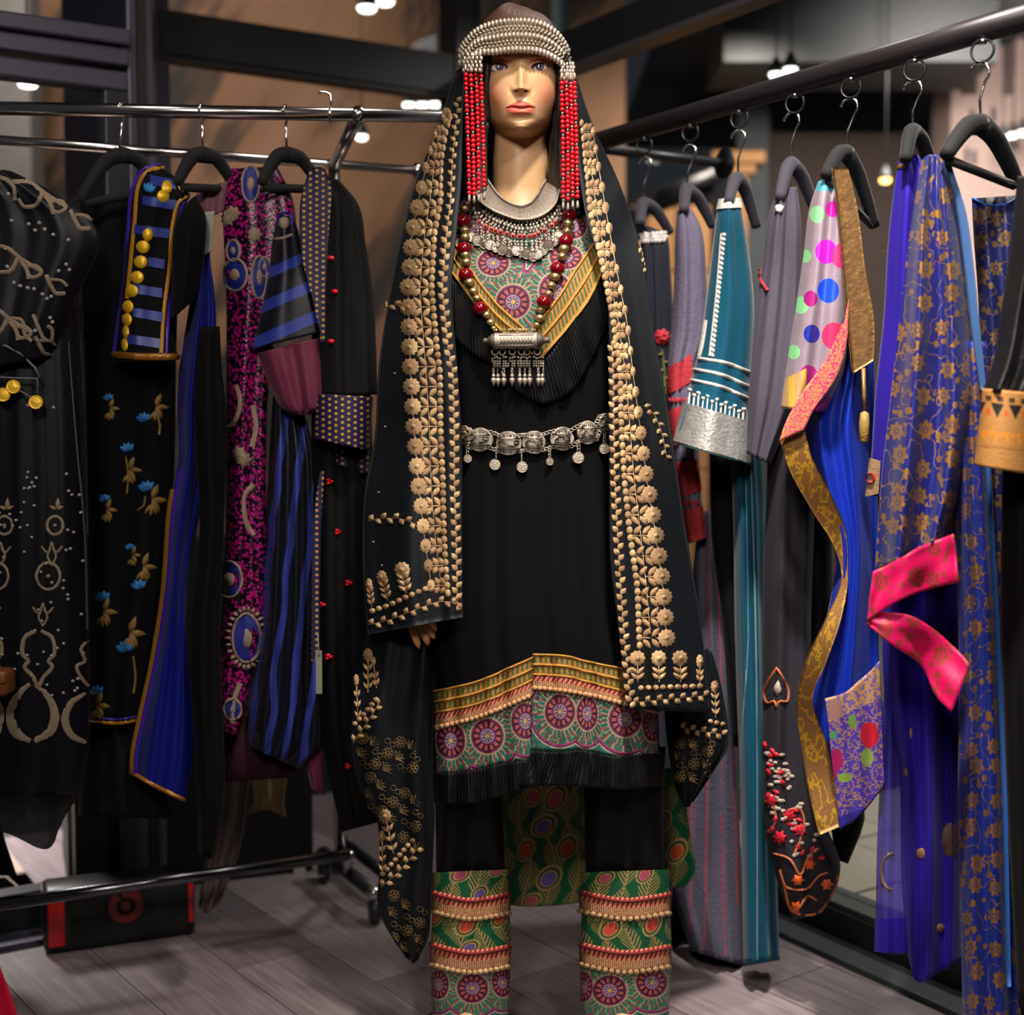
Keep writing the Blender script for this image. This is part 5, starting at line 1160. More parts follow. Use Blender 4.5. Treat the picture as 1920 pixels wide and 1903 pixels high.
def cloth(name, c, rough=.75, sheen=.15, bump=.3, bs=500, spec=.14, var=.1): return mat(name, c, rough, sheen=sheen, bump=bump, bscale=bs, spec=spec, var=var)
# 1 navy dress with white trim and a red flower
g = dress('navy_dress', 'navy dress with a white lace shoulder trim and a red flower, nearest the shawl', 'dress', 1225, 1740); d = 2.945
T = Tube([(1194, 425, 1216, 424, d, .03), (1196, 445, 1250, 440, d, .06), (1198, 520, 1258, 515, d, .075), (1198, 700, 1264, 695, d, .08), (1196, 1000, 1290, 1000, d, .085), (1200, 1400, 1320, 1400, d, .09), (1205, 1735, 1330, 1740, d, .09)], 26, 70, [(2.5, .006, .2, .2), (5, .002, .1, .5)])
b = T.build('dress_body', cloth('navy_wool', (46, 46, 58)), g)
e = Emb(T)
for x in range(1202, 1250, 7):
    for k in (0, 1, 2): e.disc(x + 3 * (k % 2), 441 + 6 * k - (x - 1202) * .05, 4.2, 4., 7, .005)
e.build('white_lace', mat('white_lace', (222, 214, 208), .7), b, 'stuff')
e = Emb(T); e.stroke([(1200, 505), (1220, 506), (1256, 516)], 2., .002); e.build('seam', cloth('navy_seam', (30, 30, 38)), b)
e = Emb(T)
for k in range(9): a = k * .7; e.leaf(1241, 632, 17, 11, a, .004)
for k in range(6): e.leaf(1241, 632, 10, 8, k * 1.05 + .3, .008)
e.build('red_flower', mat('red_applique', (196, 34, 48), .6, bump=.6), b)
e = Emb(T); e.stroke([(1241, 655), (1245, 690), (1247, 740)], 3, .003)
for k in range(5): e.leaf(1242 + k, 662 + 15 * k, 10, 6, .5 if k % 2 else 2.6, .004)
e.build('green_stem', mat('olive_stem', (112, 118, 52), .7), b)
# 2 lavender grey dress with red banded sleeve
g = dress('lavender_dress', 'lavender grey crinkled dress with red banded sleeve and thin red stripes', 'dress', 1310, 1810); d = 2.77
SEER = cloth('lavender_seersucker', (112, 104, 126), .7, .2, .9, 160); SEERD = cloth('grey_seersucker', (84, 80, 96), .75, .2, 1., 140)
T = Tube([(1270, 392, 1296, 390, d, .03), (1266, 430, 1312, 420, d, .05), (1264, 520, 1324, 515, d, .06), (1258, 620, 1326, 620, d, .06), (1252, 700, 1306, 690, d - .01, .055), (1262, 850, 1310, 845, d - .02, .05), (1290, 1020, 1322, 1010, d - .02, .045)], 26, 70, [(1.6, .007, .3, .1), (4, .002, .1, .4)])
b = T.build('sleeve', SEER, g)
def band(surf, q, m, par, name, n=10, lift=.003):
    (x0, y0), (x1, y1), (x2, y2), (x3, y3) = q; e = Emb(surf); pts = []; 
    for i in range(n):
        t = i / (n - 1.)
        for j in range(n): s = j / (n - 1.); pts.append(((x0 + (x1 - x0) * s) * (1 - t) + (x3 + (x2 - x3) * s) * t, (y0 + (y1 - y0) * s) * (1 - t) + (y3 + (y2 - y3) * s) * t))
    l = np.full(n * n, lift); e.add(pts, l, gfaces(n, n)); return e.build(name, m, par)
RW = mat('red_woven_band', (196, 44, 54), .7, bump=1., bscale=260, var=.25)
for q in (((1255, 690), (1298, 662), (1296, 716), (1252, 742)), ((1254, 770), (1302, 752), (1303, 820), (1266, 836)), ((1266, 868), (1306, 860), (1314, 920), (1272, 934)), ((1278, 958), (1316, 948), (1321, 1008), (1290, 1020))): band(T, q, RW, b, 'red_band')
e = Emb(T)
for k in range(7):
    e.leaf(1256 + 6 * k, 744, 14, 5, 1.5, .003); e.leaf(1272 + 6 * k, 936, 14, 5, 1.5, .003)
e.build('red_teeth', RW, b, 'stuff')
e = Emb(T); e.stroke([(1272, 393), (1284, 389), (1296, 390)], 6, .003); e.build('pink_collar_band', mat('pink_tape', (206, 78, 106), .7), b)
T = Tube([(1312, 960, 1345, 955, d + .02, .04), (1300, 1060, 1362, 1050, d + .02, .06), (1290, 1300, 1378, 1300, d + .02, .075), (1268, 1560, 1388, 1570, d + .02, .075), (1262, 1660, 1392, 1680, d + .02, .075), (1294, 1782, 1396, 1812, d + .01, .08)], 36, 70, [(3, .006, .2, .15), (7, .002, .1, .3)])
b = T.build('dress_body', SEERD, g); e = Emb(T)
for q in (((1328, 1020), (1326, 1300), (1324, 1560), (1320, 1782)), ((1344, 1010), (1352, 1300), (1354, 1560), (1360, 1792)), ((1364, 1120), (1374, 1360), (1380, 1560), (1382, 1700)), ((1306, 1180), (1298, 1480), (1292, 1760))): e.stroke(curve(q, 30), 2.4, .0014)
e.build('red_stripe', RW, b)
# 3 teal velvet dress with silver cuff
g = dress('teal_dress', 'teal velvet dress with white rope trim and a wide silver embroidered cuff', 'dress', 1390, 1815); d = 2.64
TEAL = cloth('teal_velvet', (10, 76, 98), .75, .8, .15, 300)
T = Tube([(1350, 374, 1386, 372, d, .03), (1345, 395, 1390, 392, d, .045), (1334, 480, 1404, 474, d, .06), (1320, 590, 1414, 586, d - .01, .07), (1308, 664, 1408, 700, d - .02, .075), (1288, 745, 1402, 782, d - .03, .08), (1265, 828, 1406, 872, d - .04, .085)], 34, 70, [(1.3, .006, .15, .1), (3, .002, .1, .3)])
b = T.build('sleeve', TEAL, g)
WR = mat('white_rope', (206, 200, 192), .7, bump=.8); SLV = mat('silver_lurex', (186, 184, 180), .5, .45, bump=1., bscale=180, var=.3)
band(T, ((1347, 374), (1387, 372), (1389, 390), (1344, 393)), WR, b, 'shoulder_cap')
e = Emb(T); 
for q, w in ((((1354, 438), (1346, 540), (1332, 668)), 9), (((1324, 600), (1316, 650), (1311, 668)), 6), (((1311, 672), (1360, 680), (1405, 697)), 7), (((1301, 692), (1352, 702), (1403, 724)), 7), (((1296, 712), (1350, 724), (1402, 746)), 7)): e.stroke(curve(q, 24), w, .004)
for k in range(26): t = k / 25.; e.disc(1358 - 22 * t, 440 + 226 * t, 4, 4, 6, .004)
e.build('white_rope_trim', WR, b); e = Emb(T)
for k in range(13): x = 1294 + 8.3 * k; y = 732 + 3.0 * k; e.stroke([(x, y + (7 if k % 2 else 0)), (x - 2, y + 26)], 2.6, .003); e.disc(x, y + (6 if k % 2 else -1), 3.4, 3.4, 7, .004)
e.build('white_pins', WR, b, 'stuff'); band(T, ((1284, 754), (1400, 790), (1405, 870), (1266, 827)), SLV, b, 'silver_cuff', 12, .004)
band(T, ((1266, 829), (1405, 868), (1406, 873), (1265, 832)), mat('dark_green_piping', (14, 46, 44), .7), b, 'hem_piping', 8, .005)
T = Tube([(1365, 800, 1425, 800, d + .02, .04), (1372, 900, 1432, 900, d + .02, .055), (1378, 1200, 1440, 1200, d + .02, .06), (1388, 1500, 1452, 1500, d + .02, .065), (1394, 1812, 1462, 1800, d + .02, .065)], 30, 70, [(2.4, .009, .1, .2), (5, .002, .3, .3)]); b = T.build('dress_body', TEAL, g)
e = Emb(T); e.stroke(curve([(1398, 870), (1402, 1200), (1390, 1400), (1388, 1480)], 24), 2., .002); e.stroke(curve([(1408, 860), (1416, 1150), (1420, 1500), (1420, 1800)], 24), 2.4, .002); e.build('pale_seam', mat('pale_seam', (112, 140, 140), .7), b)
T = Tube([(1330, 850, 1372, 860, d + .07, .02), (1334, 1000, 1392, 1000, d + .07, .03), (1360, 1200, 1396, 1200, d + .07, .03), (1375, 1400, 1398, 1400, d + .07, .03)], 14, 20); T.build('black_lining', cloth('black_lining', (10, 10, 12)), g)
# 4 charcoal dress with embroidered hem
g = dress('charcoal_dress', 'charcoal grey dress with a spade motif and red floral embroidery at the hem', 'dress', 1490, 1720); d = 2.52
CHAR = cloth('charcoal_crepe', (82, 76, 88), .75, .2); CHARD = cloth('dark_charcoal', (46, 43, 50), .75, .15)
T = Tube([(1458, 352, 1494, 350, d, .03), (1444, 392, 1500, 392, d, .045), (1428, 500, 1504, 500, d, .055), (1414, 620, 1502, 622, d - .01, .06), (1404, 740, 1490, 756, d - .02, .06), (1400, 850, 1446, 872, d - .02, .05)], 30, 70, [(1.8, .008, .1, .2), (5, .003, .2, .8)])
b = T.build('sleeve', CHAR, g); e = Emb(T); e.stroke(curve([(1422, 505), (1428, 528), (1440, 545)], 10), 6, .004); e.build('red_piping', RW, b); e = Emb(T); e.disc(1462, 392, 6, 8, 10, .006); e.build('gem', mat('white_gem', (236, 226, 216), .1, spec=.9), b)
T = Tube([(1440, 780, 1520, 780, d + .03, .05), (1438, 900, 1528, 900, d + .03, .06), (1430, 1100, 1524, 1100, d + .03, .07), (1430, 1300, 1520, 1300, d + .03, .07), (1428, 1440, 1522, 1440, d + .03, .07), (1434, 1560, 1546, 1540, d + .02, .06), (1460, 1660, 1576, 1628, d + .01, .05), (1488, 1726, 1540, 1712, d + .01, .03)], 34, 80, [(1.7, .009, .2, .1), (4, .002, .1, .3)])
b = T.build('dress_body', CHARD, g)
ORG = mat('orange_cord', (196, 108, 62), .7, bump=.6); CRM = mat('cream_thread', (176, 160, 144), .8, bump=.6); CRIM = mat('crimson_thread', (196, 20, 44), .6, bump=.5)
e = Emb(T); sp = [(1456, 1252), (1440, 1278), (1432, 1300), (1440, 1318), (1452, 1314), (1456, 1326), (1462, 1314), (1474, 1316), (1479, 1298), (1470, 1274)]; e.stroke(curve(sp + sp[:1], 40)[:-1], 5, .003, True); e.build('orange_spade', ORG, b)
e = Emb(T); e.leaf(1457, 1305, 30, 14, -1.5, .003); e.build('cream_spade', CRM, b)
r2 = np.random.RandomState(3)
e = Emb(T); f = Emb(T); h = Emb(T)
for k in range(60):
    y = 1400 + 210 * r2.rand(); x = 1434 + (30 + (y - 1400) * .32) * r2.rand() + (y - 1400) * .1; e.disc(x, y, 4 + 3 * r2.rand(), 4, 6, .002)
for k in range(26):
    y = 1395 + 215 * r2.rand(); x = 1432 + (24 + (y - 1395) * .36) * r2.rand() + (y - 1395) * .09; f.leaf(x, y, 16, 8, r2.rand() * 6.3, .003)
for x, y in ((1446, 1500), (1480, 1530), (1462, 1570), (1500, 1556)): f.flower(x, y, 15, 7, 1, .004, .6, r2.rand())
for q in (((1434, 1500), (1452, 1510), (1454, 1540), (1440, 1560)), ((1476, 1520), (1496, 1514), (1508, 1540), (1502, 1570), (1490, 1600)), ((1450, 1600), (1480, 1610), (1500, 1640), (1520, 1600), (1536, 1590)), ((1462, 1630), (1476, 1664), (1508, 1668), (1540, 1640), (1552, 1636)), ((1470, 1660), (1488, 1710), (1520, 1716), (1560, 1680), (1572, 1640)), ((1500, 1700), (1516, 1680), (1534, 1690))): h.stroke(curve(q, 20), 4.5, .003)
e.build('cream_embroidery', CRM, b, 'stuff'); f.build('crimson_embroidery', CRIM, b, 'stuff'); h.build('orange_scroll', ORG, b, 'stuff')
e = Emb(T)
for x, y in ((1550, 1658), (1492, 1700), (1496, 1650), (1518, 1620)): e.flower(x, y, 12, 6, 1, .004, .7)
e.build('orange_flower', mat('orange_thread', (226, 96, 34), .6), b)
T = Tube([(1500, 860, 1560, 870, d + .06, .03), (1516, 1100, 1560, 1100, d + .07, .05), (1520, 1400, 1580, 1400, d + .07, .05), (1556, 1540, 1622, 1530, d + .07, .05), (1566, 1610, 1590, 1620, d + .07, .03)], 16, 30); T.build('black_lining', cloth('black_lining_crepe', (12, 11, 13)), g)
# 5 lilac and royal blue saree dress
g = dress('saree_dress', 'lilac polka dot and royal blue saree dress with gold borders and mesh strap', 'dress', 1570, 1560); d = 2.40
def dots(b, u, v):
    n = b.noise(b.vec(u * .05, v * .05), 1., 2); c = b.mix(n, (148, 132, 146), (128, 112, 118))
    for x, y, r, col in ((1549, 472, 20, (196, 16, 190)), (1553, 545, 20, (14, 66, 206)), (1563, 630, 22, (226, 44, 92)), (1522, 626, 15, (22, 34, 140)), (1516, 704, 17, (150, 20, 110)), (1532, 402, 14, (126, 196, 132)), (1510, 480, 11, (126, 196, 132)), (1502, 572, 14, (126, 196, 132)), (1488, 660, 12, (126, 196, 132)), (1561, 392, 13, (196, 14, 150)), (1578, 480, 20, (214, 40, 110)), (1520, 560, 13, (150, 20, 110)), (1545, 765, 20, (150, 30, 120))):
        dx = (u - x) / r; dy = (v - y) / (r * 1.15); c = b.mix((dx * dx + dy * dy) < 1, c, col)
    c = b.mix(v < 358 + 0 * u, c, (74, 150, 170)); return b.mix((v > 706 - (u - 1480) * .5) * (u < 1512), c, b.mix(((u - 1464) / 26.).fract() > .55, (176, 140, 92), (206, 160, 60)))
LIL = pmat('lilac_dotted_silk', dots, .5, sheen=.25)
GOLDB = pmat('woven_gold_border', lambda b, u, v: b.mix(b.noise(b.vec(u * .035, v * .02), 1.3, 3).between(.5, .56), (128, 90, 46), (172, 128, 36)), .42, .4)
GP = pmat('gold_pink_brocade', lambda b, u, v: b.mix(b.noise(b.vec(u * .11, v * .11), 1., 3).between(.46, .53), (186, 126, 84), (206, 40, 104)), .5, .2)
ROY = cloth('royal_blue_silk', (6, 40, 160), .45, .2, .1, 60, .5)
B_ = Sheet([[(1545, 480, d + .02), (1575, 480, d - .01), (1600, 490, d - .01), (1622, 500, d + .03)], [(1545, 640, d + .02), (1582, 640, d - .02), (1605, 650, d - .015), (1638, 660, d + .03)], [(1508, 790, d + .01), (1545, 790, d - .03), (1590, 800, d - .02), (1640, 800, d + .03)], [(1522, 900, d + .01), (1560, 900, d - .03), (1600, 900, d - .02), (1642, 900, d + .03)], [(1566, 1040, d + .01), (1590, 1040, d - .03), (1612, 1040, d - .02), (1645, 1040, d + .03)], [(1540, 1200, d + .01), (1575, 1200, d - .03), (1605, 1200, d - .02), (1645, 1200, d + .03)], [(1510, 1310, d + .01), (1560, 1330, d - .03), (1600, 1300, d - .02), (1650, 1290, d + .03)], [(1530, 1450, d + .01), (1570, 1450, d - .02), (1610, 1450, d - .02), (1654, 1440, d + .03)]], 40, 90, [(2.2, .010, .15, .2), (5, .003, .3, .4)])
B_.build('blue_drape', ROY, g, .003)
D_ = Tube([(1534, 340, 1584, 322, d, .03), (1520, 380, 1594, 372, d, .05), (1506, 480, 1590, 480, d - .01, .055), (1490, 590, 1590, 590, d - .02, .055), (1474, 690, 1586, 680, d - .025, .05), (1464, 766, 1548, 772, d - .03, .045)], 34, 60, [(1.9, .010, .22, .05), (4, .002, .1, .3)]); D_.build('lilac_sleeve', LIL, g)
s = strip([(1592, 560), (1588, 640), (1572, 700), (1520, 780), (1508, 806)], [(1583, 600), (1545, 680), (1500, 742), (1470, 800), (1461, 828)], 40, 10, lambda x, y: np.full(np.shape(x), d - .085) + 0 * x, 0.); s.build('brocade_border', GP, g, .003)
s = strip([(1461, 822), (1480, 880), (1524, 960), (1566, 1030), (1578, 1080), (1548, 1160), (1512, 1240), (1494, 1320), (1506, 1420), (1520, 1500), (1536, 1566)], [(1508, 800), (1520, 850), (1560, 930), (1588, 1010), (1590, 1085), (1580, 1150), (1550, 1240), (1524, 1310), (1552, 1400), (1568, 1490), (1575, 1550)], 90, 10, lambda x, y: d - .05 - .02 * np.sin(y / 60.), 0., [(0.01, .0, 0, 0)]); s.build('gold_border', GOLDB, g, .003)
def pallu(b, u, v):
    n = b.noise(b.vec(u * .09, v * .09), 1., 2); c = b.mix(n.between(.5, .58), (72, 54, 150), (150, 112, 92))
    c = b.mix((v + u * .45 < 2052), c, b.mix(n.between(.46, .62), (104, 84, 140), (166, 126, 88)))
    for x, y, rx, ry, col in ((1630, 1378, 18, 26, (176, 26, 44)), (1568, 1424, 14, 22, (150, 24, 84)), (1566, 1330, 14, 24, (140, 104, 96)), (1598, 1352, 8, 14, (96, 130, 60)), (1626, 1420, 12, 18, (120, 146, 64)), (1584, 1458, 14, 9, (120, 146, 64)), (1562, 1378, 8, 8, (70, 130, 84)), (1560, 1450, 10, 14, (150, 24, 84))): 
        dx = (u - x) / rx; dy = (v - y) / ry; c = b.mix((dx * dx + dy * dy + n * .5) < 1.15, c, col)
    return b.mix((v + u * .35 > 2082), c, (46, 34, 130))
s = strip([(1548, 1310), (1580, 1300), (1620, 1270), (1648, 1240)], [(1575, 1556), (1600, 1540), (1634, 1505), (1658, 1470)], 30, 40, lambda x, y: d - .075 + 0 * x, 0., [(1.5, .008, .1, .1)]); s.build('floral_pallu', pmat('violet_floral_brocade', pallu, .5, sheen=.2), g, .003)
MESHG = mat('gold_sequin_mesh', (176, 132, 76), .42, .5, bump=1., bscale=110, var=.45)
s = strip([(1562, 314), (1570, 372), (1580, 480), (1590, 600), (1600, 700)], [(1590, 314), (1606, 380), (1622, 500), (1640, 620), (1638, 676)], 60, 10, lambda x, y: d - .07 + .0002 * (x - 1600) + .0 * y, 0.); o = s.build('mesh_strap', MESHG, g, .006)
M = MB(); a = P(1618, 705, d - .075); M.tube([P(1619, 690, d - .075), P(1620, 740, d - .078), P(1621, 768, d - .078)], .0035, 8); M.build('tassel_cord', MESHG, g); M = MB(); q = P(1621, 770, d - .078); M.lathe([(.0005, 0), (.007, -.004), (.009, -.02), (.0085, -.05), (.004, -.054)][::-1], q, (0, 0, 1), 12); M.build('tassel', mat('olive_gold_tassel', (150, 118, 52), .6, bump=.6), g)
# 6 violet sheer dress
g = dress('violet_dress', 'violet blue sheer dress with scattered gold motifs, hanging behind the blue saree', 'dress', 1700, 1838); d = 2.30
VIO = cloth('violet_crepe', (44, 26, 150), .6, .3, .1, 300)
def sheer(name, col, a):
    b = NB(name); b.set(Base_Color=col, Roughness=.6); x = b.t.nodes.new('ShaderNodeMixShader'); tr_ = b.t.nodes.new('ShaderNodeBsdfTransparent'); x.inputs[0].default_value = a
    b.t.links.new(tr_.outputs[0], x.inputs[1]); b.t.links.new(b.bs.outputs[0], x.inputs[2]); b.t.links.new(x.outputs[0], b.out.inputs[0]); return b.mat
T = Tube([(1688, 292, 1722, 290, d, .02), (1680, 330, 1740, 330, d, .04), (1668, 420, 1745, 420, d, .05), (1656, 600, 1745, 600, d, .05), (1640, 750, 1740, 750, d, .05), (1634, 850, 1740, 850, d, .05), (1626, 930, 1720, 930, d + .01, .04)], 26, 60, [(1.6, .01, .1, .1)]); b = T.build('sleeve', VIO, g)
e = Emb(T); e.leaf(1680, 318, 24, 9, -.5, .003); e.build('gold_motif', MESHG, b); band(T, ((1634, 858), (1654, 864), (1650, 925), (1622, 932)), mat('tan_cuff_patch', (176, 144, 104), .6, bump=.6), b, 'cuff_patch'); e = Emb(T); e.stroke(arc(1636, 896, 8, 9, 0, 330, 12), 4, .006, True); e.build('red_circle', CRIM, b)
B_ = Sheet([[(1645, 900, d + .02), (1690, 900, d + .0), (1750, 900, d + .02), (1800, 900, d + .05)], [(1652, 1100, d + .02), (1700, 1100, d - .02), (1760, 1100, d), (1806, 1100, d + .05)], [(1658, 1300, d + .02), (1705, 1300, d - .02), (1765, 1300, d), (1810, 1300, d + .05)], [(1688, 1480, d + .02), (1720, 1480, d - .02), (1768, 1480, d), (1812, 1480, d + .05)], [(1690, 1640, d + .02), (1725, 1640, d - .02), (1770, 1640, d), (1812, 1640, d + .05)], [(1700, 1790, d + .02), (1722, 1842, d - .02), (1765, 1822, d), (1812, 1796, d + .05)]], 40, 80, [(3, .012, .1, .2), (7, .003, .2, .2)]); b = B_.build('skirt', VIO, g, .002)
S_ = Sheet([[(1660, 1240, d + .04), (1680, 1240, d + .03), (1705, 1240, d + .04)], [(1652, 1420, d + .04), (1678, 1420, d + .02), (1712, 1420, d + .04)], [(1644, 1600, d + .04), (1680, 1600, d + .02), (1720, 1600, d + .04)], [(1642, 1785, d + .04), (1680, 1790, d + .02), (1722, 1782, d + .04)]], 20, 40, [(2, .01, .1, .2)]); b2 = S_.build('sheer_panel', sheer('violet_chiffon', (56, 40, 160), .62), g, .001); band(S_, ((1643, 1722), (1712, 1720), (1712, 1784), (1642, 1784)), VIO, b2, 'hem_band')
DGM = mat('dull_gold_motif', (146, 108, 80), .6, .2)
for x, y, rx, ry in ((1708, 1375, 3, 10), (1698, 1448, 4, 9), (1726, 1600, 9, 11), (1764, 1740, 8, 9)): e = Emb(B_); e.disc(x, y, rx, ry, 9, .002); e.build('gold_motif', DGM, b)
e = Emb(S_); e.stroke(arc(1672, 1634, 20, 34, 90, 280, 14), 7, .002); e.build('gold_crescent', mat('dull_gold_ring', (140, 112, 82), .6, .2), b2); e = Emb(B_); e.disc(1783, 1575, 18, 34, 12, .002); e.build('gold_paisley', mat('dark_gold_paisley', (92, 68, 62), .6, .2), b)
# 7 blue and gold saree with a pink border
g = dress('blue_saree', 'blue saree with woven gold flowers and a bright pink border', 'saree', 1750, 1900); d = 2.16
def florals(gr, gold, sc=1., seed=0., low=.0):
    def fn(b, u, v):
        o = b.vec(u * .021 * sc + seed, v * .0165 * sc, seed); 
        n = b.t.nodes.new('ShaderNodeTexVoronoi'); b.t.links.new(o, n.inputs['Vector']); n.inputs['Scale'].default_value = 1.; n.inputs['Randomness'].default_value = .55
        dist = V(b, n.outputs['Distance']); sp = b.t.nodes.new('ShaderNodeSeparateXYZ'); b.t.links.new(n.outputs['Position'], sp.inputs[0]); so = b.t.nodes.new('ShaderNodeSeparateXYZ'); b.t.links.new(o, so.inputs[0])
        dx = V(b, so.outputs[0]) - V(b, sp.outputs[0]); dy = V(b, so.outputs[1]) - V(b, sp.outputs[1]); an = b.m('ARCTAN2', dy, dx); r = (dx * dx + dy * dy).sqrt()
        rc = b.t.nodes.new('ShaderNodeSeparateXYZ'); b.t.links.new(n.outputs['Color'], rc.inputs[0]); rnd = V(b, rc.outputs[0])
        pet = r < (an * 7.).sin() * .045 + .22 + rnd * .07
        cen = r.between(.07, .1)
        k = b.noise(b.vec(u * .02 + 7.3, v * .014), 1.6, 1.); stem = k.between(.49, .51) * (r > .24); lf = b.voro(b.vec(u * .05 + 3, v * .036), 1.).between(0, .26) * (r > .34)
        m = (pet * (1. - cen)).f('MAXIMUM', stem).f('MAXIMUM', lf)
        w = b.noise(b.vec(u * .5, v * .5), 1., 2)
        gcol = b.mix(w, gold, tuple(int(c * .72) for c in gold))
        return b.mix(m, gr, gcol), m * .3
    return fn
BG = pmat('blue_gold_brocade', florals((26, 32, 108), (166, 120, 58)), .5, sheen=.2)
BGL = pmat('blue_gold_brocade_column', florals((20, 34, 116), (142, 100, 58), 1.1, 4.2), .5, sheen=.2)
T = Sheet([[(1728, 300, d + .03), (1742, 290, d), (1762, 292, d), (1782, 310, d + .03)], [(1716, 370, d + .03), (1735, 370, d - .02), (1765, 370, d - .02), (1798, 390, d + .03)], [(1700, 480, d + .03), (1730, 480, d - .03), (1772, 480, d - .03), (1812, 500, d + .03)], [(1684, 620, d + .02), (1726, 620, d - .04), (1778, 620, d - .035), (1826, 620, d + .03)], [(1668, 760, d + .02), (1720, 760, d - .045), (1782, 760, d - .04), (1842, 740, d + .03)], [(1652, 900, d + .01), (1708, 900, d - .05), (1770, 900, d - .045), (1822, 900, d + .02)], [(1640, 1075, d), (1690, 1050, d - .05), (1740, 1025, d - .05), (1786, 1003, d)]], 60, 100, [(2.1, .034, .12, .06, .3, 1.), (5, .003, .2, .2)]); T.build('saree_drape', BG, g, .003)
C_ = Tube([(1775, 640, 1850, 640, d + .03, .03), (1788, 800, 1856, 800, d + .03, .045), (1792, 1000, 1866, 1000, d + .03, .05), (1798, 1250, 1882, 1250, d + .03, .05), (1796, 1500, 1896, 1500, d + .02, .055), (1802, 1750, 1908, 1750, d + .01, .055), (1806, 1980, 1918, 1980, d, .055)], 40, 90, [(2.4, .012, .1, .1), (6, .002, .2, .2)]); C_.build('saree_pleats', BGL, g)
PNK = pmat('pink_gold_brocade', florals((204, 6, 84), (178, 62, 62), .9, 9.), .5, sheen=.25)
s = strip([(1639, 1072), (1690, 1045), (1740, 1020), (1786, 1001)], [(1626, 1166), (1680, 1130), (1740, 1106), (1798, 1092)], 30, 14, lambda x, y: d - .088 - .0 * x, 0., [(1.4, .012, .1, .1)]); s.build('pink_border', PNK, g, .003)
s = strip([(1630, 1150), (1690, 1150), (1749, 1178), (1790, 1215), (1818, 1246)], [(1626, 1168), (1668, 1206), (1728, 1250), (1755, 1305), (1784, 1336)], 34, 14, lambda x, y: d - .07 - .0001 * (x - 1626), 0., [(1.2, .014, .4, .1)]); s.build('pink_border', PNK, g, .003)
s = strip([(1842, 740), (1850, 900), (1862, 1100), (1872, 1300), (1880, 1500), (1888, 1850)], [(1848, 740), (1857, 900), (1870, 1100), (1880, 1300), (1888, 1500), (1896, 1850)], 40, 4, lambda x, y: d - .055 + 0 * x, 0.); s.build('selvedge', mat('bright_blue_selvedge', (40, 96, 176), .5, sheen=.3), g, .002)
s = strip([(1768, 296), (1790, 370), (1806, 480), (1822, 620), (1838, 730)], [(1784, 310), (1812, 400), (1826, 500), (1836, 600), (1850, 735)], 40, 5, lambda x, y: d - .012 + 0 * x, 0.); s.build('lit_fold', mat('lit_fold_blue', (56, 92, 140), .5, sheen=.3), g, .003)  # paler blue strip: light on the fold put into the colour
# 8 dark blue and gold dress on the bare hanger
g = dress('brocade_dress', 'dark blue brocade dress with a blue neckline under the large black hanger', 'dress', 1860, 1700); d = 2.285
T = Tube([(1822, 372, 1908, 366, d, .03), (1824, 420, 1912, 420, d, .05), (1834, 560, 1920, 560, d, .055), (1840, 800, 1930, 800, d, .055), (1846, 1200, 1940, 1200, d, .06), (1850, 1700, 1950, 1700, d, .06)], 36, 60, [(2, .008, .2, .1)]); b = T.build('dress_body', pmat('midnight_brocade', florals((16, 22, 74), (122, 94, 58), 1.1, 2.), .55, sheen=.1), g)
e = Emb(T); e.stroke(curve([(1824, 372), (1850, 384), (1880, 384), (1906, 372)], 16), 5, .003); e.build('blue_neckline', mat('blue_binding', (28, 84, 170), .5), b)
# 9 black jacket with an orange embroidered cuff
g = dress('black_jacket', 'black leather look sleeve with a tan and orange embroidered cuff at right edge', 'jacket', 1915, 1880, d=2.03); d = 2.03
T = Tube([(1908, 330, 1990, 330, d, .03), (1898, 420, 1990, 420, d, .05), (1880, 560, 1980, 560, d, .055), (1858, 690, 1965, 700, d - .01, .06), (1842, 732, 1950, 742, d - .01, .065)], 34, 50, [(1.6, .01, .1, .3), (4, .003, .1, .6)]); T.build('sleeve', mat('black_leather', (18, 17, 18), .4, bump=.5, bscale=120, spec=.5), g)
def cuff(b, u, v):
    z = v - u * .1; c = b.mix(b.noise(b.vec(u * .1, v * .1), 1.) , (190, 136, 70), (168, 112, 54))
    t = ((u / 34.).fract() - .5).abs() * 2.; c = b.mix(z.between(569, 606) * (((z - 569) / 37.) < t) * ((t * 1. - (z - 569) / 37.) > .25), c, (26, 22, 22)); c = b.mix(z.between(556, 566) * ((u / 22.).fract() < .5), c, (66, 46, 26)); c = b.mix(z.between(580, 592) * (t < .2), c, (206, 84, 16)); c = b.mix(z.between(622, 646) * ((((u / 22.).fract() - .5).abs() * 2.) > ((z - 622) / 24.)) * ((u / 22.).fract() > .2), c, (222, 132, 36)); return b.mix(z.between(651, 654), c, (150, 96, 44))
C2 = Tube([(1842, 728, 1952, 738, d - .01, .07), (1836, 790, 1946, 800, d - .01, .074), (1826, 872, 1944, 892, d - .01, .076)], 34, 30); C2.build('embroidered_cuff', pmat('tan_embroidered_cuff', cuff, .6, bump=.7, bscale=500), g)
T = Tube([(1880, 860, 1990, 870, d + .05, .05), (1876, 1100, 2000, 1100, d + .05, .055), (1888, 1500, 2010, 1500, d + .05, .06), (1910, 1890, 2020, 1900, d + .04, .06)], 26, 30, [(2, .01, .1, .1)]); T.build('jacket_body', cloth('black_jacket_wool', (11, 10, 11)), g)
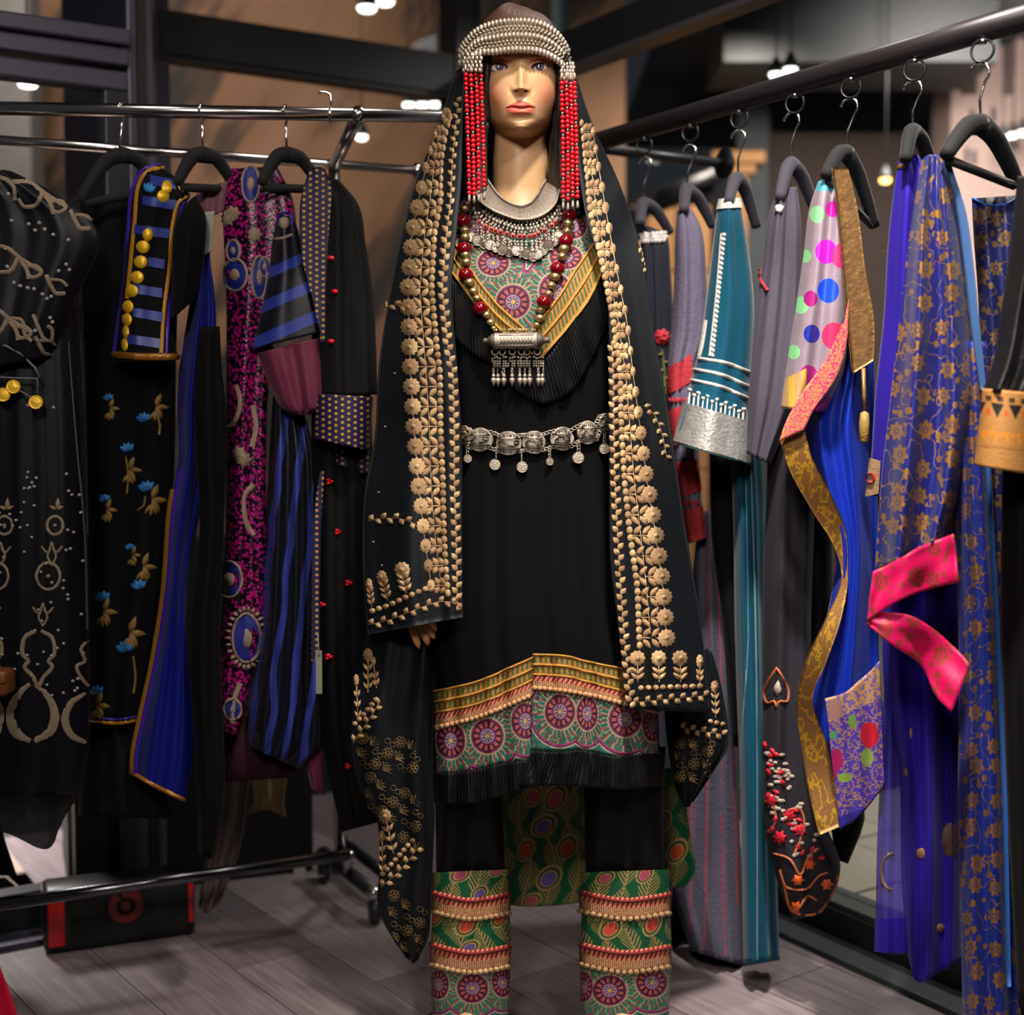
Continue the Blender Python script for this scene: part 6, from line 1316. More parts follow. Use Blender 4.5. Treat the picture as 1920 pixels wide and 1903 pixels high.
# ================================================================ LEFT: THE CHROME ROLLING RACK AND WHAT HANGS FROM IT
def fd(px): return float(np.interp(px, [-200, 0, 830], [2.533, 2.55, 2.62]))
FA, FB = P(-160, 203, fd(-160)), P(845, 218, fd(845)); FZ = float(P(0, 203, 2.55)[2]); FA[2] = FB[2] = FZ
def bdp(px): return float(np.interp(px, [-200, 0, 775], [2.63, 2.70, 3.03]))
BA, BB = P(-160, 252, bdp(-160)), P(775, 318, bdp(775)); BZ = float(P(0, 262, 2.70)[2]); BA[2] = BB[2] = BZ
rack = thing('clothes_rack', 'chrome rolling clothes rack with two rails and a low base bar', 'rack', (float(P(300, 0, 2.6)[0]), 2.6, 0))
M = MB(); M.tube([FA, FB], .0125, 16); M.build('front_rail', CHROME, rack)
M = MB(); M.tube([BA, BB], .0095, 16); M.build('back_rail', CHROME, rack)
M = MB(); M.lathe([(.0095, 0), (.016, .002), (.016, .012), (.008, .016)], BB - (0, 0, 0), tuple(BB - BA), 14); M.build('end_cap', CHROME, rack)
a, b_ = P(672, 214, fd(672)), P(626, 304, bdp(626)); a[2] = FZ; b_[2] = BZ - .004
M = MB(); M.tube([a, b_], .0125, 14); M.ball(a, .017, 12, 8); M.build('end_arm', CHROME, rack)
def bb(px): return float(np.interp(px, [-120, 655], [2.60, 2.96]))
ZB = .165
q0, q1 = P(-120, 1720, bb(-120)), P(655, 1592, bb(655)); q0[2] = q1[2] = ZB
M = MB(); M.tube([q0, q1], .0125, 14); M.build('base_bar', mat('dark_chrome', (110, 108, 112), .22, 1.), rack)
# end frame: upright behind the clothes, foot bars and castors
u0 = P(640, 1600, 2.97); M = MB(); M.tube([(b_[0], b_[1], .16), (b_[0], b_[1], BZ)], .0125, 14); M.build('upright', CHROME, rack)
f0, f1 = np.array([P(606, 1668, 3.25)[0], 3.26, .07]), np.array([P(702, 1722, 2.99)[0], 2.99, .07])
M = MB(); M.tube([f0, f1], .016, 12); M.build('foot_bar', BLACKM, rack)
g0, g1 = np.array([P(645, 1640, 3.32)[0], 3.34, .07]), np.array([P(725, 1690, 3.08)[0], 3.10, .07])
M = MB(); M.tube([g0, g1], .014, 12); M.build('foot_bar', BLACKM, rack)
M = MB(); M.tube([q1, (f0[0] * .5 + f1[0] * .5, f0[1] * .5 + f1[1] * .5, .07)], .012, 10); M.build('foot_joint', CHROME, rack)
def castor(p):
    M = MB(); M.lathe([(.026, -.011), (.031, -.009), (.031, .009), (.026, .011)], (p[0], p[1], .031), (1, .3, 0), 18); o = M.build('castor_wheel', BLACKM, rack); M = MB(); M.ball((p[0], p[1], .066), .019, 12, 8, (1, 1, .9)); M.lathe([(.019, 0), (.02, .004), (.012, .014)], (p[0], p[1], .07), n=12); M.build('castor_cap', CHROME, o)
castor(f1); castor(f0); castor((g0[0], g0[1])); castor((q0[0] + .04, q0[1] + .05)); M = MB(); M.tube([(q0[0] + .04, q0[1] + .05, .08), (q0[0], q0[1], ZB)], .012, 8); M.build('foot_joint', CHROME, rack)
lx = np.array(FA); M = MB(); M.tube([(lx[0], lx[1], FZ), (lx[0], lx[1] + .05, ZB)], .0125, 12); M.tube([(lx[0], lx[1], FZ), (lx[0] - .03, lx[1] + .09, BZ)], .011, 10); M.build('end_arm', CHROME, rack)
M = MB(); q = [P(622, 206, 2.6)]; q = [np.array([P(620, 210, 2.6)[0], fd(620), FZ + .012])]; k = q[0]; M.tube([k + (0, 0, -.01), k + (.001, 0, .014), k + (0, 0, .024), k + (-.007, 0, .029), k + (-.019, 0, .030), k + (-.021, 0, .026)], .0026, 8)
t = thing('wire_hook', 'small silver hook standing empty on the chrome rail near its end arm', 'hook', tuple(k)); M.build('hook_wire', CHROME, t); M = MB(); M.tube([k + .0135 * np.array([0, math.cos(a), math.sin(a)]) - (0, 0, .0125) for a in np.linspace(0, 6.283, 14, endpoint=False)], .0026, 7, closed=True); M.build('hook_ring', CHROME, t)
def lhanger(lb, px, apex, near, far, bar=True, r=.016):
    d = fd(px); h = thing('clothes_hanger', lb, 'hanger', tuple(P(*apex, d)), 'velvet hangers on the chrome rack'); a = P(*apex, d); n_, f_ = P(*near, d - .03), P(*far, d + .06); M = MB()
    for e in (n_, f_):
        q = interp([a, a * .66 + e * .34 + (0, 0, .016), a * .3 + e * .7 + (0, 0, .012), e], 12); M.tube(list(q), list(np.linspace(r * 1.15, r * .7, 12)), 10)
    M.build('shoulder_arm', VELV, h)
    if bar: M = MB(); M.tube([n_ * .92 + a * .08 - (0, 0, .01), f_ * .92 + a * .08 - (0, 0, .01)], r * .6, 8); M.build('bar', VELV, h)
    k = np.array([P(px, 200, d)[0], d, FZ]); M = MB(); q = [a + (0, 0, .008), a * .4 + k * .6 - (0, 0, .012)]
    for t in np.linspace(-1.4, 3.2, 12): q.append(k + .0150 * np.array([.12 * math.cos(t), math.cos(t), math.sin(t)]))
    M.tube(q, .0024, 7); M.build('hook', CHROME, h)
lhanger('black velvet hanger left of the gold disc sleeve, leftmost of three on the rack', 228, (224, 290), (150, 378), (300, 352), r=.0135)
lhanger('black velvet hanger between the gold disc sleeve and the sequin dress', 378, (380, 290), (332, 345), (440, 350), r=.0135)
lhanger('black velvet hanger between the sequin dress and the dotted lapel robe', 535, (538, 290), (490, 345), (600, 350), r=.0135)
LG = 'dresses on the chrome rack'
def ldress(name, lb, cat, px, y1, d): return thing(name, lb, cat, tuple(P(px, y1, d)), LG)
CREAM = mat('cream_lace', (150, 130, 108), .85, bump=1., bscale=500, var=.15); PEARL = mat('grey_pearl', (150, 142, 134), .4)
GOLDC = mat('gold_disc', (226, 176, 34), .38, .3, bump=.4)
# 1 black robe with cream lace
d = 2.47; g = ldress('lace_robe', 'black satin robe with cream lace scrolls, at the left edge of picture', 'robe', 60, 1588, d)
SAT = mat('black_satin_robe', (12, 12, 18), .45, sheen=.05, bump=.1, spec=.25)
T = Tube([(-120, 330, 10, 318, d, .04), (-140, 380, 120, 378, d, .06), (-150, 440, 150, 440, d, .07), (-150, 560, 148, 560, d, .07), (-150, 800, 158, 800, d, .075), (-150, 1100, 164, 1100, d, .08), (-150, 1400, 166, 1400, d, .08), (-150, 1500, 150, 1490, d, .08)], 50, 110, [(4, .006, .2, .1, .2, 1.), (11, .0015, .1, .2)])
b = T.build('robe_body', SAT, g)
S_ = Tube([(-60, 316, 20, 320, d - .03, .05), (-70, 350, 96, 358, d - .04, .055), (-75, 400, 168, 410, d - .04, .05), (-75, 450, 186, 448, d - .04, .05), (-72, 540, 150, 545, d - .045, .05), (-66, 640, 108, 640, d - .05, .05), (-60, 700, 92, 668, d - .05, .045)], 40, 60, [(2, .004, .2, .1), (6, .0015, .3, .2)]); sl = S_.build('sleeve', SAT, g)
s = strip([(-150, 1488), (0, 1490), (80, 1492), (150, 1490)], [(-150, 1600), (0, 1560), (88, 1592), (120, 1530)], 40, 14, lambda x, y: d - .02 + 0 * x, 0., [(4, .01, .1, .1)]); s.build('sheer_hem', sheer('black_chiffon', (10, 10, 13), .85), g, .0015)
e = Emb(S_)
def sc(pts, w=9): e.stroke(curve(pts, 22), w, .0035)
for ox, oy in ((0, 0), (-46, 122), (-66, 236)):
    sc([(-20 + ox, 330 + oy), (14 + ox, 338 + oy), (26 + ox, 352 + oy), (28 + ox, 376 + oy)]); sc([(34 + ox, 372 + oy), (46 + ox, 388 + oy), (64 + ox, 386 + oy), (76 + ox, 370 + oy), (80 + ox, 358 + oy)]); sc([(24 + ox, 340 + oy), (50 + ox, 340 + oy), (84 + ox, 362 + oy), (112 + ox, 380 + oy), (126 + ox, 388 + oy)]); sc([(84 + ox, 366 + oy), (96 + ox, 384 + oy), (100 + ox, 402 + oy)]); sc([(92 + ox, 378 + oy), (112 + ox, 376 + oy), (124 + ox, 388 + oy), (108 + ox, 398 + oy), (98 + ox, 394 + oy)], 8)
    sc([(132 + ox, 394 + oy), (142 + ox, 414 + oy), (152 + ox, 428 + oy), (168 + ox, 428 + oy)]); sc([(140 + ox, 402 + oy), (160 + ox, 404 + oy), (172 + ox, 414 + oy)], 7)
sc([(62, 590), (74, 618), (84, 636), (96, 640), (98, 618), (88, 610)], 8); sc([(20, 596), (40, 600), (48, 630), (60, 640)], 8)
e.build('lace_scroll', CREAM, sl, 'stuff'); e = Emb(S_)
for x, y in ((50, 340), (16, 364), (54, 420), (66, 432), (84, 430), (74, 418), (100, 440), (128, 450), (22, 414), (26, 530), (38, 536), (52, 540), (64, 542), (110, 508), (124, 496), (130, 506), (80, 552), (88, 560), (96, 556), (66, 620), (70, 638), (94, 596), (98, 604), (14, 500), (10, 466)): e.disc(x, y, 4, 4, 7, .003)
e.build('pearl', PEARL, sl, 'stuff')
e = Emb(T); 
def chain(cx, x1):
    f = lambda x, t: cx + (x1 - cx) * t + x
    e.leaf(f(0, 0), 958, 26, 10, -1.55, .003); e.leaf(f(-2, 0), 956, 16, 7, -.5, .003); e.leaf(f(-2, 0), 956, 16, 7, -2.6, .003)
    for y0, r, t in ((985, 15, .1), (1080, 22, .35)): e.stroke(arc(f(0, t), y0, r, r * 1.15, 0, 345, 18), 6.5, .003, True); e.disc(f(0, t), y0, 4, 4, 7, .003)
    for y0, t in ((1036, .22), (1150, .55)):
        for s_ in (-1, 1): e.stroke(curve([(f(0, t), y0 - 20), (f(8 * s_, t), y0), (f(20 * s_, t), y0 - 12)], 10), 5, .003); e.stroke(curve([(f(0, t), y0 + 24), (f(8 * s_, t), y0 + 6), (f(2 * s_, t), y0 - 8)], 10), 5, .003)
    t = .72
    for s_ in (-1, 1): e.stroke(curve([(f(4 * s_, t), 1182), (f(26 * s_, t), 1196), (f(30 * s_, t), 1226), (f(18 * s_, t), 1240), (f(26 * s_, t), 1248), (f(8 * s_, t), 1272), (f(2 * s_, t), 1286)], 22), 9, .003)
    t = .95
    for s_ in (-1, 1): e.stroke(curve([(f(4 * s_, t), 1282), (f(26 * s_, t), 1302), (f(42 * s_, t), 1340), (f(34 * s_, t), 1370), (f(4 * s_, t), 1390)], 24), np.interp(np.linspace(0, 1, 24), [0, .3, .75, 1], [8, 16, 22, 10]), .003)
chain(108, 58); chain(14, -44); e.stroke(curve([(166, 1200), (152, 1216), (160, 1240), (144, 1248), (160, 1280), (166, 1286)], 16), 8, .003)
e.stroke(curve([(160, 1300), (132, 1320), (122, 1350), (134, 1378), (160, 1392)], 20), np.interp(np.linspace(0, 1, 20), [0, .5, 1], [8, 20, 10]), .003)
e.build('lace_scroll', CREAM, b, 'stuff'); e = Emb(T)
r3 = np.random.RandomState(5)
for k in range(70): e.disc(-10 + 168 * r3.rand(), 880 + 430 * r3.rand(), 3.2, 3.2, 6, .003)
for x, y in ((52, 760), (100, 764), (60, 905), (68, 896), (64, 912), (56, 914)): e.disc(x, y, 3.5, 3.5, 6, .003)
e.build('pearl', PEARL, b, 'stuff')
e = Emb(T)
for q in (((150, 560), (164, 700), (166, 860)), ((128, 640), (142, 820), (158, 1000), (163, 1180))): e.stroke(curve(q, 20), 2., .003)
e.build('silver_piping', mat('grey_piping', (74, 74, 84), .4), b)
# gold coins on a cord in front of the robe
t = thing('coin_string', 'grey cord with three gold coins hanging in front of the lace robe', 'coin string', tuple(P(40, 740, 2.36)), 'trinkets on the lace robe'); dd = 2.375
M = MB(); M.tube([P(x, y, dd) for x, y in ((-40, 646), (10, 648), (40, 664), (66, 690), (74, 708))], .0022, 6); M.tube([P(x, y, dd) for x, y in ((-40, 704), (10, 708), (70, 710), (70, 745))], .0018, 6); M.tube([P(x, y, dd) for x, y in ((20, 722), (66, 750))], .0016, 6); M.tube([P(x, y, dd) for x, y in ((-60, 600), (-40, 646), (-40, 704))], .0018, 6); M.build('cord', mat('grey_cord', (96, 92, 96), .5), t)
for x, y in ((6, 740), (25, 725), (67, 754)): M = MB(); M.lathe([(.0112, -.0012), (.0122, 0), (.0115, .001), (.009, .0007), (.002, .0014)], P(x, y, dd - .003), (.1, -1, .1), 20); M.build('coin', GOLDC, t, smooth=False)
t = thing('leather_bag', 'brown leather bag corner peeking in at left edge before lace robe', 'bag', tuple(P(-30, 1300, 2.34))); c = P(-26, 1278, 2.34); M = MB(); M.box(c, (.088, .05, .044)); M.build('pouch', mat('brown_leather', (112, 62, 26), .5, bump=.5, bscale=200), t, bevel=.008); M = MB(); M.box(c + (0, -.026, .012), (.086, .006, .02)); M.build('flap', mat('tan_leather', (134, 78, 36), .5), t, bevel=.003); M = MB(); M.tube([c + (-.04, 0, .02), P(-70, 900, 2.36), P(-60, 360, 2.40)], .004, 6); M.build('strap', mat('strap_leather', (70, 42, 24), .5), t)
# 2 black floral dress with gold disc sleeve
d = 2.62; g = ldress('floral_dress', 'black dress with blue and gold flowers and a sleeve of gold discs', 'dress', 250, 1530, d)
BV = cloth('black_velvet', (10, 9, 12), .85, .1); BLUR = mat('blue_ribbon', (32, 46, 128), .45, sheen=.2); GT = mat('gold_braid_trim', (176, 124, 34), .5, .25, bump=.8); PURP = mat('purple_piping', (66, 30, 160), .5)
T = Tube([(150, 372, 300, 350, d + .04, .03), (150, 460, 330, 450, d + .04, .05), (160, 700, 330, 700, d + .04, .06), (165, 1000, 320, 1000, d + .04, .06), (166, 1358, 270, 1352, d + .04, .06)], 30, 60, [(2.2, .008, .1, .2)]); b = T.build('dress_body', BV, g)
T2 = Tube([(160, 1340, 262, 1345, d + .06, .04), (150, 1450, 300, 1450, d + .06, .055), (148, 1530, 326, 1535, d + .06, .06)], 24, 24, [(3, .008, .1, .2)]); T2.build('underskirt', cloth('black_cotton', (15, 14, 15)), g)
e = Emb(T); e.stroke(curve([(168, 1350), (215, 1356), (262, 1350)], 12), 7, .003); e.build('gold_hem', GT, b); e = Emb(T); e.stroke(curve([(168, 1343), (215, 1349), (262, 1343)], 12), 4, .003); e.build('purple_hem', PURP, b)
eg, eb = Emb(T), Emb(T)
def sprayf(x, y, r=1.):
    for k in range(4): eb.leaf(x, y, 15 * r, 9 * r, -2.6 + .55 * k, .003)
for x, y, r, gx, gy in ((270, 790, 1.2, 292, 762), (240, 846, 1.2, 242, 880), (276, 920, 1.4, 285, 936), (197, 940, 1., 200, 955), (262, 1104, 1.3, 268, 1062), (194, 1126, 1.3, 194, 1146), (236, 1222, 1.5, 243, 1186), (182, 1302, 1.2, 182, 1322), (205, 750, .9, 206, 765), (244, 1030, .8, 248, 1040)):
    sprayf(x, y, r)
    for k in range(3): eg.leaf(gx, gy, 22 * r, 9 * r, -1.2 + 1.0 * k + (.3 if k else 0), .003); eg.leaf(gx, gy + 8, 18 * r, 7, 1.2 + .5 * k, .003)
for q in (((236, 856), (240, 890), (238, 925)), ((290, 770), (300, 800), (298, 815)), ((250, 1230), (254, 1270), (250, 1300)), ((272, 930), (270, 946), (258, 956))): eg.stroke(curve(q, 10), 4, .003)
eg.build('gold_leaf', mat('old_gold_thread', (126, 98, 44), .7, bump=.5), b, 'stuff'); eb.build('blue_bud', mat('sky_blue_thread', (40, 110, 176), .6, bump=.5), b, 'stuff')
S_ = Tube([(258, 318, 300, 308, d - .02, .03), (246, 360, 352, 362, d - .03, .05), (240, 430, 334, 424, d - .03, .05), (232, 520, 322, 530, d - .035, .05), (222, 600, 322, 610, d - .04, .05), (212, 668, 334, 668, d - .045, .055)], 34, 60, [(1.5, .006, .2, .1)]); sl = S_.build('sleeve', BV, g)
e = Emb(S_)
for y, x0, x1 in ((336, 282, 330), (374, 268, 332), (428, 252, 322), (486, 256, 318), (540, 252, 314), (584, 250, 306), (634, 240, 304)): band(S_, ((x0, y - 7), (x1, y + 2), (x1, y + 20), (x0, y + 10)), BLUR, sl, 'blue_stripe', 6, .0015)
e = Emb(S_); e.stroke(curve([(306, 314), (280, 318), (264, 336), (252, 420), (244, 500), (238, 560)], 30), 8, .004); e.stroke(curve([(358, 364), (336, 378), (326, 410), (318, 500), (308, 580), (302, 662)], 30), 9, .004); e.build('gold_edging', GT, sl)
e = Emb(S_); e.stroke(curve([(300, 308), (268, 318), (254, 340), (240, 440), (222, 600), (214, 660)], 30), 5, .004); e.stroke(curve([(360, 362), (344, 380), (334, 412), (326, 500), (316, 590), (312, 664)], 30), 6, .004); e.build('purple_edging', PURP, sl)
for x, y, rx in ((313, 350, 11), (345, 347, 12), (306, 368, 12), (277, 440, 10), (268, 463, 13), (264, 491, 13), (257, 520, 13), (247, 545, 12), (240, 575, 10), (238, 599, 9), (236, 622, 6), (234, 646, 6)): e = Emb(S_); e.disc(x, y, rx, 12.5, 14, .003); e.build('gold_disc', GOLDC, sl)
e = Emb(S_); e.stroke(curve([(214, 664), (270, 668), (336, 668)], 20), 13, .006); e.stroke(curve([(210, 684), (240, 696), (280, 704), (316, 716)], 20), 11, .006); e.build('gold_hem', mat('gold_bead_trim', (150, 104, 40), .4, .5, bump=1., bscale=200), sl)
e = Emb(S_); 
for k in range(4): e.leaf(278, 362, 20, 8, -1.9 + .4 * k, .004)
e.build('blue_bud', mat('blue_bud_thread', (36, 120, 190), .6), sl, 'stuff')
# 3 blue velvet cape with a black yoke
d = 2.565; g = ldress('velvet_cape', 'royal blue velvet cape edged in gold with a black shoulder and sleeve', 'cape', 320, 1503, d)
ROV = cloth('royal_blue_velvet', (2, 11, 118), .6, .45, .1, 200, .3)
C_ = Sheet([[(372, 470, d + .03), (382, 468, d), (392, 470, d + .02)], [(352, 590, d + .03), (378, 590, d - .02), (406, 600, d + .02)], [(332, 740, d + .02), (366, 745, d - .03), (402, 750, d + .02)], [(334, 850, d + .02), (362, 855, d - .03), (394, 860, d + .02)], [(316, 960, d + .02), (346, 970, d - .03), (372, 980, d + .02)], [(306, 1100, d + .02), (332, 1100, d - .03), (350, 1100, d + .02)], [(286, 1230, d + .02), (322, 1240, d - .03), (356, 1250, d + .02)], [(262, 1340, d + .02), (312, 1350, d - .03), (364, 1360, d + .02)], [(248, 1410, d + .02), (304, 1430, d - .03), (360, 1440, d + .02)], [(246, 1450, d + .02), (296, 1478, d - .03), (347, 1502, d + .02)]], 44, 110, [(1.6, .012, .15, .15), (4, .002, .2, .4)]); b = C_.build('cape_cloth', ROV, g, .004)
ed = C_.PX[:, 0]; hm = C_.PX[-1]; e = Emb(C_); e.stroke(np.concatenate([ed[44::3] + (2, 0), hm[::3] + (0, -2)]), 8, .006); e.build('gold_edging', GT, b); e = Emb(C_); e.stroke(ed[40::3] + (9, 0), 4, .005); e.build('purple_edging', PURP, b)
e = Emb(C_); e.stroke(curve([(368, 474), (382, 472), (394, 468)], 8), 10, .006); e.build('gold_neck_trim', GT, b)
T = Tube([(352, 378, 368, 366, d - .02, .03), (332, 410, 386, 408, d - .02, .045), (322, 500, 384, 470, d - .015, .045), (322, 600, 366, 560, d - .01, .04)], 22, 36, [(1.3, .006, .1, .2)]); T.build('black_yoke', BV, g)
T = Tube([(376, 612, 412, 612, d - .05, .03), (366, 690, 416, 690, d - .05, .04), (364, 760, 424, 770, d - .05, .045), (374, 1000, 420, 1000, d - .03, .05), (356, 1200, 412, 1200, d - .03, .05), (370, 1500, 420, 1500, d - .02, .05), (372, 1600, 396, 1612, d - .02, .04)], 24, 60, [(1.4, .008, .1, .2)]); T.build('black_sleeve', cloth('black_crepe_sleeve', (8, 8, 9), .85, .05), g)
s = strip([(366, 352), (392, 348), (428, 340)], [(376, 400), (396, 404), (420, 396)], 20, 12, lambda x, y: d + .05 + 0 * x, 0., [(2, .004, .1, .1)]); s.build('mauve_lining', cloth('mauve_cotton', (124, 84, 96)), g, .002)
s = strip([(378, 398), (402, 396)], [(380, 480), (398, 470)], 14, 14, lambda x, y: d + .0 + 0 * x, 0.); s.build('white_label', mat('grey_white_cloth', (140, 138, 126), .8), g, .002)
# 4 sequin dress with a striped sleeve
d = 2.64; g = ldress('sequin_dress', 'dress of pink sequins and cream paisleys with blue striped sleeve and mauve cuff', 'dress', 480, 1440, d)
SEQ = pmat('magenta_sequins', lambda b, u, v: b.mix(b.voro(b.vec(u * .17, v * .14), 1.) < .48, (14, 6, 18), b.mix(b.noise(b.vec(u * .05, v * .05), 1., 3), (70, 6, 70), b.mix(b.noise(b.vec(u * .13, v * .11), 1., 1) > .6, (196, 16, 130), (196, 20, 60)))), .3, bump=.8, bscale=200, spec=.6)
T = Tube([(430, 316, 520, 312, d, .03), (416, 360, 548, 370, d, .045), (418, 420, 556, 430, d, .05), (424, 560, 530, 560, d, .05), (424, 800, 500, 800, d, .05), (418, 1100, 498, 1100, d, .05), (402, 1300, 470, 1290, d, .05), (396, 1362, 446, 1380, d, .045)], 34, 90, [(1.7, .008, .1, .1)]); b = T.build('dress_body', SEQ, g)
NB_ = mat('navy_applique', (16, 26, 110), .6)
def paisley(x, y, rx, ry, seed=True):
    e = Emb(T); a = np.linspace(0, 6.283, 20, endpoint=False); e.blob((x, y), np.stack([rx * np.cos(a), ry * np.sin(a)], -1), .0015); o = e.build('navy_motif', NB_, b); e = Emb(T); e.stroke(arc(x, y, rx, ry, 0, 345, 22), 5, .004, True)
    if seed: e.disc(x, y, rx * .42, ry * .42, 10, .0035)
    e.build('cream_outline', CREAM, o)
for q in ((470, 345, 16, 34), (441, 515, 22, 30), (486, 520, 14, 40), (438, 470, 12, 20), (496, 500, 11, 18), (430, 1086, 24, 34), (462, 1196, 26, 46), (436, 1330, 16, 20)): paisley(*q)
e = Emb(T)
for k in range(26): a = k * 6.283 / 26; e.leaf(462 + 29 * math.cos(a), 1196 + 49 * math.sin(a), 11, 6, a, .004)
for q in (((442, 722), (450, 750), (440, 790), (424, 806)), ((474, 760), (480, 800), (472, 838)), ((476, 908), (458, 930), (462, 980), (476, 1004)), ((404, 1240), (396, 1280), (388, 1330)), ((450, 1280), (440, 1310), (436, 1356))): e.stroke(curve(q, 16), 10, .004)
for x, y in ((448, 850), (458, 862), (436, 400), (426, 410), (478, 440)): e.flower(x, y, 16, 7, 1, .004, .7)
e.build('cream_embroidery', CREAM, b, 'stuff')
STR = [(y, dy) for y, dy in ((500, 30), (560, 44), (626, 50))]
def stripes(b, u, v):
    z = v + (u - 540) * .44; c = None
    m = z.between(486, 506) + z.between(544, 566) + z.between(604, 628); k = b.noise(b.vec(u * .03, v * .03), 1., 2)
    return b.mix(m, (8, 8, 22), b.mix(k, (18, 34, 120), (48, 60, 136)))
S_ = Tube([(520, 400, 552, 408, d - .03, .03), (512, 440, 562, 442, d - .03, .04), (502, 520, 576, 500, d - .035, .045), (488, 590, 592, 560, d - .04, .05), (472, 655, 606, 622, d - .045, .05)], 30, 50, [(1.4, .006, .2, .1)]); sl = S_.build('striped_sleeve', pmat('navy_blue_stripes', stripes, .5, sheen=.2), g)
e = Emb(S_); e.stroke(arc(535, 416, 13, 18, 150, 380, 16), 6, .004); e.build('blue_scroll', NB_, sl); e = Emb(S_); e.disc(533, 418, 9, 12, 10, .004); e.stroke(curve([(516, 448), (530, 446), (548, 440)], 8), 6, .004); e.build('cream_motif', CREAM, sl)
MAU = cloth('mauve_velvet', (104, 44, 66), .6, .5, .2, 120); Q_ = Tube([(482, 662, 604, 632, d - .045, .045), (500, 710, 610, 690, d - .045, .05), (534, 772, 612, 760, d - .045, .045), (552, 780, 590, 776, d - .045, .03)], 34, 36, [(2, .010, .2, .2), (4, .004, .1, .4)]); Q_.build('velvet_cuff', MAU, g)
def vstr(b, u, v):
    z = u + (v - 900) * .11 + (b.noise(b.vec(u * .01, v * .01), 1., 1) - .5) * 20; m = (z / 36.).fract().between(.3, .66); return b.mix(m, (7, 7, 18), b.mix(b.noise(b.vec(u * .06, v * .012), 1., 2), (18, 26, 96), (54, 66, 150)))
K_ = Tube([(512, 730, 560, 740, d + .0, .03), (504, 860, 590, 860, d, .05), (494, 1050, 594, 1050, d, .055), (482, 1250, 600, 1250, d, .055), (466, 1360, 600, 1400, d, .055), (470, 1400, 560, 1442, d, .045)], 36, 70, [(2.6, .014, .1, .15)]); K_.build('striped_skirt', pmat('navy_striped_silk', vstr, .45, sheen=.2), g)
T2 = Tube([(560, 1100, 600, 1100, d + .04, .03), (560, 1250, 606, 1250, d + .04, .04), (566, 1400, 606, 1400, d + .03, .04), (584, 1480, 608, 1492, d + .03, .03)], 18, 30, [(1.5, .006, .1, .2)]); T2.build('mauve_panel', MAU, g)
T2 = Tube([(384, 1330, 520, 1340, d + .06, .04), (380, 1440, 560, 1446, d + .06, .05), (384, 1470, 540, 1458, d + .06, .04)], 22, 20, [(2, .006, .1, .1)]); T2.build('wine_hem', cloth('dark_wine_velvet', (46, 18, 28), .7, .2), g)
# 5 black robe with dotted lapel
d = 2.58; g = ldress('dotted_robe', 'black robe with gold dotted navy lapel and cuffs and red bead clusters', 'robe', 640, 1560, d)
DOT = pmat('navy_gold_dots', lambda b, u, v: b.mix((((u / 12.).fract() - .5) * ((u / 12.).fract() - .5) + ((v / 11. + (u / 12.).floor() * .5).fract() - .5) * ((v / 11. + (u / 12.).floor() * .5).fract() - .5)) < .062, (26, 20, 62), (176, 132, 40)), .6)
RB_ = cloth('black_robe_wool', (19, 18, 19), .8, .08)
T = Tube([(600, 335, 634, 336, d + .02, .03), (606, 372, 668, 376, d + .02, .05), (600, 460, 686, 460, d + .02, .06), (594, 560, 700, 560, d + .02, .065), (596, 740, 708, 740, d + .02, .07)], 32, 56, [(1.8, .010, .15, .1), (4, .003, .1, .2)]); b = T.build('sleeve', RB_, g)
T3 = Tube([(585, 560, 690, 560, d + .05, .05), (584, 900, 700, 900, d + .05, .065), (590, 1200, 706, 1200, d + .05, .07), (606, 1400, 712, 1400, d + .05, .07), (640, 1560, 716, 1540, d + .05, .06)], 30, 60, [(2.4, .010, .1, .1)]); b3 = T3.build('robe_body', mat('black_bubble_cloth', (15, 14, 15), .75, bump=1., bscale=60, spec=.12), g)
s = strip([(580, 316), (562, 390), (566, 480), (586, 560), (604, 640)], [(606, 312), (630, 380), (630, 460), (614, 560), (608, 640)], 60, 14, lambda x, y: d - .035 + 0 * x, 0., [(.5, .006, 0, 0)]); s.build('dotted_lapel', DOT, g, .004)
C2 = Tube([(592, 738, 700, 744, d - .0, .07), (590, 790, 696, 796, d - .0, .072), (588, 822, 694, 846, d - .0, .072)], 34, 24); C2.build('dotted_cuff', DOT, g)
C2 = Tube([(606, 838, 694, 846, d + .035, .05), (620, 870, 692, 890, d + .035, .05)], 24, 10); C2.build('dotted_cuff', DOT, g)
s = strip([(600, 880), (586, 1000), (584, 1240)], [(608, 884), (602, 1000), (600, 1240)], 60, 6, lambda x, y: d - .03 + 0 * x, 0.); s.build('dotted_strip', mat('dim_dots', (40, 34, 26), .8) if False else DOT, g, .002)
e = Emb(T)
for x, y in ((622, 484), (629, 547), (622, 640)): e.disc(x, y, 5, 5, 8, .006)
e.build('red_bead', REDBEAD, b, 'stuff'); e = Emb(T3)
for x, y in ((618, 903), (633, 997), (655, 1093), (604, 1134), (618, 1231), (652, 1436), (692, 955), (690, 1240)):
    for k in range(3): e.disc(x + 3.4 * math.cos(k * 2.1), y + 3.4 * math.sin(k * 2.1), 3, 3, 7, .006)
e.build('red_bead', REDBEAD, b3, 'stuff')
t = thing('price_tag', 'long pale price tag hanging beside the dotted robe', 'tag', tuple(P(598, 1300, 2.5))); c = P(598, 1260, 2.52); M = MB(); M.box(c, (.0115, .0016, .08)); M.build('card', mat('pale_card', (122, 122, 104), .7), t, smooth=False); M = MB(); M.tube([P(598, 1224, 2.518), P(596, 1190, 2.53)], .0008, 5); M.build('string', PEARL, t); M = MB(); M.lathe([(.0016, 0), (.0016, .001)], P(598, 1228, 2.518), (0, -1, 0), 8); M.build('hole', BLACKM, t)
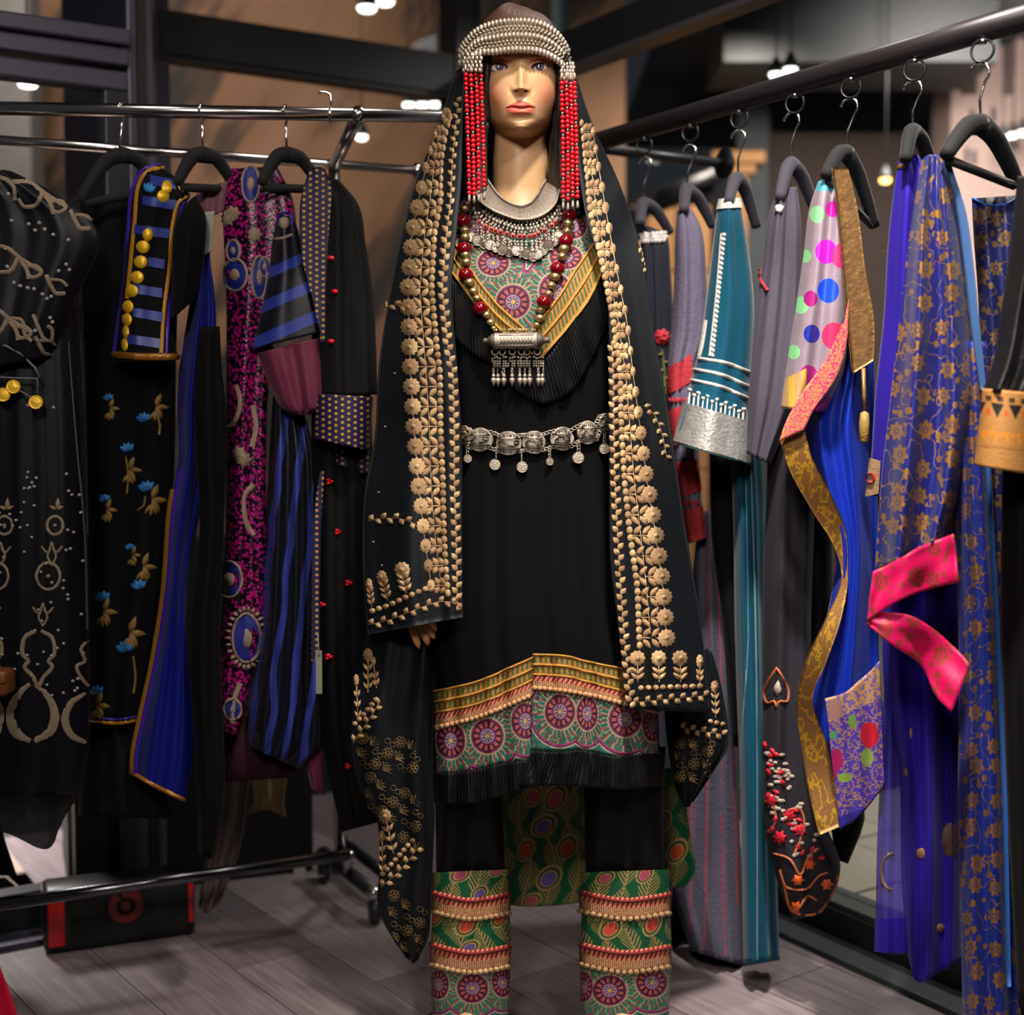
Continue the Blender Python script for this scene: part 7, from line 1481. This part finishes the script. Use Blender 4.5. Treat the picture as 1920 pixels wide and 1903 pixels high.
# cloths at the back below
d = 2.95; t = thing('grey_scarf', 'taupe grey scarf hanging down behind the blue velvet cape to the floor', 'scarf', tuple(P(420, 1690, d)), 'scarves behind the rack'); s = Sheet([[(378, 1400, d), (420, 1400, d - .02), (470, 1400, d)], [(384, 1480, d), (425, 1480, d - .02), (462, 1490, d)], [(384, 1600, d), (412, 1600, d - .02), (446, 1600, d)], [(372, 1700, d), (388, 1712, d - .02), (412, 1690, d)]], 30, 40, [(2.4, .012, .1, .2)]); s.build('scarf_cloth', cloth('taupe_linen', (128, 112, 108)), t, .003)
d = 2.93; t = thing('lace_scarf', 'beige lace scarf end hanging below the striped skirt', 'scarf', tuple(P(500, 1530, d)), 'scarves behind the rack'); s = Sheet([[(468, 1380, d), (500, 1380, d - .01), (536, 1380, d)], [(470, 1450, d), (502, 1450, d - .01), (536, 1456, d)], [(476, 1500, d), (505, 1498, d - .01), (532, 1500, d)], [(456, 1528, d), (498, 1518, d - .01), (536, 1532, d)]], 26, 26, [(1.5, .006, .1, .1)]); s.build('lace_cloth', mat('beige_lace', (176, 150, 100), .85, bump=1., bscale=90, var=.35), t, .003)
# speaker on the floor behind the base bar
ax = np.array([.83, .557, 0]); ay = np.array([-.557, .83, 0]); p0, p1 = P(84, 1815, 2.80), P(368, 1775, 2.92); p0[2] = p1[2] = 0; ax = (p1 - p0) / np.linalg.norm(p1 - p0); ay = np.array([-ax[1], ax[0], 0]); L = np.linalg.norm(p1 - p0); Hs = .136
sp = thing('speaker', 'black portable speaker with red ends and a round red emblem on the floor', 'speaker', tuple(p0 + ax * L / 2 + ay * .05))
def sbox(x0, x1, y0, y1, z0, z1, name, m, par, bev): M = MB(); M.hexa([p0 + ax * x + ay * y + np.array([0, 0, z]) for z in (z0, z1) for x, y in ((x0, y0), (x1, y0), (x1, y1), (x0, y1))]); return M.build(name, m, par, bevel=bev)
RP = mat('red_plastic', (196, 10, 14), .25, spec=.6)
sbox(0, L, 0, .10, .0, Hs, 'cabinet', mat('black_speaker_cabinet', (12, 11, 12), .35), sp, .014); sbox(.008, .042, -.0025, .05, .016, Hs - .012, 'red_end', RP, sp, .004); sbox(L - .016, L - .004, -.0025, .05, .03, Hs - .01, 'red_end', RP, sp, .003); sbox(.05, L - .02, -.002, .02, .014, Hs - .012, 'grille', mat('black_grille', (16, 14, 15), .7, bump=.8, bscale=900), sp, .004)
cx = L * .53; cz = .086; RD_ = mat('dark_red_emblem', (112, 20, 24), .4)
def em(x, z): return p0 + ax * (cx + x) + ay * -.0035 + np.array([0, 0, cz + z])
def flat(mb, pts, th=.002): n = len(pts); v = [em(*q) for q in pts] + [em(*q) - ay * th for q in pts]; mb.add(v, [tuple(range(n, 2 * n))] + [(i, (i + 1) % n, n + (i + 1) % n, n + i) for i in range(n)])
def annulus(mb, c, r0, r1, a0=0, a1=360, n=28):
    a = np.radians(np.linspace(a0, a1, n))
    for i in range(n - 1): flat(mb, [(c[0] + r0 * math.cos(a[i]), c[1] + r0 * math.sin(a[i])), (c[0] + r1 * math.cos(a[i]), c[1] + r1 * math.sin(a[i])), (c[0] + r1 * math.cos(a[i + 1]), c[1] + r1 * math.sin(a[i + 1])), (c[0] + r0 * math.cos(a[i + 1]), c[1] + r0 * math.sin(a[i + 1]))])
M = MB(); annulus(M, (0, 0), .0195, .0365, 124, 466, 48); annulus(M, (0, 0), 0.0004, .0108, 0, 360, 24); M.build('emblem', RD_, sp, smooth=False)
# small paper by the castors, pink thing at the corner
t = thing('paper_card', 'small white card lying against the rack castors', 'card', tuple(P(562, 1642, 3.0))); c = P(562, 1640, 3.06); M = MB(); M.box(c, (.026, .002, .03), .3); M.build('card_sheet', mat('white_card', (150, 140, 136), .7), t, smooth=False); M = MB(); M.tube([c + (.0, .004, -.01), (c[0] + .05, 3.1, .07)], .0012, 5); M.build('string', PEARL, t)
d = 2.05; t = thing('pink_cloth', 'bright pink cloth end in the bottom left corner', 'cloth', tuple(P(0, 1903, d))); s = Sheet([[(-80, 1700, d + .02), (-60, 1690, d), (-30, 1740, d)], [(-80, 1820, d + .02), (-40, 1820, d - .02), (4, 1832, d)], [(-90, 1880, d + .02), (-40, 1880, d - .02), (24, 1880, d)], [(-100, 2000, d + .03), (-30, 2000, d - .02), (56, 1990, d)]], 20, 24, [(1.5, .008, .1, .1)]); s.build('cloth_fold', cloth('hot_pink_satin', (222, 16, 60), .4, .3, .1, 60, .5), t, .004)
d = 2.62; t = thing('dark_coat', 'dark indigo coat tail hanging at the left edge under the lace robe', 'coat', tuple(P(-20, 1650, d)), LG); T = Tube([(-160, 700, -20, 700, d + .1, .05), (-160, 1200, -10, 1200, d + .1, .06), (-160, 1540, 2, 1540, d + .1, .06), (-160, 1640, 32, 1642, d + .1, .06)], 20, 30, [(1.5, .01, .1, .1)]); T.build('coat_body', cloth('indigo_wool', (20, 17, 34)), t)
